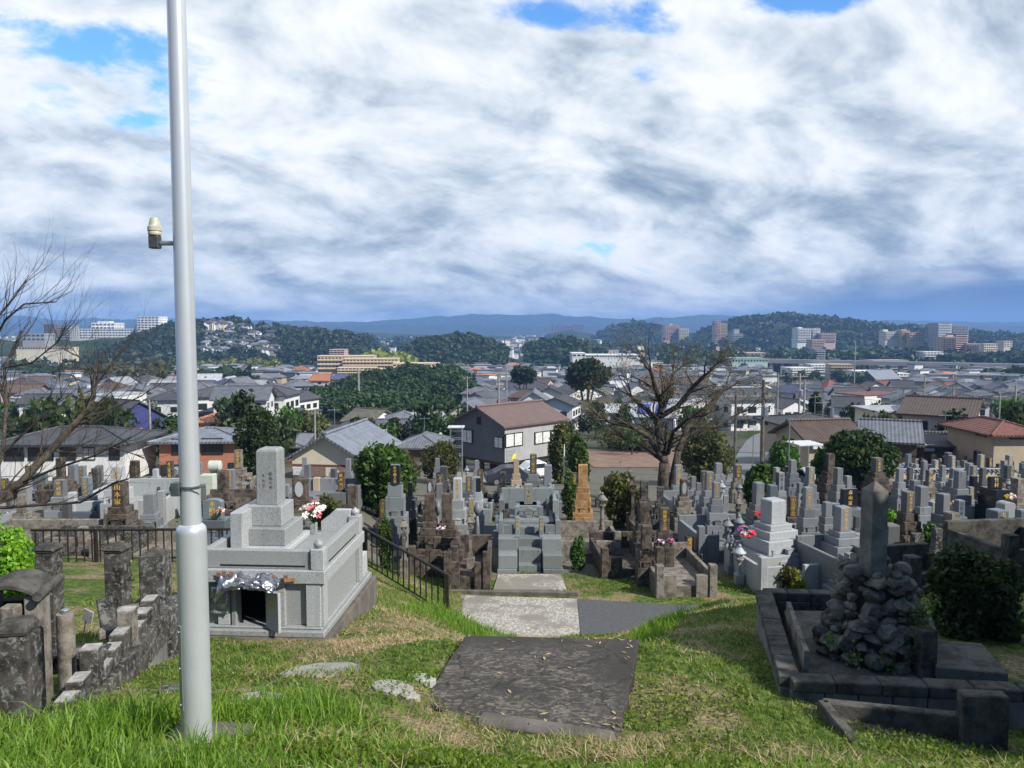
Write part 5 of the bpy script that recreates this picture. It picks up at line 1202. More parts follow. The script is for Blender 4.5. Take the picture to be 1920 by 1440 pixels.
# far walled field on the right: small dark stones in close ranks
for y in np.arange(56.5, 71, 1.9):
    for x in np.arange(25 + (y - 56) * .42, 52, 1.35):
        if rg.random() < .12: continue
        pxq, pyq = proj((x, y, gz(x, y) + .8))
        if pxq < 1690 or pxq > 1945: continue
        m = rg.choice([DK, BK, BU, DK, MD]); ins = rg.random() < .6; kd = rg.choices(['tall', 'high', 'wide'], [6, 2, 1])[0]
        add_random(x, y, m, kd, rg.uniform(1.0, 1.25), 14 + rg.uniform(-4, 4), ins, 'dark stones in the far walled field', f"{CN[m]} {KN[kd]} far field stone" + (' with gold letters' if ins else ''))
# small front row between path and cherry (orange tarps over stones)
def orange(px, py, Y, w, h, lb, sd):
    q = G(px, py, 40); k_ = q.y / 47; w *= k_; h *= k_; V = []; n = 12
    for j in range(n):
        for i in range(n):
            a, b_ = i / (n - 1) - .5, j / (n - 1) - .5; V.append((a * w, b_ * w * .8, h * (1 - (2 * abs(a)) ** 2) * (1 - abs(b_)) + .15 * mnoise.noise(Vector((a * 5 + sd, b_ * 5, 1)))))
    idx = np.arange(n * n).reshape(n, n); Fc = np.stack([idx[:-1, :-1], idx[:-1, 1:], idx[1:, 1:], idx[1:, :-1]], -1).reshape(-1, 4)
    o = npmesh('tarpaulin', np.array(V), Fc, 4, M['tarp']); o.location = (q.x, q.y, gz(q.x, q.y) + .15); o.modifiers.new('t', 'SOLIDIFY').thickness = .02; tag(o, lb, 'tarpaulin', 'orange sheets by the road bend')
M['tarp'] = plain('orange_tarp', (.62, .13, .04), .6, 0, .15, 3)
orange(1334, 856, 47, 1.0, .22, 'orange sheet, largest, by the road bend', 1); orange(1342, 850, 51, .9, .2, 'orange sheet farthest up beside the road', 2)
orange(1296, 880, 42, .5, .25, 'small orange sheet right of the cherry trunk', 3); orange(1267, 884, 42, .45, .2, 'small orange sheet touching the cherry trunk', 4)
# white topped tiled wall in front of the far field
def tiled_wall(a, b_, h, label, z=None):
    a, b_ = Vector(a), Vector(b_); d = b_ - a; ln = math.hypot(d.x, d.y); root = empty('tiled_wall', a, math.atan2(d.y, d.x), label, 'wall', 'cream walls with tile coping')
    dzs = gz(b_.x, b_.y) - a.z
    mb = MB(); mb.prism([(0, -.08), (ln, -.08), (ln, .08), (0, .08)], 0, 0, z0s=[-.8, dzs - .8, dzs - .8, -.8], z1s=[h, h + dzs, h + dzs, h]); mb.build('wall', WA['beige'], root)
    mb = MB(); n = int(ln / .34)
    for k in range(n): x = (k + .5) * ln / n; mb.tube([(x, -.24, h - .02 + dzs * x / ln), (x, 0, h + .12 + dzs * x / ln), (x, .24, h - .02 + dzs * x / ln)], .075, 6)
    mb.tube([(0, 0, h + .16), (ln, 0, h + .16 + dzs)], .09, 6); mb.build('tile_coping', RO['blue_grey'], root)
def gp(px, Y): x = (px - 960) / F * Y; return (x, Y, gz(x, Y))
tiled_wall(gp(1696, 53), gp(1915, 54.5), 1.25, 'long beige wall with tile coping across the right cemetery')
tiled_wall(gp(1682, 60), gp(1735, 71), 1.3, 'beige wall rising at an angle behind the big dark tree')
tiled_wall(gp(1735, 71.6), gp(1950, 73), 1.3, 'beige wall with tile coping at the far end of the walled field')

# small bunches of flowers on some of the graves
rf = random.Random(77); BQ = []; bsrc = {}
for root, desc in rf.sample(AUTO, 46):
    k = rf.choice(['pet_white', 'pet_yellow', 'pet_hot', 'pet_purple', 'pet_orange']); nm_ = {'pet_white': 'white', 'pet_yellow': 'yellow', 'pet_hot': 'red', 'pet_purple': 'purple', 'pet_orange': 'orange'}[k]
    p_ = root.location + Matrix.Rotation(root.rotation_euler.z, 3, 'Z') @ Vector((rf.choice([-.33, .33]), -.45, .58))
    if k not in bsrc: b_ = bsrc[k] = bouquet(p_, .15, .18, [k, 'pet_white'], 'x', 50 + len(bsrc), 6)
    else: b_ = copy_tree(bsrc[k]); b_.location = p_
    b_.rotation_euler.z = rf.uniform(0, 6); BQ.append((b_, f'small {nm_} bouquet'))
def road_sign():
    p = P(1413, 793, 76); g0 = gz(p.x, 76); root = empty('road_sign', (p.x, 76, g0), 0, 'small white sign board on a post beside the upper road bend', 'sign'); H = p.z - g0
    MB().tube([(0, 0, -.2), (0, 0, max(.5, H))], .04, 6).build('post', M['plate'], root); MB().box(0, -.06, max(.5, H) - .7, .8, .04, .45).build('board', M['frame_white'], root)
road_sign()
# ================= PLANTS =================
def leaves_np(C_, size, rs, flat=.0, elong=1.6):
    """rhombic leaves at points C_"""
    n = len(C_); a = rs.normal(size=(n, 3)); a[:, 2] *= (1 - flat); a /= np.linalg.norm(a, axis=1)[:, None]
    b = rs.normal(size=(n, 3)); b -= (b * a).sum(1)[:, None] * a; b /= np.linalg.norm(b, axis=1)[:, None]
    s = (size * rs.uniform(.6, 1.3, n))[:, None] if np.isscalar(size) else (size * rs.uniform(.6, 1.3, n))[:, None]
    V = np.stack([C_ - a * s * elong * .5, C_ + b * s * .42 - a * s * .05, C_ + a * s * elong * .5, C_ - b * s * .42 - a * s * .05], 1).reshape(-1, 3)
    return V, np.arange(4 * n).reshape(n, 4)
def crown_points(n, lobes, rs, shell=.72):
    """points in the outer part of a set of lobes (cx,cy,cz,rx,ry,rz)"""
    L = np.array(lobes, float); wgt = (L[:, 3] * L[:, 4] * L[:, 5]) ** (2 / 3); k = rs.choice(len(L), n, p=wgt / wgt.sum())
    d = rs.normal(size=(n, 3)); d /= np.linalg.norm(d, axis=1)[:, None]; r = shell + (1 - shell) * rs.random(n) ** .5
    r = r * (1 + .16 * np.sin(d[:, 0] * 5 + k) * np.cos(d[:, 1] * 6 + k * 2) + .1 * np.sin(d[:, 2] * 9 + k))
    k2 = rs.random(n) < .2; r[k2] *= rs.uniform(1.0, 1.24, k2.sum())
    return L[k, :3] + d * L[k, 3:6] * r[:, None]
def rand_lobes(n, rx, ry, rz, rs, k=.5):
    out = [(0, 0, 0, rx * .62, ry * .62, rz * .62)]
    for _ in range(n):
        d = rs.normal(size=3); d /= np.linalg.norm(d); out.append((d[0] * rx * .55, d[1] * ry * .55, d[2] * rz * .55, rx * k * rs.uniform(.6, 1.05), ry * k * rs.uniform(.6, 1.05), rz * k * rs.uniform(.6, 1.05)))
    return out
def bush(px, ytop, ybot, wpx, Y, lm, label, n=5000, ls=.07, lobes=10, cat='bush', name='bush', trunk=True, group=None, squash=1.0, seed=1):
    rs = np.random.default_rng(seed + int(px)); pt, pb_ = P(px, ytop, Y), P(px, ybot, Y); w = wpx * Y / F / 2; h = (pt.z - pb_.z) / 2
    zc_ = (pt.z + pb_.z) / 2; g0 = gz(pt.x, pt.y)
    root = empty(name, (pt.x, pt.y, g0), 0, label, cat, group)
    if name == 'bush' and pb_.z - g0 > 0: zc_ = (pt.z + g0 - .1) / 2; h = (pt.z - g0 + .1) / 2
    pts = crown_points(n, rand_lobes(lobes, w, w * squash, h, rs), rs); pts[:, 2] += zc_ - g0; pts = pts[pts[:, 2] > .02]
    V, Fc = leaves_np(pts, ls, rs); npmesh('crown', V, Fc, 4, M[lm], root)
    mb = MB()
    for k in range(5):
        a = k * 1.26; mb.tube([(.04 * math.cos(a), .04 * math.sin(a), -.1), (w * .3 * math.cos(a), w * .3 * math.sin(a), (zc_ - g0) * .7), (w * .6 * math.cos(a), w * .6 * math.sin(a), zc_ - g0 + h * .3)], [max(.02, w * .05), max(.015, w * .035), .006], 5)
    mb.build('stems' if name == 'bush' else 'trunk', M['bark'], root); return root
def grow(mb, p, d, L, r, depth, rs, tips, spread=.5, up=.1, kids=(2, 3), minr=.004, seg=4):
    pts = [p]; rad = [r]; q = p.copy(); dd = d.copy()
    for i in range(seg):
        dd = (dd + Vector((rs.uniform(-1, 1), rs.uniform(-1, 1), rs.uniform(-.8, 1) + up * 2)) * .16).normalized(); q = q + dd * L / seg; pts.append(q.copy()); rad.append(r * (1 - .38 * (i + 1) / seg))
        if depth <= 2: tips.append(q.copy())
    mb.tube(pts, rad, 7 if r > .05 else (5 if r > .015 else 3), caps=False)
    if depth == 0 or r < minr: return
    n = rs.randint(*kids)
    for k in range(n):
        i = rs.randint(2, seg) if k else seg; ax = dd.orthogonal().normalized(); ax = Matrix.Rotation(rs.uniform(0, 6.28), 3, dd) @ ax
        nd = (Matrix.Rotation(rs.uniform(.25, 1.0) * spread * (1 if k else .6), 3, ax) @ dd); nd = (nd + Vector((0, 0, up))).normalized()
        grow(mb, pts[i], nd, L * rs.uniform(.62, .86), rad[i] * (.78 if k == 0 else rs.uniform(.45, .65)), depth - 1, rs, tips, spread, up, kids, minr, seg)

def cherry():
    base = P(1248, 925, 37.0); g0 = gz(base.x, 37); root = empty('cherry_tree', (base.x, 37, g0), 0, 'large spreading cherry tree, nearly leafless, above the graves right of the stepped grave', 'tree')
    rs = random.Random(5); mb = MB(); tips = []; k = 37 / F
    O = Vector((base.x, 37, g0))
    def LP(px, py, dy=0): return P(px, py, 37 + dy) - O
    f = LP(1246, 868); g = LP(1262, 860); 
    mb.tube([(0, 0, -.2), (.05, 0, .25), LP(1243, 905), f], [.44, .31, .27, .25], 10)
    mb.tube([(.2, 0, .0), LP(1262, 900), LP(1266, 875), LP(1272, 845)], [.22, .2, .18, .16], 8)
    limbs = [([f, LP(1238, 830, .3), LP(1232, 795, .6), LP(1240, 760, .5)], .24), ([f, LP(1215, 818, -.5), LP(1180, 798, -.8), LP(1140, 790, -1)], .15), ([LP(1232, 795, .6), LP(1215, 770, 1), LP(1185, 745, 1.4)], .15),
             ([LP(1272, 845), LP(1290, 800, .4), LP(1330, 762, .8), LP(1352, 735, 1)], .18), ([LP(1240, 780, .5), LP(1270, 762, .2), LP(1300, 725, -.2), LP(1320, 705, -.6)], .16), ([LP(1240, 760, .5), LP(1228, 725, -.3), LP(1222, 700, -.6)], .15),
             ([LP(1252, 850, 0), LP(1262, 810, -1), LP(1290, 785, -1.8)], .13), ([f, LP(1205, 835, 1), LP(1170, 822, 1.5)], .10), ([LP(1290, 800, .4), LP(1345, 800, .6), LP(1385, 775, .8)], .11), ([LP(1240, 775), LP(1256, 730, 1), LP(1262, 700, 1.6)], .13)]
    for pts, r in limbs:
        r *= .8; mb.tube(pts, [r * 1.15 - .45 * r * i / (len(pts) - 1) for i in range(len(pts))], 7, caps=False)
        for i in range(1, len(pts)):
            for _ in range(3 if i < len(pts) - 1 else 4):
                d = (pts[i] - pts[i - 1]).normalized(); d = (d + Vector((rs.uniform(-.8, .8), rs.uniform(-.8, .8), rs.uniform(-.2, .7)))).normalized()
                t_ = rs.random(); st = pts[i - 1].lerp(pts[i], t_) if i < len(pts) - 1 else pts[i]
                d.z = min(d.z, .35); grow(mb, st, d.normalized(), rs.uniform(.62, 1.0), r * .42, 5, rs, tips, .8, .0, (2, 3), .0032)
    tr = mb.build('trunk', M['bark'], root, smooth=True, fix=False)
    T_ = np.array([tuple(t) for t in tips]); nr = np.random.default_rng(3)
    zr_ = T_[:, 2]; hi = T_[zr_ > np.quantile(zr_, .25)]
    c = hi[nr.choice(len(hi), 4200)] + nr.normal(size=(4200, 3)) * .09; V, Fc = leaves_np(c, .06, nr); npmesh('leaves', V, Fc, 4, M['leaf_brown'], root)
    c = T_[nr.choice(len(T_), 1400)] + nr.normal(size=(1400, 3)) * .09; V, Fc = leaves_np(c, .06, nr); npmesh('leaves', V, Fc, 4, M['leaf_olive'], root)
cherry()

def bare_left():
    Y = 15.5; O = P(-60, 960, Y); g0 = gz(O.x, Y); O = Vector((O.x, Y, g0)); root = empty('bare_cherry_tree', O, 0, 'bare leafless tree leaning in from the left edge over the graves', 'tree')
    rs = random.Random(17); mb = MB(); tips = []; LP = lambda px, py, dy=0: P(px, py, Y + dy) - O
    mb.tube([(0, 0, -.2), LP(-45, 960), LP(-20, 935), LP(25, 925)], [.24, .2, .17, .13], 9)
    limbs = [([LP(-30, 950), LP(40, 905), LP(95, 845, .5), LP(150, 785, .9), LP(175, 745, 1.1), LP(178, 705, 1.2)], .101), ([LP(-30, 940), LP(5, 850, .3), LP(12, 760, .6), LP(8, 690, .8), LP(40, 620, 1)], .075), ([LP(-40, 955), LP(60, 948, -.3), LP(150, 942, -.6), LP(215, 905, -.8), LP(240, 898, -.9)], .05),
             ([LP(95, 845, .5), LP(165, 850, .8), LP(210, 838, 1), LP(270, 858, 1.3)], .035), ([LP(40, 905), LP(100, 880, -.4), LP(175, 855, -.6), LP(225, 830, -.8)], .045), ([LP(-45, 700, .5), LP(10, 600, .5), LP(45, 570, .4), LP(105, 566, .3)], .04), ([LP(-40, 620), LP(0, 590), LP(25, 560), LP(45, 530)], .035),
             ([LP(150, 785, .9), LP(200, 770, .9), LP(260, 745, .8), LP(300, 720, .8)], .03), ([LP(8, 690, .8), LP(60, 680, .4), LP(110, 640, .2), LP(125, 605, 0)], .028), ([LP(5, 850, .3), LP(70, 790, .2), LP(115, 745, 0), LP(110, 690, 0)], .035), ([LP(178, 705, 1.2), LP(150, 670, 1.4), LP(120, 655, 1.5)], .03), ([LP(178, 725, 1.2), LP(205, 690, 1.4), LP(230, 650, 1.4)], .03), ([LP(12, 760), LP(-10, 700), LP(-20, 620), LP(0, 560)], .04)]
    for pts, r in limbs:
        r = r * .85 if r > .1 else r * .6; mb.tube(pts, [r * (1.1 - .6 * i / (len(pts) - 1)) for i in range(len(pts))], 7, caps=False)
        for i in range(1, len(pts)):
            for _ in range(4):
                d = (pts[i] - pts[i - 1]).normalized(); d = (d + Vector((rs.uniform(-.5, .9), rs.uniform(-.6, .6), rs.uniform(-.35, .8)))).normalized(); st = pts[i - 1].lerp(pts[i], rs.random())
                grow(mb, st, d, rs.uniform(.45, .85), max(.008, r * .25), 4, rs, tips, .8, .06, (1, 3), .0014)
    mb.build('trunk', M['bark'], root, smooth=True, fix=False)
bare_left()

bush(22, 978, 1080, 92, 8.9, 'leaf_lime', 'bright yellow green bush at the left edge behind the arched altar', 9000, .042, 14)
bush(1832, 1018, 1240, 176, 9.9, 'leaf_dark', 'dark glossy round bush in the shade right of the boulder mound', 17000, .055, 20, trunk=False)
bush(716, 828, 938, 122, 31, 'leaf_mid', 'big green laurel bush behind the polished black gravestone', 11000, .16, 16)
bush(722, 970, 1010, 38, 23.3, 'leaf_mid', 'small clipped round shrub behind the sloping railing', 3500, .06, 5)
bush(618, 925, 990, 60, 24, 'leaf_olive', 'reddish green shrub between the lilies and the tan pillar', 5000, .08, 10)
bush(1423, 868, 942, 62, 33.5, 'leaf_mid', 'round green bush beside the road bend', 6500, .13, 12)
bush(1083, 998, 1036, 34, 24.6, 'leaf_mid', 'low dark shrub right of the stepped grave', 2600, .07, 6)
bush(1165, 880, 945, 90, 31, 'leaf_olive', 'loose olive shrub between the orange pillar and the cherry tree', 5200, .12, 12)
bush(1068, 880, 925, 40, 31, 'leaf_mid', 'bright leafy shrub left of the orange pillar', 3000, .11, 8)
bush(1085, 808, 880, 40, 52, 'leaf_mid', 'upright bamboo clump before the bare brown plot', 6000, .22, 10)
bush(1465, 1055, 1095, 75, 22.6, 'leaf_olive', 'yellowish low shrub in the kerbed bed at the lane edge', 3500, .07, 9)
bush(1490, 1062, 1098, 40, 22.4, 'leaf_yellow', 'yellow green weed clump at the end of the kerbed bed', 1500, .07, 5)
bush(1667, 950, 985, 34, 27, 'leaf_lime', 'bright green tuft right of the monument pillar', 1800, .08, 6)
bush(1748, 968, 1000, 36, 25, 'leaf_mid', 'green broad leaved plant below the plain pale pillar', 1500, .12, 6)
bush(857, 895, 925, 14, 31, 'leaf_olive', 'thin olive shrub by the black stone in its pale box plot', 700, .09, 4)
bush(232, 975, 1010, 30, 8.9, 'leaf_yellow', 'small yellow weed growing on the middle lichened pillar', 260, .03, 4)
def shrub(px, ytop, ybot, wpx, Y, lm, label, n=7000, ls=.3): return bush(px, ytop, ybot, wpx, Y, lm, label, n, ls, 22, 'shrub', 'bush')
def tree(px, ytop, ybot, wpx, Y, lm, label, n=7000, ls=.3, seed=1, grp=None, cat='tree'): return bush(px, ytop, ybot, wpx, Y, lm, label, n, ls, 16, cat, 'tree', group=grp, seed=seed)
tree(1620, 800, 905, 130, 41, 'leaf_dark', 'big dark green tree over the right cemetery', 16000, .17)
tree(1558, 838, 905, 80, 42, 'leaf_mid', 'lighter green tree leaning on the left of the big dark tree', 9000, .17)
tree(484, 760, 905, 92, 48, 'leaf_dark', 'dark feathery tree behind the big grey tomb', 11000, .13)
shrub(1320, 800, 868, 120, 60, 'leaf_olive', 'brownish scrubby tree behind the cherry tree', 9000, .2)
shrub(1190, 796, 838, 170, 106, 'leaf_olive', 'row of garden shrubs behind the bare brown plot', 11000, .24)
shrub(1050, 790, 880, 50, 62, 'leaf_olive', 'thin olive tree at the right end of the stilt house', 4500, .2)
shrub(825, 820, 880, 80, 62, 'leaf_olive', 'clipped garden pine left of the scaffold tower', 6500, .17)
shrub(760, 850, 890, 60, 55, 'leaf_olive', 'low garden tree beside the green laurel bush', 4000, .17)
tree(1100, 665, 735, 90, 210, 'leaf_dark', 'tall dark camphor tree behind the hipped roof house', 6000, .9)
tree(980, 684, 720, 50, 260, 'leaf_dark', 'dark round tree left of the camphor tree', 3000, 1.0)
shrub(575, 770, 820, 80, 130, 'leaf_olive', 'brown green bank scrub left of the wooded ridge', 4500, .5)
shrub(1470, 820, 850, 60, 56, 'leaf_mid', 'green hedge below the white carport', 3500, .22)
tree(1530, 735, 800, 22, 95, 'leaf_dark', 'slim dark palm like tree before the white box house', 1500, .4)
shrub(1335, 802, 832, 44, 72, 'leaf_olive', 'dry hedge along the bare brown plot', 3000, .25)

# off frame evergreen trees on the right whose shade covers the boulder mound
for (x, y, zc_, r, lb) in [(9.3, 5.2, .6, 2.9, 'evergreen tree on the right slope, nearest the camera'), (13.2, 9.2, .3, 3.2, 'evergreen tree on the right slope behind the nearer one')]:
    rs = np.random.default_rng(int(x)); g0 = gz(x, y); root = empty('tree', (x, y, g0), 0, lb, 'tree')
    pts = crown_points(5200, rand_lobes(12, r, r, r * .9, rs), rs, .3); pts[:, 2] += zc_ - g0; V, Fc = leaves_np(pts, .42, rs); npmesh('crown', V, Fc, 4, M['leaf_dark'], root)
    mb = MB(); mb.tube([(0, 0, -.2), (.1, 0, (zc_ - g0) * .6), (0, .1, zc_ - g0 + r * .4)], [.3, .22, .06], 8); mb.build('trunk', M['bark'], root)

# ================= GRASS =================
def blades(name, n, region, hfun, dens, mat_, wd, seed, lean=.5, lift=0):
    rs = np.random.default_rng(seed); x0, x1, y0, y1 = region; xs = rs.uniform(x0, x1, n * 3); ys = y0 + (y1 - y0) * rs.random(n * 3) ** 1.35
    keep = np.array([dens(x, y) > rs.random() for x, y in zip(xs, ys)]); xs, ys = xs[keep][:n], ys[keep][:n]; n = len(xs)
    zs = ground(xs, ys) - .01 + lift + np.array([(.045 * fbm(x, y, .9) + .02 * fbm(x, y, 3.1, 5)) * (1 if y < 18.8 else .25) for x, y in zip(xs, ys)])
    h = np.array([hfun(x, y) for x, y in zip(xs, ys)]) * rs.uniform(.5, 1.25, n); a = rs.uniform(0, 2 * math.pi, n); w_ = wd * rs.uniform(.6, 1.3, n) * (1 + ys * .05)
    ca, sa = np.cos(a), np.sin(a); ln = rs.uniform(.15, 1, n) * lean * h; la = rs.uniform(0, 2 * math.pi, n); lx, ly = np.cos(la) * ln, np.sin(la) * ln
    B = np.stack([xs, ys, zs], 1); side = np.stack([ca * w_, sa * w_, 0 * w_], 1)
    m1 = B + np.stack([lx * .25, ly * .25, h * .5], 1); m2 = B + np.stack([lx * .65, ly * .65, h * .85], 1); tip = B + np.stack([lx * 1.25, ly * 1.25, h * .98], 1)
    V = np.stack([B - side, B + side, m1 + side * .85, m1 - side * .85, m2 + side * .5, m2 - side * .5, tip], 1).reshape(-1, 3); b = (np.arange(n) * 7)[:, None]
    f4 = np.concatenate([b + np.array([0, 1, 2, 3]), b + np.array([3, 2, 4, 5]), b + np.array([5, 4, 6, 6])], 0)
    # last one is a triangle: collapse by a tiny fourth vertex
    V7 = V.reshape(n, 7, 3); V8 = np.concatenate([V7, V7[:, 6:7] + side[:, None] * .05], 1).reshape(-1, 3); b = (np.arange(n) * 8)[:, None]
    f4 = np.concatenate([b + np.array([0, 1, 2, 3]), b + np.array([3, 2, 4, 5]), b + np.array([5, 4, 7, 6])], 0)
    return npmesh(name, V8, f4, 4, mat_)
PLOTPOLY = [(P(95, 1390, 5.5).x, 5.4), (P(330, 1235, 8.75).x, 8.8), (-6.5, 9.2), (-6.5, 5.2)]
tx0, ty0 = P(611, 1194, 9.8).x, 9.8
def blocked(x, y):
    if slabzone(x, y): return True
    if tx0 - 1.85 < x < tx0 + .12 and 9.6 < y < 12.6: return True
    if inside(PLOTPOLY, x, y): return True
    if x > 2.45 + (y - 7.2) * .22 and 7.0 < y < 9.9: return True
    if -1.0 < x < 1.5 and 8.3 < y < 17: return y < 12
    if 19.15 < y < 22.45 and x > -1.35: return True
    if (x - px0) ** 2 + (y - 4.45) ** 2 < .045: return True
    if -.66 < x < 1.0 and 22.8 < y < 24: return True
    return False
def pat(x, y, s=.8, o=0): return .5 + .9 * fbm(x, y, s, o, 3)
def d_tall(x, y):
    if blocked(x, y): return 0
    pxq, pyq = proj((x, y, gz(x, y)))
    if y < 5.0 + .75 * (x < 0) * min(1, -x) + .5 * (x > 1.6): 
        dry = 1 if x > .3 and x < 1.05 and y > 5.3 else 0
        return 0 if dry else 1.0
    if -1.9 < x < .1 and 13.3 < y < 18.9 and x > -2.3 + (y - 13) * .12: return .8     # by the lower fence post
    if 1.5 < x < 2.7 and y > 8.2 and y < 14 and abs(x - (1.0 + (y - 8.3) * .38)) < .35: return .6
    return 0
g_ = blades('tall_grass', 34000, (-3.6, 3.6, 3.3, 19), lambda x, y: ((.085 if x > -.6 else (.17 if x < -1.2 else .12)) if y < 8 else .2) * max(.5, .35 + 1.0 * pat(x, y, 1.1, 3) * (.4 + pat(x, y, 4.0, 9))), d_tall, M['grass'], .0042, 1, .75); tag(g_, 'tall lush green grass along the near edge of the slope', 'grass', kind='stuff')
def d_short(x, y):
    if blocked(x, y): return 0
    k = pat(x, y, .75, 7)
    if y < 6.3: return min(1, .35 + k)
    if 8.4 < y < 12.5 and -2.4 < x < -.6: return max(0, k - .45)      # straw bank
    return max(0, min(1, (k - .05) * 1.7))
g_ = blades('short_grass', 135000, (-6.5, 9.5, 3.6, 24.3), lambda x, y: .045 * (.7 + pat(x, y, 2, 9)), d_short, M['grass_short'], .004, 2, 1.1); tag(g_, 'short patchy green turf on the terrace and slopes', 'grass', kind='stuff')
def d_straw(x, y):
    if blocked(x, y): return 0
    k = pat(x, y, .75, 7); v_ = max(0, .56 - k) * 1.3
    if 8.4 < y < 13.5 and -2.3 < x < -.5: v_ += .7
    if 5.2 < y < 6.2 and .2 < x < 1.3: v_ += .9
    if y < 5.4 and x > 2.6: v_ += .25
    if 1.35 < x - .18 * (y - 7) < 2.7 and 6.8 < y < 13: v_ += .18
    if y < 5.4 and x < 1: v_ *= .35
    return min(1, v_)
g_ = blades('dry_grass', 80000, (-5, 8, 3.8, 24.2), lambda x, y: .035 if y > 5.6 else .07, d_straw, M['straw'], .0035, 3, 3.2); tag(g_, 'pale cut dry grass lying on the banks', 'dry grass', kind='stuff')
def clover():
    rs = np.random.default_rng(8); C_ = []
    for _ in range(26000):
        x, y = rs.uniform(-3.0, 4.6), 4.1 + 4.2 * rs.random() ** 1.5
        if blocked(x, y) or pat(x, y, 1.1, 13) < .5 + (.15 if y > 6 else 0): continue
        C_.append((x, y, gz(x, y) + .045 * fbm(x, y, .9) + rs.uniform(.02, .09)))
    V, Fc = leaves_np(np.array(C_), .030, rs, 0, 1.1); o = npmesh('clover', V, Fc, 4, M['grass']); tag(o, 'low broad leaved weeds among the grass in front', 'weeds', kind='stuff')
clover()

def litter():
    rs = np.random.default_rng(12); C_ = []
    while len(C_) < 60:
        x, y = rs.uniform(-1.1, 1.45), rs.uniform(6.2, 8.4)
        if not inside(SLAB, x, y): continue
        edge_ = min(abs(x + 1.0), abs(1.35 - x), abs(y - 6.4), abs(y - 8.3))
        if rs.random() > .12 + (.8 if edge_ < .22 else 0): continue
        C_.append((x, y, -3.292))
    V, Fc = leaves_np(np.array(C_), .03, rs, 1.0, 2.6); V[:, 2] = -3.293 + (V[:, 2] + 3.292) * .3 + .006; o = npmesh('leaf_litter', V, Fc, 4, M['straw']); tag(o, 'dead leaves and straw scattered on the dark slab', 'leaf litter', kind='stuff')
litter()
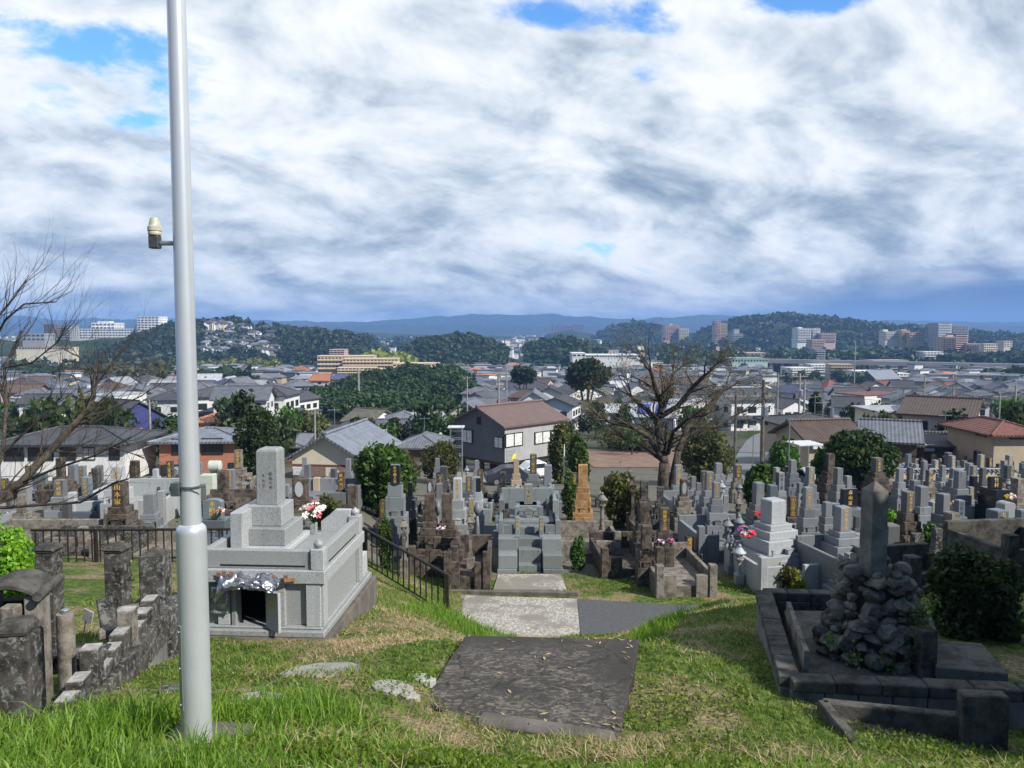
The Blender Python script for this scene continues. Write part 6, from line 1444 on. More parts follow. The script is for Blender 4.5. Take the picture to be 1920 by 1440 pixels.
# ================= HOUSES =================
def unit_window():
    mb = MB(); mb.box(0, 0, 0, 1, .10, 1); fm = mb.mesh('window', M['frame_dark'])
    mb = MB(); mb.box(-.235, -.052, .07, .41, .012, .86); mb.box(.235, -.052, .07, .41, .012, .86); gm = mb.mesh('pane', M['glass']); bm_ = mb.mesh('pane', M['blind'])
    return fm, gm, bm_
UW = unit_window()
def window(root, Mx, x, z, w, h, blind=False):
    o = bpy.data.objects.new('window', UW[0]); link(o, root); o.matrix_local = Mx @ Matrix.Translation((x, -.03, z)) @ Matrix.Diagonal((w, 1, h, 1))
    p = bpy.data.objects.new('pane', UW[2] if blind else UW[1]); link(p, o); return o
def wall_and_roof(w, d, h, rt, rh, ov=.55):
    """returns (wall MB, roof MB) in local frame, front at y=-d/2"""
    wm, rm = MB(), MB(); a, b = w / 2, d / 2; A, B = a + ov, b + ov; t = .16
    if rt == 'flat':
        wm.box(0, 0, 0, w, d, h); rm.box(0, 0, h, w + .12, d + .12, .22); rm.box(0, 0, h + .22, w - .25, d - .25, .02)
    elif rt == 'mono':
        wm.prism([(-a, -b), (a, -b), (a, b), (-a, b)], 0, 0, z0s=[0] * 4, z1s=[h, h, h + rh, h + rh]); s = rh / d
        rm.prism([(-A, -B), (A, -B), (A, B), (-A, B)], 0, 0, z0s=[h - ov * s, h - ov * s, h + rh + ov * s, h + rh + ov * s], z1s=[h - ov * s + t, h - ov * s + t, h + rh + ov * s + t, h + rh + ov * s + t])
    elif rt in ('gx', 'gy'):
        if rt == 'gx':    # ridge along x
            wm.add([(-a, -b, 0), (a, -b, 0), (a, b, 0), (-a, b, 0), (-a, -b, h), (a, -b, h), (a, b, h), (-a, b, h), (-a, 0, h + rh), (a, 0, h + rh)],
                   [(3, 2, 1, 0), (0, 1, 5, 4), (2, 3, 7, 6), (1, 2, 6, 9, 5), (3, 0, 4, 8, 7), (4, 5, 9, 8), (6, 7, 8, 9)])
            s = rh / b; e = h - ov * s
            prof = [(-B, e), (0, h + rh), (B, e), (B, e + t), (0, h + rh + t * 1.25), (-B, e + t)]
            vs = [(x, p, z) for x in (-A, A) for p, z in prof]
            rm.tube([(-A, 0, h + rh + t * 1.5), (A, 0, h + rh + t * 1.5)], .14, 6)
        else:
            wm.add([(-a, -b, 0), (a, -b, 0), (a, b, 0), (-a, b, 0), (-a, -b, h), (a, -b, h), (a, b, h), (-a, b, h), (0, -b, h + rh), (0, b, h + rh)],
                   [(3, 2, 1, 0), (1, 2, 6, 5), (3, 0, 4, 7), (0, 1, 5, 8, 4), (2, 3, 7, 9, 6), (5, 6, 9, 8), (7, 4, 8, 9)])
            s = rh / a; e = h - ov * s
            prof = [(-A, e), (0, h + rh), (A, e), (A, e + t), (0, h + rh + t * 1.25), (-A, e + t)]
            vs = [(p, y, z) for y in (-B, B) for p, z in prof]
            rm.tube([(0, -B, h + rh + t * 1.5), (0, B, h + rh + t * 1.5)], .14, 6)
        rm.add(vs, [(0, 1, 4, 5), (1, 2, 3, 4), (6, 11, 10, 7), (7, 10, 9, 8), (0, 6, 7, 1), (1, 7, 8, 2), (2, 8, 9, 3), (3, 9, 10, 4), (4, 10, 11, 5), (5, 11, 6, 0)])
    else:   # hip
        wm.box(0, 0, 0, w, d, h + .05); e = h - .08; rx = max(0, A - B); ry = max(0, B - A)
        V = [(-A, -B, e), (A, -B, e), (A, B, e), (-A, B, e), (-A, -B, e + t), (A, -B, e + t), (A, B, e + t), (-A, B, e + t)]
        if rx >= ry: V += [(-rx, 0, h + rh), (rx + .01, 0, h + rh)]; F_ = [(4, 5, 9, 8), (5, 6, 9), (6, 7, 8, 9), (7, 4, 8)]
        else: V += [(0, -ry, h + rh), (0, ry, h + rh)]; F_ = [(4, 5, 8), (5, 6, 9, 8), (6, 7, 9), (7, 4, 8, 9)]
        rm.add(V, [(3, 2, 1, 0), (0, 1, 5, 4), (1, 2, 6, 5), (2, 3, 7, 6), (3, 0, 4, 7)] + F_)
        rm.tube([V[8], V[9]], .15, 6)
        for c in range(4):
            tgt = {0: 8, 1: 9, 2: 9, 3: 8}[c] if rx >= ry else {0: 8, 1: 8, 2: 9, 3: 9}[c]; rm.tube([V[4 + c], V[tgt]], .11, 5)
    return wm, rm
HOUSES = []; HD = {}
def house(px, ybase, Y, wpx, hpx, rt, rhpx, yaw, wall, roof, label, d=None, wins=None, storeys=2, ov=.55, skirt=True, name='house', group='houses of the town below the cemetery', extra=None, base=None):
    """px = centre of the front, ybase = picture row of the foot of the front wall at distance Y"""
    if Y > 88:
        Yg = G(px, ybase, 60).y; d = min(11, (d or wpx * Y / F * .8) * min(1.35, Yg / Y)); Y = Yg
    p = P(px, ybase, Y); k = Y / F; w = wpx * k; h = hpx * k; rh = rhpx * k; d = d or w * .8; ov *= max(1, min(1.6, w / 9))
    gzp = min(gz(p.x, p.y), p.z); drop = p.z - gzp + .3
    root = empty(name, (p.x, p.y + d / 2 * math.cos(R(yaw)), p.z), R(yaw), label, 'house', group)
    wm, rm = wall_and_roof(w, d, h, rt, rh, ov); wm.box(0, 0, -drop, w - .1, d - .1, drop)
    wm.build('wall', WA[wall], root); rm.build('roof', RO[roof], root)
    Fm = Matrix.Translation((0, -d / 2, 0)); Sr = Matrix.Translation((w / 2, 0, 0)) @ Matrix.Rotation(R(90), 4, 'Z'); Sl = Matrix.Translation((-w / 2, 0, 0)) @ Matrix.Rotation(R(-90), 4, 'Z')
    rs = random.Random(int(px * 7 + ybase))
    if wins is None:
        n = max(1, int(w / 2.6)); fh = h / storeys
        for s in range(storeys):
            for i in range(n):
                if rs.random() < .78: window(root, Fm, (i + .5) * w / n - w / 2, s * fh + fh * .32, rs.choice([1.7, 1.3, .9, 1.7]) * min(1, w / n / 2.2), fh * .42, rs.random() < .3)
            for Mx in (Sr, Sl):
                m_ = max(1, int(d / 3.2))
                for i in range(m_):
                    if rs.random() < .6: window(root, Mx, (i + .5) * d / m_ - d / 2, s * fh + fh * .35, rs.choice([1.5, .8]), fh * .38, rs.random() < .3)
        if storeys == 2 and rt != 'flat' and rs.random() < .55:    # skirt roof over the lower storey
            mb = MB(); mb.prism([(-w / 2 - .5, -d / 2 - .9), (w / 2 + .5, -d / 2 - .9), (w / 2 + .1, -d / 2 + .01), (-w / 2 - .1, -d / 2 + .01)], 0, 0, z0s=[fh - .35, fh - .35, fh + .1, fh + .1], z1s=[fh - .22, fh - .22, fh + .28, fh + .28]); mb.build('lower_roof', RO[roof], root)
    else:
        for side, x, z, ww, hh, bl in wins: window(root, {'f': Fm, 'r': Sr, 'l': Sl}[side], x, z, ww, hh, bl)
    HD[label] = (root, w, d, h, rh)
    if extra: extra(root, w, d, h, rh)
    if rs.random() < .6 and rt != 'flat':      # television aerial and a gutter pipe
        mb = MB(); ax, az_ = rs.uniform(-.2, .2) * w, h + rh * .8; mb.tube([(ax, 0, az_), (ax, 0, az_ + 2.2)], .03, 5); mb.tube([(ax - .6, 0, az_ + 1.9), (ax + .6, 0, az_ + 2.0)], .02, 4)
        for q_ in (-.5, -.2, .1, .4): mb.tube([(ax + q_, -.35, az_ + 1.95), (ax + q_, .35, az_ + 1.95)], .015, 4)
        mb.build('aerial', M['plate'], root)
        MB().tube([(w / 2 - .15, -d / 2 - .08, 0), (w / 2 - .15, -d / 2 - .08, h)], .05, 5).build('drainpipe', M['frame_dark'], root)
        MB().box(-w / 2 + .6, -d / 2 - .2, .1, .8, .3, .6).build('air_conditioner', M['frame_white'], root)
    r_ = max(w, d) / 2; HOUSES.append((p.x, p.y + d / 2, r_ + 1.5)); return root

# the grey house on stilts in the middle
def stilt_house():
    k = 70; c = P(945, 868, 70); yaw = 45; w, d = 8.2, 6.6; h = 3.3; rh = 1.35
    rx, ry = Vector((math.cos(R(yaw)), math.sin(R(yaw)))), Vector((-math.sin(R(yaw)), math.cos(R(yaw))))
    cc_ = Vector((c.x, c.y)) + rx * w / 2 + ry * d / 2
    root = empty('stilt_house', (cc_.x, cc_.y, c.z), R(yaw), 'modern grey house with a maroon roof raised on dark stilts over parked cars', 'house', 'houses of the town below the cemetery')
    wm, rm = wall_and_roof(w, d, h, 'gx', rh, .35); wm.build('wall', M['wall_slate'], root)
    # paler sheet over the whole right face
    mb = MB(); mb.box(0, -d / 2 - .012, .0, w - .01, .02, h - .02); mb.build('right_face_sheet', M['right_face_pale'], root)
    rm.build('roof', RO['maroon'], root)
    Fm = Matrix.Translation((0, -d / 2 - .02, 0)); Sl = Matrix.Translation((-w / 2, 0, 0)) @ Matrix.Rotation(R(-90), 4, 'Z')
    window(root, Fm, .9, 1.25, 2.2, 1.15, True); window(root, Fm, 3.0, 1.25, 1.9, 1.15, True); window(root, Fm, -2.9, 1.35, 2.3, 1.25, True)
    window(root, Sl, 2.65, 1.25, 1.1, 1.05, True); window(root, Sl, -1.6, 1.3, 1.5, 1.3, True); window(root, Sl, 0.0, 3.2, .45, .7, False)
    # square panel with a yellow disc below the corner window
    mb = MB(); mb.box(-3.25, -d / 2 - .035, .12, 1.2, .03, 1.0); p_ = mb.build('wall_panel', M['sign_grey'], root)
    mb = MB(); pts = [(-2.72, .2)] + [(-2.72 - .45 * math.cos(a), .2 + .5 * math.sin(a)) for a in np.linspace(0, math.pi / 2 + .2, 10)]; mb.prism(pts, 0, .01, M=Matrix.Translation((0, -d / 2 - .052, 0)) @ Matrix.Rotation(R(90), 4, 'X')); mb.build('yellow_mark', M['yellow'], p_)
    mb = MB(); mb.box(-w / 2 + .0, -d / 2 - .03, .0, .09, .06, h, rz=0); mb.build('corner_trim', M['frame_dark'], root)
    mb = MB(); mb.box(0, 0, -.28, w - .15, d - .15, .27); mb.build('floor_beam', M['frame_dark'], root)
    g0 = gz(cc_.x, cc_.y) - c.z - .5
    for x, y in ((-3.7, -2.9), (-.5, -2.9), (3.4, -2.9), (-3.7, 2.6), (0, 2.6), (3.4, 2.6), (-3.7, 0)):
        mb = MB(); mb.box(x, y, g0, .3, .3, -g0 - .28); mb.build('stilt', M['ochre_steel'] if (x, y) == (-3.7, -2.9) else M['frame_dark'], root)
    mb = MB(); mb.box(1.5, 1.9, g0, 4, .15, -g0 - .28); mb.build('rear_wall', M['red_brown'], root); HOUSES.append((cc_.x, cc_.y, 6.5))
M['wall_slate'] = plain('wall_slate', (.105, .112, .125), .7, 0, .08, .8, (.04, .04, .045), .3); M['right_face_pale'] = plain('right_face_pale', (.33, .33, .325), .7, 0, .09, 1.0, (.16, .16, .16), .35)
M['sign_grey'] = plain('sign_grey', (.26, .27, .29), .6, 0, .2, 4); M['yellow'] = plain('yellow_paint', (.75, .60, .02), .5, 0, .05); M['ochre_steel'] = plain('ochre_steel', (.45, .30, .05), .6); M['red_brown'] = plain('red_brown', (.16, .045, .03), .8)
stilt_house()
def cream_gable(root, w, d, h, rh):
    mb = MB(); mb.box(0, -d / 2 - .02, h * .52, w * .98, .03, h * .10); mb.build('band', M['red_brown'], root)
    mb = MB(); mb.box(-w * .22, -d / 2 - .03, 0, w * .42, .04, h * .5); mb.box(w * .30, -d / 2 - .03, 0, w * .3, .04, h * .5); mb.build('screen', M['screen'], root)
    mb = MB(); 
    onion(mb, 0, -d / 2 - .5, h + rh + .15, .22); mb.build('ridge_tile', RO['slate'], root)
M['screen'] = plain('reed_screen', (.22, .15, .12), .9, 0, .2, 5)
NH = 'houses of the town below the cemetery'
house(628, 893, 62, 136, 36, 'gy', 40, -8, 'cream', 'blue_grey', 'low cream house with its gable to the camera and a blue grey tiled roof', d=9.5, wins=[], storeys=1, ov=.6, extra=cream_gable)
house(372, 893, 64, 150, 66, 'hip', 18, 4, 'brick', 'blue_grey', 'orange brick house with a pale blue grey hipped roof behind the metal pole', d=5.6, wins=[('f', -1.75, 1.8, 1.0, 1.35, 0), ('f', 1.0, 1.8, 1.7, 1.35, 0), ('f', -2.2, .1, 1.9, .9, 0), ('f', 2.6, .3, .7, .8, 0)], ov=.7)
house(115, 892, 60, 230, 60, 'hip', 24, 3, 'white', 'charcoal', 'large white two storey house with a dark hipped roof at the left edge', d=6, wins=[('f', -3.6, 1.2, 1.5, 1.0, 0), ('f', -1.6, 1.2, 1.9, 1.0, 0), ('f', .4, 1.2, 1.2, 1.0, 0), ('f', 2.0, 1.2, .9, 1.0, 1), ('f', 3.9, 1.2, .8, 1.1, 0)], ov=.7)
house(205, 815, 100, 100, 26, 'gx', 34, -30, 'blue', 'charcoal', 'dark blue house with white trimmed gables seen through the bare branches', d=8)
house(495, 868, 76, 110, 30, 'hip', 14, 8, 'brown', 'slate', 'low brown walled house left of the cream gable house', d=8, storeys=1)
house(803, 826, 112, 52, 38, 'mono', 6, 14, 'white', 'silver', 'white box house with a single slope roof and a long dark window', d=5.5, wins=[('f', -.1, 1.3, 2.6, .7, 0)])
house(752, 822, 116, 58, 34, 'hip', 14, 10, 'cream', 'slate', 'cream two storey house just left of the white box house', d=6)
house(718, 838, 98, 76, 22, 'gx', 22, 12, 'ochre', 'slate', 'house with a broad slate gable roof above the cream gable house', d=7, storeys=1)
house(790, 858, 86, 80, 18, 'hip', 20, -6, 'brown', 'slate', 'low dark roofed house beneath the white box house', d=7, storeys=1)
house(688, 812, 112, 60, 22, 'gx', 18, -25, 'white', 'olive', 'olive brown roofed house at the foot of the wooded ridge', d=7, storeys=1)
house(660, 822, 106, 46, 18, 'hip', 14, 10, 'brown', 'charcoal', 'dark hipped house with brown walls right of the wooded bank', d=6, storeys=1)
house(590, 862, 82, 60, 14, 'hip', 12, 5, 'beige', 'olive', 'low olive roofed shed left of the cream gable house', d=6, storeys=1)
house(660, 868, 78, 90, 20, 'gx', 26, 20, 'white', 'blue_grey', 'blue tiled roof running behind the cream gable house', d=8, storeys=1)
house(880, 808, 108, 62, 34, 'gy', 20, -10, 'cream', 'slate', 'cream gabled house above the left corner of the stilt house', d=7, wins=[('f', -1.0, 1.6, .7, .5, 0), ('f', .3, 1.6, 1.6, .4, 0)])
house(842, 770, 135, 56, 22, 'hip', 18, 6, 'white', 'charcoal', 'white house with a charcoal hipped roof right of the wooded ridge', d=6.5)
house(848, 790, 124, 48, 12, 'hip', 6, 0, 'grey', 'silver', 'low silver roofed annex in front of the charcoal hipped house', d=5, storeys=1)
house(910, 770, 130, 46, 30, 'hip', 16, 5, 'cream', 'olive', 'cream house with a brown grey pyramid roof left of the white pair', d=6, wins=[('f', -1.2, 1.3, .6, .8, 0), ('f', .2, 1.3, .6, .8, 0), ('f', 1.5, 1.3, .6, .8, 0)])
house(1002, 768, 128, 60, 40, 'hip', 14, 12, 'white', 'charcoal', 'white two storey house with dark hips above the stilt house roof', d=8)
house(1045, 772, 122, 40, 38, 'gy', 12, -15, 'cream', 'slate', 'narrow cream gabled house between two white houses', d=9)
house(1086, 780, 112, 72, 42, 'gy', 18, 22, 'white', 'charcoal', 'white gabled house with one tall slot window', d=8, wins=[('f', 0, 3.5, .3, 1.1, 0), ('f', -2.0, .6, .8, .8, 0)])
house(1120, 790, 104, 90, 24, 'gx', 12, 8, 'white', 'olive', 'white house with a long low grey roof in front of the slot window gable', d=6, wins=[('f', 1.4, .4, 1.4, 1.2, 0)])
house(1142, 800, 98, 52, 20, 'hip', 14, 8, 'pink', 'charcoal', 'small pinkish hip roofed house left of the cherry crown', d=5, storeys=1)
house(1104, 728, 175, 56, 20, 'hip', 16, 4, 'grey', 'slate', 'grey house with a dark pyramid roof beneath the camphor tree', d=8)
house(1195, 775, 122, 46, 40, 'gy', 16, 6, 'white', 'slate', 'white gabled house behind the cherry branches', d=7)
house(1238, 815, 92, 74, 34, 'gx', 20, -16, 'white', 'silver', 'white walled house behind the cherry trunk with blue sheets on its roof', d=7, storeys=1)
house(1270, 770, 118, 130, 26, 'gx', 34, 10, 'brown', 'brown', 'big brown roofed hall behind the cherry crown', d=9, storeys=1)
house(1312, 755, 140, 110, 14, 'mono', 5, 6, 'mint', 'green', 'long pale green roofed shed right of the cherry crown', d=8, storeys=1)
house(1403, 782, 118, 62, 52, 'flat', 0, 6, 'white', 'silver', 'white boxy three storey building with an outside stair by the road', d=7, storeys=3)
house(1250, 735, 190, 120, 18, 'gx', 20, 0, 'grey', 'slate', 'wide grey roofed building in the middle of the cherry crown', d=12)
def metal_house(root, w, d, h, rh):
    mb = MB(); mb.box(0, -d / 2 - .5, h * .1, w * .42, .06, h * .5); mb.build('balcony_rail', M['frame_white'], root)
house(1648, 795, 92, 112, 54, 'flat', 0, 22, 'white', 'rust', 'white boxy two storey house with a rust red flat roof', d=7, wins=[('f', -2.2, 1.9, 1.5, .8, 0), ('f', .3, 1.9, 1.5, .7, 1), ('f', 2.6, 1.9, 1.4, .7, 0), ('l', 1.5, 1.9, .5, .9, 1), ('l', -.2, 1.9, .5, .9, 1), ('l', -2.0, 1.9, .5, .9, 1)])
house(1685, 808, 84, 94, 36, 'mono', 2, 8, 'cream', 'silver', 'cream house with a rusty silver metal roof in front of the white box house', d=4.5, wins=[('f', -.7, .2, 1.0, 1.3, 1), ('f', .35, .2, 1.0, 1.3, 1), ('f', 1.8, 1.0, 1.1, .8, 0)], extra=metal_house, ov=.35)
house(1815, 838, 80, 116, 60, 'gx', 22, -34, 'cream', 'brown', 'long cream building with a dark brown roof on the right', d=12, wins=[('f', -2.6, 1.7, .8, .9, 0), ('f', -1.2, 1.7, .9, .9, 0), ('f', .6, 1.7, .9, .9, 0), ('f', 2.0, 1.6, .7, .8, 0)])
house(1556, 842, 66, 110, 18, 'gx', 26, 10, 'beige', 'brown', 'low beige house with a ribbed brown roof, left of the big dark tree', d=5.5, storeys=1)
house(1538, 812, 80, 140, 14, 'hip', 16, 6, 'beige', 'charcoal', 'wide dark hipped roof behind the ribbed brown roof', d=7, storeys=1)
house(1700, 852, 66, 90, 26, 'gx', 26, -24, 'brown', 'slate', 'dark walled house with a long slate roof right of the big dark tree', d=7, storeys=1)
house(1790, 848, 70, 106, 12, 'gx', 14, -8, 'brown', 'charcoal', 'long low dark roof along the far walled field', d=5, storeys=1)
house(1908, 828, 64, 90, 12, 'hip', 22, 0, 'beige', 'rust', 'brown tiled roof house at the right edge above the far walled field', d=7, storeys=1)
house(1545, 765, 112, 62, 24, 'hip', 12, -6, 'cream', 'slate', 'cream house with slate hips left of the white box house', d=8)
house(1563, 745, 130, 40, 14, 'hip', 18, 12, 'beige', 'red', 'house with a red brown pyramid roof above the slate hips', d=7)
house(1550, 790, 100, 66, 22, 'gx', 14, -30, 'ochre', 'slate', 'ochre walled house beneath the slate hips', d=7)
house(1670, 745, 125, 90, 10, 'hip', 20, 8, 'beige', 'red', 'red hipped roof behind the white box house', d=9, storeys=1)
house(1795, 748, 120, 70, 16, 'hip', 14, 5, 'beige', 'red', 'red roofed house right of centre with a silver porch roof', d=8)
house(1792, 762, 112, 60, 20, 'hip', 12, 5, 'brown', 'silver', 'silver hipped porch building in front of the red roofed house', d=6)
house(1742, 785, 100, 50, 18, 'gx', 14, 20, 'cream', 'slate', 'small cream house with a tiled gable beside the rust roof box', d=6)
house(1655, 725, 150, 70, 16, 'gx', 14, 30, 'grey', 'blue_grey', 'blue grey gable roof house behind the red hips', d=9)
house(1845, 712, 205, 44, 22, 'flat', 0, 0, 'grey', 'silver', 'grey flat roofed water building on the right below the viaduct', d=8, wins=[])
house(1730, 700, 210, 90, 8, 'mono', 2, 0, 'white', 'silver', 'long white shed roof below the viaduct', d=14, wins=[])
house(1870, 728, 160, 60, 16, 'gx', 12, 20, 'cream', 'slate', 'cream house with a slate gable below the grey water building', d=9)
house(460, 838, 92, 50, 14, 'hip', 12, 20, 'beige', 'terracotta', 'small terracotta roofed house behind the brick house', d=6, storeys=1)
house(385, 812, 108, 60, 20, 'hip', 12, 0, 'beige', 'terracotta', 'orange tiled house behind the metal pole', d=6)
house(60, 790, 112, 90, 26, 'hip', 22, 6, 'brown', 'charcoal', 'dark brown walled house with a charcoal roof behind the bare tree', d=9)
house(560, 712, 300, 34, 14, 'hip', 12, 0, 'cream', 'terracotta', 'orange roofed house below the long beige flats', d=8); house(603, 735, 255, 40, 22, 'gx', 10, -10, 'white', 'terracotta', 'white house with a pale orange roof left of the wooded ridge', d=9)
house(633, 735, 250, 28, 24, 'gx', 8, 10, 'ochre', 'navy', 'house with a dark blue solar roof at the edge of the wooded ridge', d=8)

# scaffold tower, poles, lamps, cars
def scaffold():
    a = P(856, 895, 63); g0 = gz(a.x, 63); root = empty('scaffold_tower', (a.x, 63, g0), 0, 'silver scaffold tower beside the stilt house', 'scaffold'); H = P(856, 798, 63).z - g0; w = .46
    mb = MB()
    for x in (-w, w):
        for y in (-w, w): mb.tube([(x, y, 0), (x, y, H)], .035, 6)
    for k in range(7):
        z = H * (k + .4) / 7
        for s in (-w, w): mb.tube([(-w, s, z), (w, s, z)], .025, 5); mb.tube([(s, -w, z), (s, w, z)], .025, 5)
    mb.build('frame', M['plate'], root); mb = MB(); mb.box(0, 0, H - .12, 1.3, 1.3, .06); mb.box(0, 0, H * .45, .9, .9, .05); mb.build('platform', M['frame_white'], root)
scaffold()
def pole_(px, ytop, ybase, Y, r, m, label, arms=0, lampf=False, base=True):
    p = P(px, ytop, Y); g0 = gz(p.x, Y) if base else P(px, ybase, Y).z; H = p.z - g0; root = empty('utility_pole' if arms else 'post', (p.x, Y, g0), 0, label, 'pole', 'poles in the town' if arms else None)
    MB().tube([(0, 0, -.3), (0, 0, H)], [r, r * .75], 8).build('shaft', M[m], root)
    for k in range(arms):
        mb = MB(); mb.box(0, 0, H - .4 - k * .8, 1.8, .09, .09)
        for x in (-.8, -.4, .4, .8): mb.tube([(x, 0, H - .32 - k * .8), (x, 0, H - .12 - k * .8)], .05, 5)
        mb.build('cross_arm', M['concrete'], root)
    if arms > 1: mb = MB(); mb.lathe([(.25, 0), (.27, .1), (.27, .7), (.2, .78)], 10, y=-.4, z=H - 2.6); mb.build('transformer', M['plate'], root)
    return root
pole_(1058, 833, 890, 52, .055, 'frame_white', 'white post with small box beside the car park', 0)
pole_(1432, 712, 860, 56, .15, 'concrete_dark', 'utility pole with transformer at the right of the road', 2)
pole_(1380, 735, 822, 66, .13, 'concrete_dark', 'dark pole at the left edge of the road', 1)
pole_(1481, 784, 880, 52, .05, 'plate', 'thin silver lamp post behind the right graves', 0)
pole_(1500, 700, 785, 88, .14, 'concrete', 'tall concrete pole left of the cream slate house, rear one', 2); pole_(1509, 712, 790, 84, .14, 'concrete', 'tall concrete pole left of the cream slate house, front one', 1)
for px, yt, Y, lb in [(935, 700, 120, 'white pole left of the narrow cream gable'), (876, 705, 150, 'concrete pole right of the wooded ridge'), (1905, 722, 90, 'concrete pole near the right edge'), (1788, 722, 100, 'dark pole before the silver porch roof'), (1734, 705, 130, 'pole behind the red hips'),
                      (1459, 700, 110, 'pole at the far bend of the road'), (590, 770, 105, 'concrete pole over the cream gable roof'), (1875, 738, 98, 'short pole behind the long cream building'), (950, 690, 160, 'slim pole above the white dark hip house'), (280, 750, 90, 'pole between the blue house and the metal pole'), (672, 690, 230, 'thin pole in front of the long beige flats'), (1604, 640, 420, 'far mast on the right, in front of the hill')]:
    pole_(px, yt, 0, Y, .14 if Y < 200 else .35, 'concrete', lb, 1)
# guy wires and power lines
def wire(a, b_, sag, lb):
    a, b_ = Vector(a), Vector(b_); pts = [a.lerp(b_, t) - Vector((0, 0, sag * 4 * t * (1 - t))) for t in np.linspace(0, 1, 12)]; o = MB().tube(pts, .018, 4).build('power_line', M['frame_dark'], None); tag(o, lb, 'cable', 'power lines over the town')
wire(P(1432, 716, 56), P(1500, 703, 88), 1.0, 'power line between the transformer pole and the rear concrete pole'); wire(P(1432, 722, 56), P(1380, 740, 66), .6, 'short power line over the road'); wire(P(935, 703, 120), P(876, 708, 150), 1.2, 'power line above the cream gabled house')
wire(P(280, 752, 90), P(590, 772, 105), 1.4, 'power line over the brick house roof'); wire(P(590, 772, 105), P(935, 703, 120), 1.6, 'power line over the white box house'); wire(P(1875, 740, 98), P(1788, 724, 100), .5, 'power line over the long cream building'); wire(P(1380, 736, 66), P(935, 701, 120), 1.5, 'power line across the cherry crown'); wire(P(1500, 700, 88), P(1459, 702, 110), .8, 'power line along the far road'); wire(P(1788, 726, 100), P(1905, 724, 90), .8, 'power line at the right edge'); wire(P(1509, 714, 84), P(1788, 724, 100), 2.0, 'long power line above the white box house')
def car(px, py, Y, yaw, m, label, kind='sedan', y_=None):
    p = P(px, py, Y); g0 = gz(p.x, Y) + .08; root = empty('parked_car' if kind != 'van' else 'parked_van', (p.x, Y, g0), R(yaw), label, 'car' if kind != 'van' else 'van', 'vehicles parked in the town'); L, W_ = (4.3, 1.7)
    if kind == 'van': prof = [(-2.2, .3), (2.15, .3), (2.2, .9), (1.9, 1.15), (1.45, 1.9), (-2.15, 1.95), (-2.2, .5)]; gl = [(1.75, 1.2), (1.4, 1.8), (-1.9, 1.82), (-1.95, 1.2)]
    else: prof = [(-2.1, .3), (2.1, .28), (2.15, .62), (1.95, .78), (1.05, .92), (.45, 1.38), (-.75, 1.42), (-1.5, 1.0), (-2.1, .92), (-2.15, .5)]; gl = [(.92, .94), (.4, 1.31), (-.72, 1.34), (-1.32, .98)]
    Mr = Matrix.Rotation(R(90), 4, 'X'); mb = MB(); mb.prism(prof, -W_ / 2, W_ / 2, M=Mr); mb.build('body', M[m], root, bevel=.06)
    mb = MB(); mb.prism(gl, -W_ / 2 - .01, W_ / 2 + .01, M=Mr); 
    mb.prism([(gl[0][0] + .06, gl[0][1] + .03), (gl[1][0] + .05, gl[1][1] + .02), (gl[1][0] - .02, gl[1][1]), (gl[0][0] - .02, gl[0][1])], -W_ / 2 + .12, W_ / 2 - .12, M=Mr); mb.build('windows', M['glass'], root)
    for x in (-1.35, 1.35):
        for s in (-1, 1): mb = MB(); mb.tube([(x, s * (W_ / 2 - .2), .32), (x, s * (W_ / 2 + .02), .32)], .32, 14); wh = mb.build('wheel', M['frame_dark'], root); MB().tube([(x, s * (W_ / 2 + .0), .32), (x, s * (W_ / 2 + .03), .32)], .19, 10).build('rim', M['plate'], wh)
    for s in (-1, 1): mb = MB(); mb.box(2.1, s * .6, .6, .12, .3, .14); mb.build('headlight', M['frame_white'], root)
for nm_, c_ in (('car_white', (.72, .73, .74)), ('car_silver', (.42, .44, .46)), ('car_dark', (.03, .035, .05))): M[nm_] = plain(nm_, c_, .25, 0, .02)
car(1000, 885, 66, 200, 'car_white', 'white car parked in the shade under the stilt house'); car(960, 890, 61, 10, 'car_dark', 'dark car with open cover in front of the stilt house'); car(1516, 848, 56, 100, 'car_silver', 'silver blue car before the white carport')
car(1477, 795, 84, 170, 'car_white', 'white van parked left of the road bend', 'van'); car(1491, 789, 88, 170, 'car_white', 'white car behind the white van', 'van'); car(1006, 770, 118, 15, 'car_silver', 'silver car below the white two storey house'); 
def carport():
    p = P(1508, 832, 58); g0 = gz(p.x, 58); root = empty('carport', (p.x, 58, g0), R(8), 'white flat carport roof behind the silver blue car', 'carport'); H = p.z - g0
    MB().box(0, 0, H, 2.0, 2.2, .09).build('roof', M['frame_white'], root)
    for x in (-.9, .9):
        for y in (-1, 1): MB().box(x, y, -.1, .08, .08, H + .1).build('post', M['plate'], root)
carport()
def sheet(px, py, Y, w, d, tilt, yaw, m, lb):
    p = P(px, py, Y); mb = MB(); V = []; n = 8
    for j in range(n):
        for i in range(n): a, b_ = i / (n - 1) - .5, j / (n - 1) - .5; V.append((a * w, b_ * d, .05 * mnoise.noise(Vector((a * 6, b_ * 6, px)))))
    idx = np.arange(n * n).reshape(n, n); Fc = np.stack([idx[:-1, :-1], idx[:-1, 1:], idx[1:, 1:], idx[1:, :-1]], -1).reshape(-1, 4)
    o = npmesh('blue_sheet', np.array(V), Fc, 4, M[m]); o.location = p; o.rotation_euler = (R(tilt), 0, R(yaw)); o.modifiers.new('t', 'SOLIDIFY').thickness = .04; tag(o, lb, 'tarpaulin', 'blue sheets on damaged roofs')
M['blue_tarp'] = plain('blue_tarp', (.03, .07, .38), .5, 0, .15, 3)
r_, w_, d_, h_, rh_ = HD['white walled house behind the cherry trunk with blue sheets on its roof']
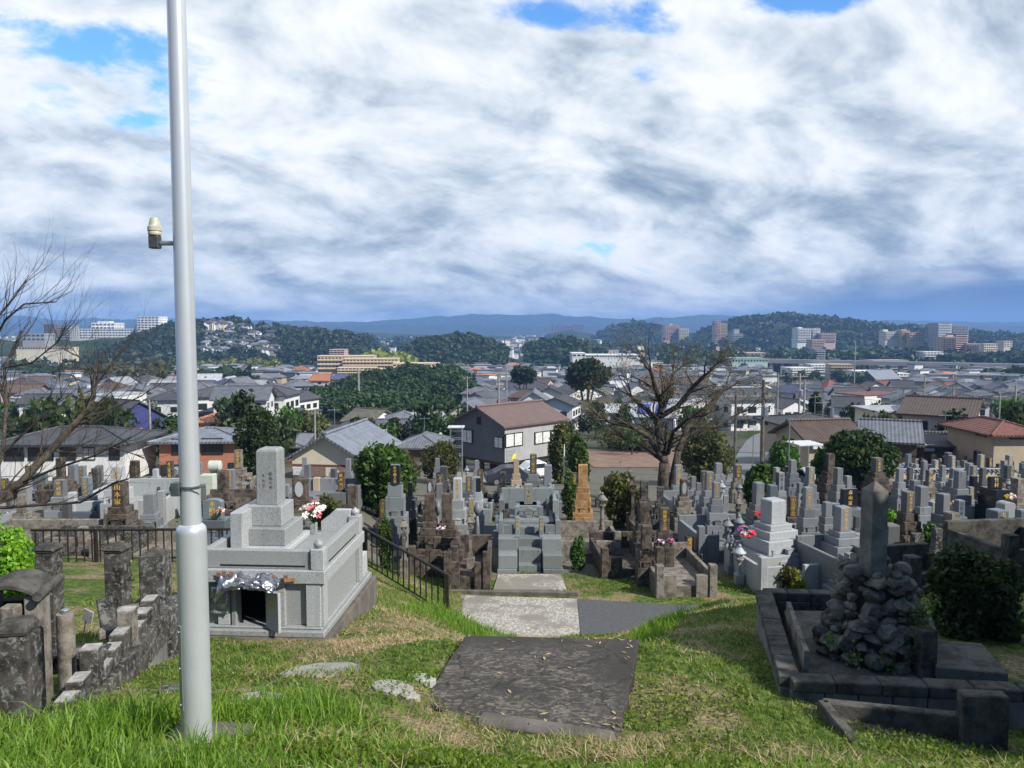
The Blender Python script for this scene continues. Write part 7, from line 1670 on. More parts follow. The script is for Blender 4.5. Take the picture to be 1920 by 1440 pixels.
for fx, wd, lb in ((-.28, .30, 'blue sheet on the roof behind the cherry trunk, left'), (.16, .26, 'blue sheet on the roof behind the cherry trunk, right')):
    sheet(1222, 775, 100, w_ * wd, d_ * .42, 0, 0, 'blue_tarp', lb); o = col.objects[-1]
    Mw = Matrix.Translation(r_.location) @ Matrix.Rotation(r_.rotation_euler.z, 4, 'Z') @ Matrix.Translation((w_ * fx, -d_ * .26, h_ + rh_ * .48 + .30)) @ Matrix.Rotation(math.atan2(rh_, d_ / 2), 4, 'X')
    o.location = Mw.translation; o.rotation_euler = Mw.to_euler()
hb = G(93, 712, 80); bh = house(93, 712, hb.y, 40, 20, 'hip', 10, 5, 'beige', 'charcoal', 'far charcoal roofed house carrying a bright blue sheet behind the bare tree', d=9)
r_, w_, d_, h_, rh_ = HD['far charcoal roofed house carrying a bright blue sheet behind the bare tree']
sheet(93, 691, 300, w_ * .4, d_ * .4, 0, 0, 'blue_tarp', 'bright blue sheet on a far roof behind the bare tree'); o = col.objects[-1]
Mw = Matrix.Translation(r_.location) @ Matrix.Rotation(r_.rotation_euler.z, 4, 'Z') @ Matrix.Translation((0, -d_ * .30, h_ + rh_ * .42 + .30)) @ Matrix.Rotation(math.atan2(rh_, d_ / 2), 4, 'X')
o.location = Mw.translation; o.rotation_euler = Mw.to_euler()

# ================= FLATS AND FAR BUILDINGS =================
NHB = 'blocks of flats and large buildings across the valley'
mbw = MB(); mbw.box(0, 0, 0, 1, 1, 1); UWIN = mbw.mesh('window', M['glass'])
class WinSet:      # near blocks: every window an object; far ones: panes of the wall itself
    def __init__(s, root, Y, mb): s.r, s.Y, s.mb, s.n = root, Y, mb, 0
    def box(s, x, y, z, sx, sy, sz):
        s.n += 1
        if s.Y > 640 or s.n > 95: s.mb.box(x, y, z, sx, sy, sz, mi=1); return
        o = bpy.data.objects.new('window', UWIN); link(o, s.r); o.location = (x, y, z); o.scale = (sx, sy, sz)
def block(px0_, px1_, ytop, ybot, Y, wall, label, floors, bays, dpt=None, yaw=0, balc=True, roofbox=None, cat='apartment block', roofm_=None, name='apartment_block', band=None):
    k = Y / F; w = (px1_ - px0_) * k; h = (ybot - ytop) * k; p = P((px0_ + px1_) / 2, ybot, Y); d = dpt or min(w * .5, 14); d = max(d, 6)
    root = empty(name, (p.x, Y + d / 2, p.z), R(yaw), label, cat, NHB); mb = MB(); mb.box(0, 0, 0, w, d, h); mb.box(0, 0, -12, w - .3, d - .3, 12)
    fh = h / floors; dark = WinSet(root, Y, mb); pale = MB()
    for s in range(floors):
        for b_ in range(bays):
            x = (b_ + .5) * w / bays - w / 2; dark.box(x, -d / 2 - .02, s * fh + fh * .28, w / bays * .72, .1, fh * .48)
        if balc: pale.box(0, -d / 2 - .7, s * fh + .02, w * .985, 1.2, fh * .40)
        m_ = max(1, int(d / 5))
        for b_ in range(m_): dark.box(w / 2 + .02, (b_ + .5) * d / m_ - d / 2, s * fh + fh * .3, .1, 1.4, fh * .4); dark.box(-w / 2 - .02, (b_ + .5) * d / m_ - d / 2, s * fh + fh * .3, .1, 1.4, fh * .4)
    mb.build('wall', [WA[wall], M['glass']], root)
    if balc: pale.build('balconies', WA[band or wall], root)
    mb = MB(); mb.box(0, 0, h, w + .5, d + .5, max(.3, fh * .15)); mb.build('roof_slab', RO[roofm_] if roofm_ else WA[wall], root)
    if roofbox:
        a_, b_, c_ = roofbox; mb = MB(); mb.box((a_ - .5) * w, 0, h, w * b_, d * .5, h * c_); mb.build('roof_hut', WA[wall], root)
    HOUSES.append((p.x, Y + d / 2, w / 2 + 3)); return root
block(595, 700, 668, 692, 470, 'flats', 'long beige block of flats, rear left, with continuous balconies', 3, 16, 12, 2); block(642, 745, 673, 692, 455, 'flats', 'long beige block of flats, rear middle', 3, 16, 12, 3)
block(632, 702, 690, 704, 430, 'flats', 'lower beige block of flats in front', 3, 10, 10, 3); block(736, 822, 682, 704, 420, 'flats', 'beige block of flats on the right of the row', 3, 12, 12, 3)
block(618, 646, 656, 668, 520, 'pink', 'brown brick block with a flat top above the beige flats', 3, 4, 12)
block(700, 745, 692, 704, 435, 'flats', 'small beige block between the flats', 2, 6, 10, 3)
block(132, 255, 617, 636, 1150, 'white', 'long white hospital wing with many windows', 4, 22, 30, balc=False, cat='hospital building', name='hospital'); block(172, 215, 606, 618, 1180, 'white', 'taller centre of the long white hospital wing', 2, 6, 30, balc=False, cat='hospital building', name='hospital', roofbox=(.4, .5, .3))
block(258, 298, 594, 630, 1120, 'white', 'tall white hospital tower', 8, 6, 30, balc=False, cat='hospital building', name='hospital'); block(299, 333, 605, 626, 1130, 'white', 'white block right of the hospital tower', 4, 8, 24, balc=False, cat='hospital building', name='hospital')
block(83, 100, 609, 634, 1000, 'brown', 'brown tower block left of the hospital', 6, 3, 20, balc=False); block(100, 132, 610, 636, 1010, 'grey', 'grey flats left of the long hospital wing', 6, 6, 20)
block(42, 84, 626, 640, 900, 'grey', 'low grey hall at far left below the mountains', 2, 5, 20, balc=False); block(30, 135, 651, 656, 640, 'cream', 'long low building with a terracotta roof at far left', 1, 20, 10, balc=False, roofm_='terracotta')
block(1246, 1273, 610, 636, 1500, 'pink', 'tall brown apartment tower in front of the round hill', 11, 7, 30, roofbox=(.5, .2, .12)); block(1273, 1291, 616, 637, 1490, 'cream', 'cream stepped tower right of the brown apartment tower', 8, 4, 30)
block(1341, 1351, 602, 640, 1300, 'pink', 'slim brown grey tower on the left of the long hill, left half', 13, 2, 22); block(1351, 1363, 606, 640, 1310, 'beige', 'slim tower, right half, on the left of the long hill', 12, 3, 22)
block(1373, 1393, 626, 640, 1250, 'grey', 'stepped grey white building left of the long hill', 4, 4, 22, roofbox=(.5, .5, .6)); block(1436, 1453, 617, 624, 1700, 'white', 'small white building on the wooded hill', 2, 3, 20)
block(1495, 1520, 616, 640, 1000, 'white', 'white towers below the long hill, left', 8, 5, 20, roofbox=(.3, .3, .1)); block(1523, 1537, 616, 636, 1000, 'white', 'white tower below the long hill, middle', 7, 3, 20); block(1538, 1567, 625, 640, 990, 'pink', 'pinkish stepped flats below the long hill', 5, 6, 20)
block(1521, 1546, 637, 652, 850, 'pink', 'reddish striped flats in front of the white towers', 5, 5, 14); block(1528, 1547, 655, 672, 700, 'grey', 'grey white office beside the viaduct', 4, 3, 14)
block(1660, 1690, 622, 636, 1100, 'cream', 'cream stepped flats under the right end of the hill', 4, 6, 20, roofbox=(.1, .3, .3)); block(1690, 1705, 620, 637, 1090, 'ochre', 'ochre tower with domed top under the right end of the hill', 5, 3, 18, roofbox=(.5, .6, .15)); block(1705, 1732, 624, 640, 1080, 'ochre', 'ochre flats right of the domed tower', 4, 5, 18)
block(1758, 1783, 606, 640, 1050, 'grey', 'dark glass office tower, tallest on the right', 11, 1, 26, balc=True, band='white'); block(1785, 1815, 611, 640, 1060, 'grey', 'grey tower right of the tallest office tower', 10, 5, 26)
block(1768, 1792, 632, 675, 780, 'pink', 'brown brick apartment complex, domed left part', 11, 5, 18, roofbox=(.7, .5, .09), band='brown'); block(1790, 1812, 626, 675, 790, 'brown', 'brown brick apartment complex, tall middle', 12, 4, 18, band='pink'); block(1812, 1835, 645, 675, 785, 'pink', 'brown brick apartment complex, lower right part', 8, 5, 18, band='brown')
block(1477, 1523, 690, 712, 560, 'white', 'white flats with stepped balconies below the viaduct, left', 5, 9, 14, 12); block(1521, 1559, 684, 698, 600, 'white', 'white flats behind the stepped balconies', 3, 6, 14)
block(1560, 1601, 684, 712, 540, 'beige', 'tan flats with long balconies below the viaduct', 5, 8, 14, -8); block(1601, 1652, 696, 712, 500, 'white', 'low white flats with four window rows', 4, 8, 12); block(1652, 1707, 701, 716, 480, 'white', 'low white flats farther right', 3, 8, 12)
block(1634, 1703, 676, 702, 620, 'grey', 'dark grey balcony flats in front of the viaduct', 5, 9, 16, 6); block(1073, 1098, 663, 670, 640, 'white', 'white low factory block left of the long white roof', 1, 3, 30, balc=False); block(1098, 1200, 666, 671, 640, 'white', 'long white factory roof in the valley', 1, 20, 30, balc=False)
block(1372, 1440, 673, 680, 620, 'mint', 'long hall with a pale green roof left of the viaduct', 1, 12, 30, balc=False, roofm_='green'); block(1400, 1435, 662, 668, 760, 'pink', 'pink low shop building above the green roof', 1, 5, 20, balc=False)
block(1732, 1768, 660, 673, 700, 'white', 'white low flats left of the brown brick complex', 3, 6, 14); block(1845, 1870, 645, 658, 850, 'cream', 'cream school like block on the right', 3, 6, 14, balc=False); block(1882, 1898, 640, 651, 900, 'cream', 'cream cube building at the far right', 3, 3, 14, balc=False)
# lettering-free roof sign
def viaduct():
    root = empty('viaduct', P(1400, 672, 600), 0, 'long grey concrete railway viaduct crossing the right of the valley', 'viaduct'); O = root.location.copy()
    a, b_ = P(1395, 672, 640) - O, P(2000, 684, 560) - O; n = 26
    mb = MB(); d = b_ - a; yaw = math.atan2(d.y, d.x); mb.prism([(a.x, a.y - 5), (b_.x, b_.y - 5), (b_.x, b_.y + 5), (a.x, a.y + 5)], 0, 0, z0s=[a.z - 3.2, b_.z - 3.2, b_.z - 3.2, a.z - 3.2], z1s=[a.z, b_.z, b_.z, a.z]); mb.build('deck', M['concrete_v'], root)
    for k in range(n):
        c = a.lerp(b_, (k + .5) / n); mb = MB(); mb.box(c.x, c.y, c.z - 16, 2.6, 8, 12.8, rz=yaw); mb.build('pier', M['concrete_v'], root)
M['concrete_v'] = plain('concrete_viaduct', (.26, .25, .24), .9, 0, .12, .05); viaduct()
def golf():
    root = empty('net_pole_row', P(1065, 626, 2200), 0, 'row of tall dark red practice net masts on a low hill', 'net masts'); O = root.location.copy(); rs = random.Random(2)
    for k in range(17):
        px = 1034 + k * 3.7 + rs.uniform(-1, 1); a, b_ = P(px, 630, 2200) - O, P(px, rs.choice([607, 608, 610]), 2200) - O; mb = MB(); mb.tube([a, b_], .9, 5); mb.build('mast', M['red_brown'], root)
    mb = MB(); a, b_ = P(1045, 620, 2200) - O, P(1094, 616, 2200) - O; mb.tube([a, b_], .7, 4); a, b_ = P(1060, 614, 2200) - O, P(1094, 611, 2200) - O; mb.tube([a, b_], .7, 4); mb.build('cable', M['red_brown'], root)
golf()

# ================= HILLS, MOUNTAINS, WOODS =================
def ridge(name, Y, pts, depth, m, rough=3.0, nx=150, ny=26, kind='structure', back=.8):
    """a hill whose skyline passes the given pixels at distance Y"""
    xs = np.array([P(a, b, Y).x for a, b in pts]); zs = np.array([P(a, b, Y).z for a, b in pts]); x = np.linspace(xs[0], xs[-1], nx); zt = np.interp(x, xs, zs); z0 = -40.
    k = max(3, nx // 24); ker = np.hanning(k * 2 + 1); ker /= ker.sum(); zt = np.convolve(np.pad(zt, k, mode='edge'), ker, 'valid')
    V = []; 
    for j in range(ny):
        v_ = j / (ny - 1); yy = Y - depth + v_ * depth * (1 + back); s = math.sin(min(1, v_ * (1 + back)) * math.pi / 2) if v_ * (1 + back) < 1 else math.cos(min(1, (v_ * (1 + back) - 1) / back) * math.pi / 2)
        for i in range(nx):
            n = mnoise.fractal(Vector((x[i] * 6 / depth, yy * 6 / depth, 2)), 1, 2, 5) * rough
            V.append((x[i], yy, z0 + (zt[i] - z0) * s + n * min(1, s * 1.5)))
    idx = np.arange(nx * ny).reshape(ny, nx); Fc = np.stack([idx[:-1, :-1], idx[:-1, 1:], idx[1:, 1:], idx[1:, :-1]], -1).reshape(-1, 4)
    o = npmesh(name, np.array(V), Fc, 4, m, smooth=True); tag(o, kind=kind); return np.array(V).reshape(ny, nx, 3)
def hillm(name, a_, b_, sc_):
    def f(t, b):
        g = t.new('ShaderNodeNewGeometry'); n = t.noise(g.outputs['Position'], sc_, 8, .7); n2 = t.noise(g.outputs['Position'], sc_ * 6, 3, .7)
        t.l.new(t.mix(t.rng(n, .35, .65), c4(a_), c4(b_)), b.inputs['Base Color']); b.inputs['Roughness'].default_value = 1; b.inputs['Specular IOR Level'].default_value = 0
        bump(t, b, n2, 1.0, .6 / sc_ * .1)
    return mat(name, f)
HM = hillm('hill_green', (.020, .036, .014), (.055, .075, .028), .02); HM2 = hillm('hill_far', (.022, .04, .018), (.05, .07, .03), .008)
MT = hillm('mountain_slope', (.03, .045, .05), (.05, .065, .06), .0025)
ridge('mountain', 5300, [(-300, 618), (-100, 588), (0, 592), (30, 586), (60, 596), (90, 605), (170, 598), (250, 600), (330, 596), (420, 604), (480, 601), (560, 603), (640, 604), (700, 606), (760, 600), (830, 592), (900, 588), (960, 592), (1030, 590), (1100, 595), (1180, 602), (1250, 596), (1330, 590), (1420, 596), (1500, 600), (1600, 604), (1700, 600), (1800, 606), (1950, 604), (2200, 600)], 900, MT, 16, 220, 20)
ridge('mountain', 4400, [(-300, 600), (-60, 600), (0, 604), (60, 608), (140, 612), (300, 612), (520, 612), (800, 610), (1000, 612), (1300, 610), (1700, 612), (2200, 612)], 700, MT, 12, 160, 16)
h1 = ridge('hill', 1500, [(1280, 647), (1310, 630), (1340, 617), (1380, 603), (1420, 595), (1470, 597), (1530, 601), (1590, 607), (1650, 615), (1720, 621), (1800, 629), (1900, 635), (2050, 645)], 420, HM2, 4, 200)
h2 = ridge('hill', 1900, [(1100, 644), (1130, 626), (1160, 612), (1185, 609), (1215, 613), (1250, 624), (1300, 638)], 350, HM2, 4, 110)
h3 = ridge('hill', 900, [(330, 647), (360, 613), (390, 606), (430, 605), (465, 609), (500, 618), (540, 625), (590, 627), (640, 631), (680, 639), (705, 657), (720, 671)], 260, HM, 3, 150)
h4 = ridge('hill', 800, [(770, 657), (800, 641), (850, 634), (900, 639), (930, 650), (950, 660)], 150, HM, 2, 80)
h5 = ridge('hill', 760, [(985, 660), (1000, 650), (1040, 642), (1080, 645), (1110, 655), (1128, 667)], 120, HM, 2, 80)
h6 = ridge('hill', 300, [(560, 765), (620, 742), (680, 722), (720, 712), (780, 702), (830, 700), (862, 712), (885, 740)], 130, HM, 1.5, 90, 26)
ridge('hill', 2300, [(1010, 636), (1030, 625), (1070, 620), (1110, 626), (1130, 638)], 250, HM2, 3, 60)
ridge('hill', 2600, [(300, 640), (420, 628), (540, 620), (660, 622), (760, 628), (1000, 632), (1120, 630)], 500, HM2, 5, 120)
ridge('hill', 1300, [(1480, 650), (1560, 642), (1700, 640), (1850, 634), (2050, 632)], 200, HM2, 3, 90)
ridge('hill', 1000, [(-200, 640), (0, 640), (60, 640), (140, 640), (260, 632), (350, 628), (380, 640)], 200, HM, 3, 80)
# tree crowns: templates of leafy clumps
def clump_template(n, seed, ls):
    rs = np.random.default_rng(seed); pts = crown_points(n, rand_lobes(7, 1, 1, .85, rs, .55), rs, .8); return leaves_np(pts, ls, rs, .2, 1.3)
CT = [clump_template(170, s, .42) for s in range(5)]; CTN = [clump_template(520, s + 9, .24) for s in range(4)]
def woods(name, pos, rad, m, label, seed=1, near=False):
    rs = np.random.default_rng(seed); Vs, Fs = [], []; b = 0; C_ = CTN if near else CT
    for (x, y, z), r in zip(pos, rad):
        V, Fc = C_[rs.integers(len(C_))]; a = rs.uniform(0, 6.28); ca, sa = math.cos(a), math.sin(a)
        W_ = np.stack([V[:, 0] * ca - V[:, 1] * sa, V[:, 0] * sa + V[:, 1] * ca, V[:, 2]], 1) * np.array([r, r, r * rs.uniform(.75, 1.1)]) + np.array([x, y, z]); Vs.append(W_); Fs.append(Fc + b); b += len(V)
    o = npmesh(name, np.concatenate(Vs), np.concatenate(Fs), 4, m); tag(o, label, 'woods', kind='stuff'); return o
def on_grid(Gd, n, r, rs, jmax=.62, lift=.25, keep=None):
    ny, nx, _ = Gd.shape; out = []; rad = []
    while len(out) < n:
        j = int(rs.random() * jmax * (ny - 1)); i = int(rs.random() * (nx - 1)); p = Gd[j, i] + (Gd[j, i + 1] - Gd[j, i]) * rs.random() + (Gd[min(j + 1, ny - 1), i] - Gd[j, i]) * rs.random()
        if keep and not keep(*proj(p)): n -= 0.2; continue
        q = r * rs.uniform(.6, 1.25); out.append((p[0], p[1], p[2] + q * lift)); rad.append(q)
    return out, rad
rs_ = np.random.default_rng(5)
a, b_ = on_grid(h6, 420, 3.4, rs_, .72, .5); woods('wooded_ridge', a, b_, M['wood_leaf'], 'dark wooded ridge in the middle of the valley', 1, True)
a, b_ = on_grid(h3, 900, 7.0, rs_, .62, .3, lambda x, y: not (388 < x < 520 and 604 < y < 636 and rs_.random() < .72)); woods('wooded_hill', a, b_, M['wood_leaf'], 'wooded hill on the left with houses on its flank', 2)
a, b_ = on_grid(h4, 260, 6, rs_, .65, .3); woods('wooded_knoll', a, b_, M['wood_leaf'], 'wooded knoll left of centre', 3)
a, b_ = on_grid(h5, 220, 5.5, rs_, .65, .3); woods('wooded_knoll', a, b_, M['wood_leaf'], 'wooded knoll right of centre below the net masts', 4)
a, b_ = on_grid(h1, 900, 10, rs_, .62, .15); woods('wooded_hill', a, b_, M['wood_leaf'], 'long wooded hill on the right skyline', 5)
a, b_ = on_grid(h2, 300, 11, rs_, .62, .15); woods('wooded_hill', a, b_, M['wood_leaf'], 'round wooded hill left of the long hill', 6)
a, b_ = [], []
for _ in range(330):
    px_, Y_ = rs_.uniform(565, 872), rs_.uniform(168, 285); p_ = P(px_, 700, Y_)
    if px_ < 640 and Y_ < 200: continue
    q_ = rs_.uniform(2.2, 4.2); a.append((p_.x, Y_, gz(p_.x, Y_) + q_ * .9)); b_.append(q_)
woods('wooded_slope', a, b_, M['wood_leaf'], 'bamboo and dark trees on the near slope of the valley ridge', 31, True)
# bamboo and tree belts
def belt(px0_, px1_, py, Y0, Y1, n, r, m, lb, sd, name='tree_belt'):
    rs = np.random.default_rng(sd); pos, rad = [], []
    for _ in range(n):
        px = rs.uniform(px0_, px1_); Y = rs.uniform(Y0, Y1); q = r * rs.uniform(.6, 1.3); p = P(px, 700, Y); z = gz(p.x, Y); pos.append((p.x, Y, z + q * .8)); rad.append(q)
    woods(name, pos, rad, M[m], lb, sd)
belt(340, 530, 0, 620, 700, 100, 5.5, 'leaf_yellow', 'bright yellow green bamboo belt under the left hill', 11); belt(690, 760, 0, 560, 640, 60, 9, 'leaf_yellow', 'yellow green bamboo grove behind the beige flats', 12); belt(780, 880, 0, 560, 620, 60, 4.5, 'leaf_yellow', 'low yellow bamboo behind the town centre', 13)
belt(20, 350, 0, 420, 560, 170, 6.5, 'wood_leaf', 'dark tree belt below the hospital', 14); belt(190, 300, 0, 380, 430, 40, 7, 'leaf_olive', 'brown autumn trees left of the metal pole', 15); belt(370, 480, 0, 330, 420, 60, 5.5, 'wood_leaf', 'tree belt right of the metal pole', 16)
belt(1240, 1520, 0, 640, 900, 160, 8, 'wood_leaf', 'dark trees behind the cherry crown', 17); belt(1440, 1760, 0, 700, 960, 240, 8.5, 'wood_leaf', 'dark trees along the foot of the long hill', 18); belt(1730, 1960, 0, 640, 900, 130, 8.5, 'wood_leaf', 'dark trees around the brown brick complex', 19)
belt(1840, 1960, 0, 380, 480, 50, 6, 'wood_leaf', 'dark trees at the right edge under the viaduct', 20); belt(1560, 1640, 0, 230, 330, 30, 3, 'leaf_olive', 'olive scrub behind the red hips', 21); belt(1780, 1960, 0, 250, 330, 50, 3.2, 'wood_leaf', 'hedges on the right below the viaduct', 22)
belt(-20, 1960, 0, 430, 900, 330, 4.5, 'wood_leaf', 'scattered dark trees through the far town', 41); belt(-20, 1960, 0, 900, 2400, 380, 9, 'wood_leaf', 'woods through the farthest town', 42); belt(300, 900, 0, 1300, 2200, 300, 12, 'wood_leaf', 'far dark woods beyond the left hill', 23); belt(1100, 1960, 0, 1100, 1400, 200, 10, 'wood_leaf', 'far woods at the right end of the valley', 24); belt(-20, 420, 0, 900, 1000, 90, 8, 'wood_leaf', 'woods round the hospital', 25)

# ================= TOWN OF SMALL HOUSES =================
KINDS_ = [('hip', 'charcoal', 'white'), ('hip', 'slate', 'cream'), ('gx', 'charcoal', 'white'), ('gx', 'slate', 'white'), ('gy', 'slate', 'cream'), ('hip', 'brown', 'beige'), ('gx', 'blue_grey', 'white'), ('hip', 'charcoal', 'beige'), ('flat', 'silver', 'white'), ('hip', 'terracotta', 'cream'), ('gx', 'brown', 'pink'), ('hip', 'navy', 'white'), ('gx', 'silver', 'grey'), ('hip', 'olive', 'beige'), ('gy', 'charcoal', 'white'), ('hip', 'slate', 'grey')]
RN = {'charcoal': 'charcoal', 'slate': 'slate grey', 'brown': 'brown', 'blue_grey': 'blue grey', 'silver': 'pale grey', 'terracotta': 'orange', 'navy': 'dark blue', 'olive': 'olive'}; TN_ = {'hip': 'hipped', 'gx': 'gabled', 'gy': 'gabled', 'flat': 'flat'}
HT = []
for (rt, ro, wa) in KINDS_:
    w_, d_, h_, r_ = random.uniform(7, 9.2), random.uniform(5.6, 7), random.uniform(5.2, 5.9), random.uniform(1.4, 1.9); wm, rm = wall_and_roof(w_, d_, h_, rt, r_)
    wb = len(wm.f); 
    for s in (0, 1):
        for x in (-.32, -.02, .3): wm.box(w_ * x, -d_ / 2 - .02, .8 + 2.6 * s, 1.5, .08, 1.15, mi=1)
        for y in (-.25, .2):
            for sx in (-1, 1): wm.box(sx * (w_ / 2 + .02), d_ * y, .9 + 2.6 * s, .08, 1.2, 1.0, mi=1)
    wm.box(0, 0, -4, w_ - .1, d_ - .1, 4); rm.prism([(-w_ / 2 - .5, -d_ / 2 - .8), (w_ / 2 + .5, -d_ / 2 - .8), (w_ / 2 + .1, -d_ / 2 + .01), (-w_ / 2 - .1, -d_ / 2 + .01)], 0, 0, z0s=[2.35, 2.35, 2.75, 2.75], z1s=[2.5, 2.5, 2.95, 2.95])
    HT.append((wm.mesh('wall', [WA[wa], M['glass']]), rm.mesh('roof', RO[ro]), f"{RN[ro]} {TN_[rt]} roof", {'white': 'white', 'cream': 'cream', 'beige': 'beige', 'pink': 'pink', 'grey': 'grey'}[wa]))
HWT = [7, 8, 7, 7, 7, 3, 7, 4, 4, .8, 1.2, 2, 5, 3, 6, 4]
rt_ = random.Random(99); TOWN = []; HG_ = {}
def hfree(x, y, r):
    for a, b, c in HOUSES:
        if (x - a) ** 2 + (y - b) ** 2 < (r + c) ** 2: return False
    return True
def in_wood(px, py, Y):
    if Y < 330 and 570 < px < 870 and 165 < Y: return True
    if 1060 < px < 1140 and 185 < Y < 240: return True
    if Y > 600 and 340 < px < 700: return not (388 < px < 560)
    if 585 < px < 835 and 320 < Y < 520: return True
    if 1440 < px < 1715 and 330 < Y < 640: return True
    if Y > 300 and 30 < px < 140 and Y < 660: return Y > 480
    if 1340 < px < 1480 and Y < 150: return True
    if 420 < px < 560 and Y < 95: return False
    return False
Yq = 84.0; count = 0
while Yq < 900:
    row = 12 * (1 + (Yq - 84) / 1300)
    x0, x1 = (-30 - 960) / F * Yq, (1950 - 960) / F * Yq; x = x0
    while x < x1 and count < 300:
        x += rt_.uniform(11, 14.5)
        xx, yy = x, Yq + rt_.uniform(-2.5, 2.5)
        if rt_.random() > .94: continue
        z = gz(xx, yy); px, py = proj((xx, yy, z + 4))
        if in_wood(px, py, yy) or not hfree(xx, yy, 3.9): continue
        if (px < 560 and yy < 138) or (560 <= px < 1430 and yy < 165) or (px >= 1430 and yy < 165): continue
        k = rt_.choices(range(len(HT)), HWT)[0]; wme, rme, rd, wd_ = HT[k]; root = empty('house', (xx, yy, z), R(rt_.choice([0, 10, -12, 20, 90, 75, -25]) + rt_.uniform(-5, 5)))
        s_ = rt_.uniform(.95, 1.3); root.scale = (s_, s_, s_ * rt_.uniform(.85, 1.05) * (1 if rt_.random() < .75 else .72)); link(bpy.data.objects.new('wall', wme), root); link(bpy.data.objects.new('roof', rme), root)
        tag(root, None, 'house', NH); TOWN.append((root, f"{wd_} house with {rd}")); HOUSES.append((xx, yy, 4.8)); count += 1
    Yq += row
    if count >= 300: break
YEND = Yq
print('town houses', count, Yq)
# individual garden trees between them
TT = []
for s in range(5):
    rs = np.random.default_rng(60 + s); pts = crown_points(520, rand_lobes(8, 1, 1, 1, rs, .5), rs, .7); pts[:, 2] += 1.25; V, Fc = leaves_np(pts, .20, rs); o = npmesh('crown', V, Fc, 4, M[['leaf_dark', 'leaf_mid', 'wood_leaf', 'leaf_olive', 'leaf_dark'][s]]); me = o.data; bpy.data.objects.remove(o)
    mb = MB(); mb.tube([(0, 0, -.3), (.02, 0, .6), (0, .03, 1.2)], [.09, .07, .03], 6); TT.append((me, mb.mesh('trunk', M['bark']), ['dark green', 'mid green', 'deep green', 'olive', 'dark green'][s]))
for _ in range(900):
    if len(TREES_ := globals().setdefault('TREES', [])) >= 210: break
    Y = 70 + 480 * rt_.random() ** 1.3; px = rt_.uniform(-20, 1940); x = (px - 960) / F * Y
    if not hfree(x, Y, -1.5) or in_wood(px, 0, Y): continue
    if 880 < px < 1400 and Y < 84: continue
    me, tr, cn = TT[rt_.randrange(5)]; s_ = rt_.uniform(1.3, 2.6); root = empty('garden_tree', (x, Y, gz(x, Y)), rt_.uniform(0, 6)); root.scale = (s_, s_, s_ * rt_.uniform(.9, 1.4)); link(bpy.data.objects.new('crown', me), root); link(bpy.data.objects.new('trunk', tr), root)
    tag(root, None, 'tree', 'garden trees between the houses'); TREES.append((root, f"{cn} garden tree"))
# everything smaller and farther: the distant town
def distant():
    rs = random.Random(31); mb = MB(); mats = [WA['white'], WA['cream'], WA['beige'], RO['charcoal'], RO['slate'], RO['terracotta'], WA['grey'], RO['blue_grey']]
    n = 0
    while n < 2700:
        Y = YEND + 2900 * rs.random() ** 1.7; px = rs.uniform(-20, 1940); x = (px - 960) / F * Y
        if 330 < px < 700 and 630 < Y < 960 or in_wood(px, 0, Y) or not hfree(x, Y, 2) or 770 < px < 950 and 650 < Y < 860 or 985 < px < 1130 and 640 < Y < 800: 
            continue
        if Y > 600 and mnoise.noise(Vector((x / 90, Y / 130, 3))) > .12: continue
        w_, d_ = rs.uniform(7, 11), rs.uniform(6, 9); h_ = rs.choice([6, 6.5, 6, 7, 9, 13 if Y > 900 else 6]); z = gz(x, Y) + (4 if Y > 1500 else 0); a = rs.uniform(-.6, .6)
        mb.box(x, Y, z - 3, w_, d_, h_ + 3, rz=a, mi=rs.choice([0, 0, 1, 2, 6])); mb.box(x, Y, z + h_, w_ * 1.12, d_ * 1.15, 1.5 if h_ < 8 else .4, .45 if h_ < 8 else 1, .1 if h_ < 8 else 1, rz=a, mi=rs.choice([3, 4, 4, 7, 5 if rs.random() < .2 else 3])); n += 1
    for _ in range(85):      # houses up the flank of the left hill
        i = rs.random(); px = 392 + 125 * i; Y = 850 - 130 * rs.random(); j = int((Y - 640) / (260 * 1.8) * 25); ii = int(np.clip((P(px, 620, Y).x - h3[0, 0, 0]) / (h3[0, -1, 0] - h3[0, 0, 0]) * 149, 0, 149)); q = h3[min(25, j), ii]
        mb.box(q[0], q[1], q[2] - 4, 9, 8, 10, rz=rs.uniform(-.5, .5), mi=rs.choice([0, 0, 1, 6])); mb.box(q[0], q[1], q[2] + 6, 10.5, 9.5, 2.2, .4, .2, mi=rs.choice([3, 4, 3, 7]))
    o = mb.build('distant_town', mats, None, fix=False); tag(o, 'countless small pale and dark roofed houses far across the valley', 'distant town', kind='stuff')
distant()

def weeds():
    rs = np.random.default_rng(4); C_ = []
    for cx, cy, n, sd in ((1722, 1160, 90, .06), (1712, 1215, 130, .07), (1742, 1130, 50, .05), (1600, 1232, 40, .05), (1660, 1238, 60, .05), (1560, 1200, 30, .04)):
        q = P(cx, cy, 7.62); C_ += [tuple(q + Vector(rs.normal(size=3)) * sd) for _ in range(n)]
    V, Fc = leaves_np(np.array(C_), .035, rs); o = npmesh('weeds', V, Fc, 4, M['leaf_mid']); tag(o, 'small vines and weeds growing on the right side of the boulder mound', 'weeds', kind='stuff')
weeds()
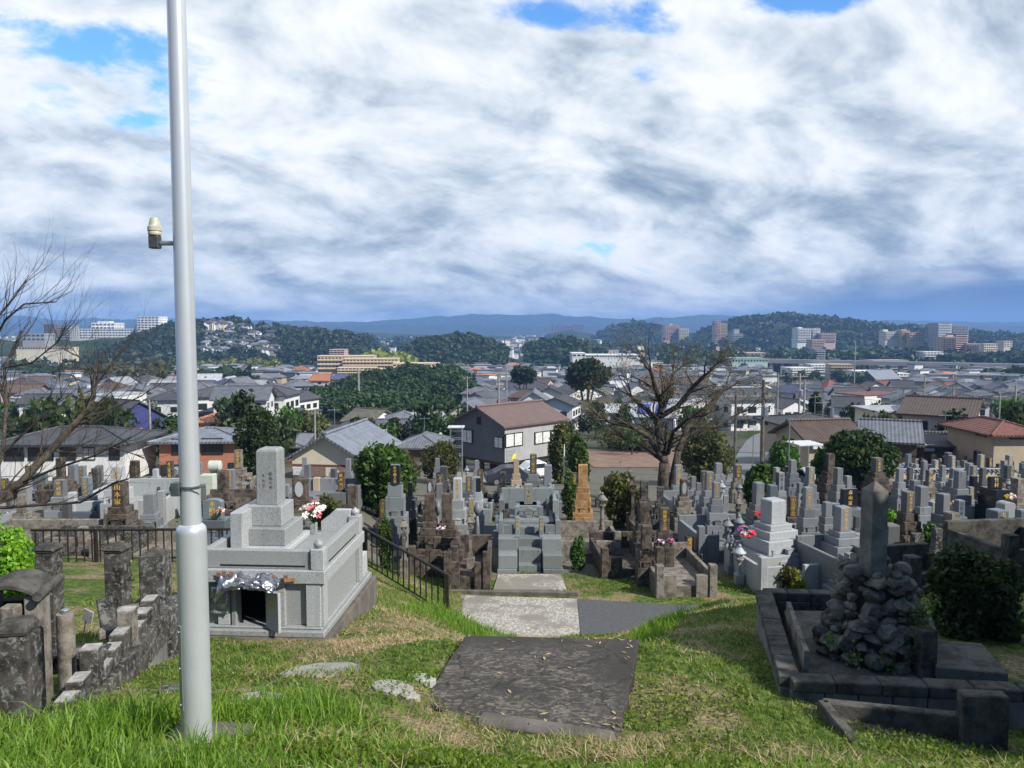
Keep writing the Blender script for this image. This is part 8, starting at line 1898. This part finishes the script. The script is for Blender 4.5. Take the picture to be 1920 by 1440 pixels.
# ================= HAZE =================
HAZE = True
if HAZE:
    mb = MB(); mb.box(0, 3980, -43, 14500, 8040, 43 + 165)
    hm = bpy.data.materials.new('haze'); hm.use_nodes = True; t = hm.node_tree; t.nodes.remove(t.nodes['Principled BSDF'])
    pv_ = t.nodes.new('ShaderNodeVolumePrincipled'); pv_.inputs['Color'].default_value = (.28, .52, 1, 1); pv_.inputs['Density'].default_value = 2.0e-4; pv_.inputs['Anisotropy'].default_value = .0
    t.links.new(pv_.outputs[0], t.nodes['Material Output'].inputs['Volume']); o = mb.build('haze', hm); tag(o, kind='stuff')

# ================= LABELS for the repeats: nearest landmark and rank =================
bpy.context.view_layer.update()
ORD = ['', 'second ', 'third ', 'fourth ', 'fifth ', 'sixth ', 'seventh ', 'eighth ', 'ninth ', 'tenth ', 'eleventh ', 'twelfth ', 'thirteenth ', 'fourteenth ']
def autolabel(items, marks):
    res = {}
    for root, desc in items:
        p = root.location + Vector((0, 0, 1)); x, y = proj(p); best = None
        for mx, my, nm in marks:
            d = math.hypot(x - mx, (y - my) * 2.2)
            if best is None or d < best[0]: best = (d, mx, my, nm)
        dx_, dy_ = x - best[1], y - best[2]
        rel = ('right of' if dx_ > 0 else 'left of') if abs(dx_) > 1.6 * abs(dy_) else ('above' if dy_ < 0 else 'below')
        res.setdefault((desc, rel, best[3]), []).append((best[0], root))
    for (desc, rel, nm), L in res.items():
        L.sort(key=lambda q: q[0])
        for i, (_, root) in enumerate(L):
            o_ = ORD[i] if i < len(ORD) else f'{i + 1}th '
            root['label'] = (f"{desc}, {o_}{rel} the {nm}" if i == 0 else f"{desc}, {o_}{rel} the {nm}").replace('  ', ' ')
GM = [(400, 955, 'round shouldered stone'), (225, 920, 'dark tall stone'), (432, 900, 'round water tank'), (113, 915, 'bare branches'), (594, 915, 'tan pillar'), (627, 895, 'cream gable'), (741, 890, 'polished black stone'), (715, 870, 'green laurel'), (822, 950, 'brown pair'), (858, 915, 'violet grey stone'), (897, 910, 'pale box plot'),
      (856, 840, 'scaffold'), (945, 875, 'stilt house'), (1000, 870, 'white car'), (993, 980, 'stepped grave'), (1093, 890, 'orange pillar'), (1187, 905, 'house lantern'), (1248, 900, 'cherry trunk'), (1246, 980, 'purple flowers'), (1336, 910, 'gold lettered pair'), (1384, 885, 'road bend'), (1380, 1000, 'lantern cluster'), (1450, 960, 'broad pale stone'),
      (1423, 905, 'round bush'), (1515, 930, 'stone rails'), (1556, 870, 'stacked brown pillar'), (1592, 932, 'wide black stone'), (1580, 970, 'big gold letters'), (1632, 960, 'monument pillar'), (1620, 850, 'dark tree'), (1703, 940, 'dark gold stone'), (1768, 945, 'plain pale pillar'), (1800, 900, 'broad steps'), (1870, 980, 'blue grey stone'), (1866, 903, 'broad black slab'), (1720, 870, 'sloping wall'), (1815, 890, 'tiled wall'), (1900, 850, 'brown roof edge'), (300, 900, 'brick house'), (50, 870, 'big white house'), (1835, 1120, 'dark bush'), (1760, 850, 'tiled wall end'), (180, 1000, 'railing')]
autolabel(AUTO, GM); autolabel(BQ, GM)
TMK = [(115, 860, 'big white house'), (205, 790, 'dark blue house'), (372, 850, 'brick house'), (385, 800, 'metal pole'), (628, 860, 'cream gable'), (752, 800, 'white box house'), (842, 755, 'wooded ridge'), (910, 750, 'brown pyramid roof'), (945, 820, 'stilt house'), (1045, 745, 'narrow cream gable'), (1104, 712, 'camphor tree'), (1225, 800, 'blue sheets'), (1250, 725, 'cherry crown'),
       (1403, 755, 'stair building'), (1432, 790, 'transformer pole'), (1556, 825, 'ribbed brown roof'), (1648, 765, 'rust roof box'), (1795, 740, 'red roof'), (1815, 800, 'long cream building'), (1900, 810, 'brown tiled roof'), (1690, 690, 'dark grey flats'), (1500, 700, 'stepped balcony flats'), (1590, 700, 'tan flats'), (1800, 655, 'brown brick complex'), (1770, 620, 'office tower'),
       (650, 685, 'beige flats'), (780, 690, 'right beige flats'), (280, 612, 'hospital tower'), (180, 625, 'hospital wing'), (90, 655, 'terracotta hall'), (460, 620, 'left hill'), (545, 715, 'orange roofed house'), (1150, 668, 'factory roof'), (1405, 675, 'green hall'), (1050, 650, 'net mast hill'), (860, 635, 'centre knoll'), (1260, 625, 'brown tower'), (1845, 700, 'water building'), (60, 750, 'brown walled house'), (250, 690, 'autumn trees'), (100, 691, 'bright blue sheet'), (1640, 725, 'red hips'), (450, 740, 'tree belt'), (950, 690, 'slim pole'), (500, 790, 'feathery tree')]
autolabel(TOWN, TMK); autolabel(TREES, TMK)
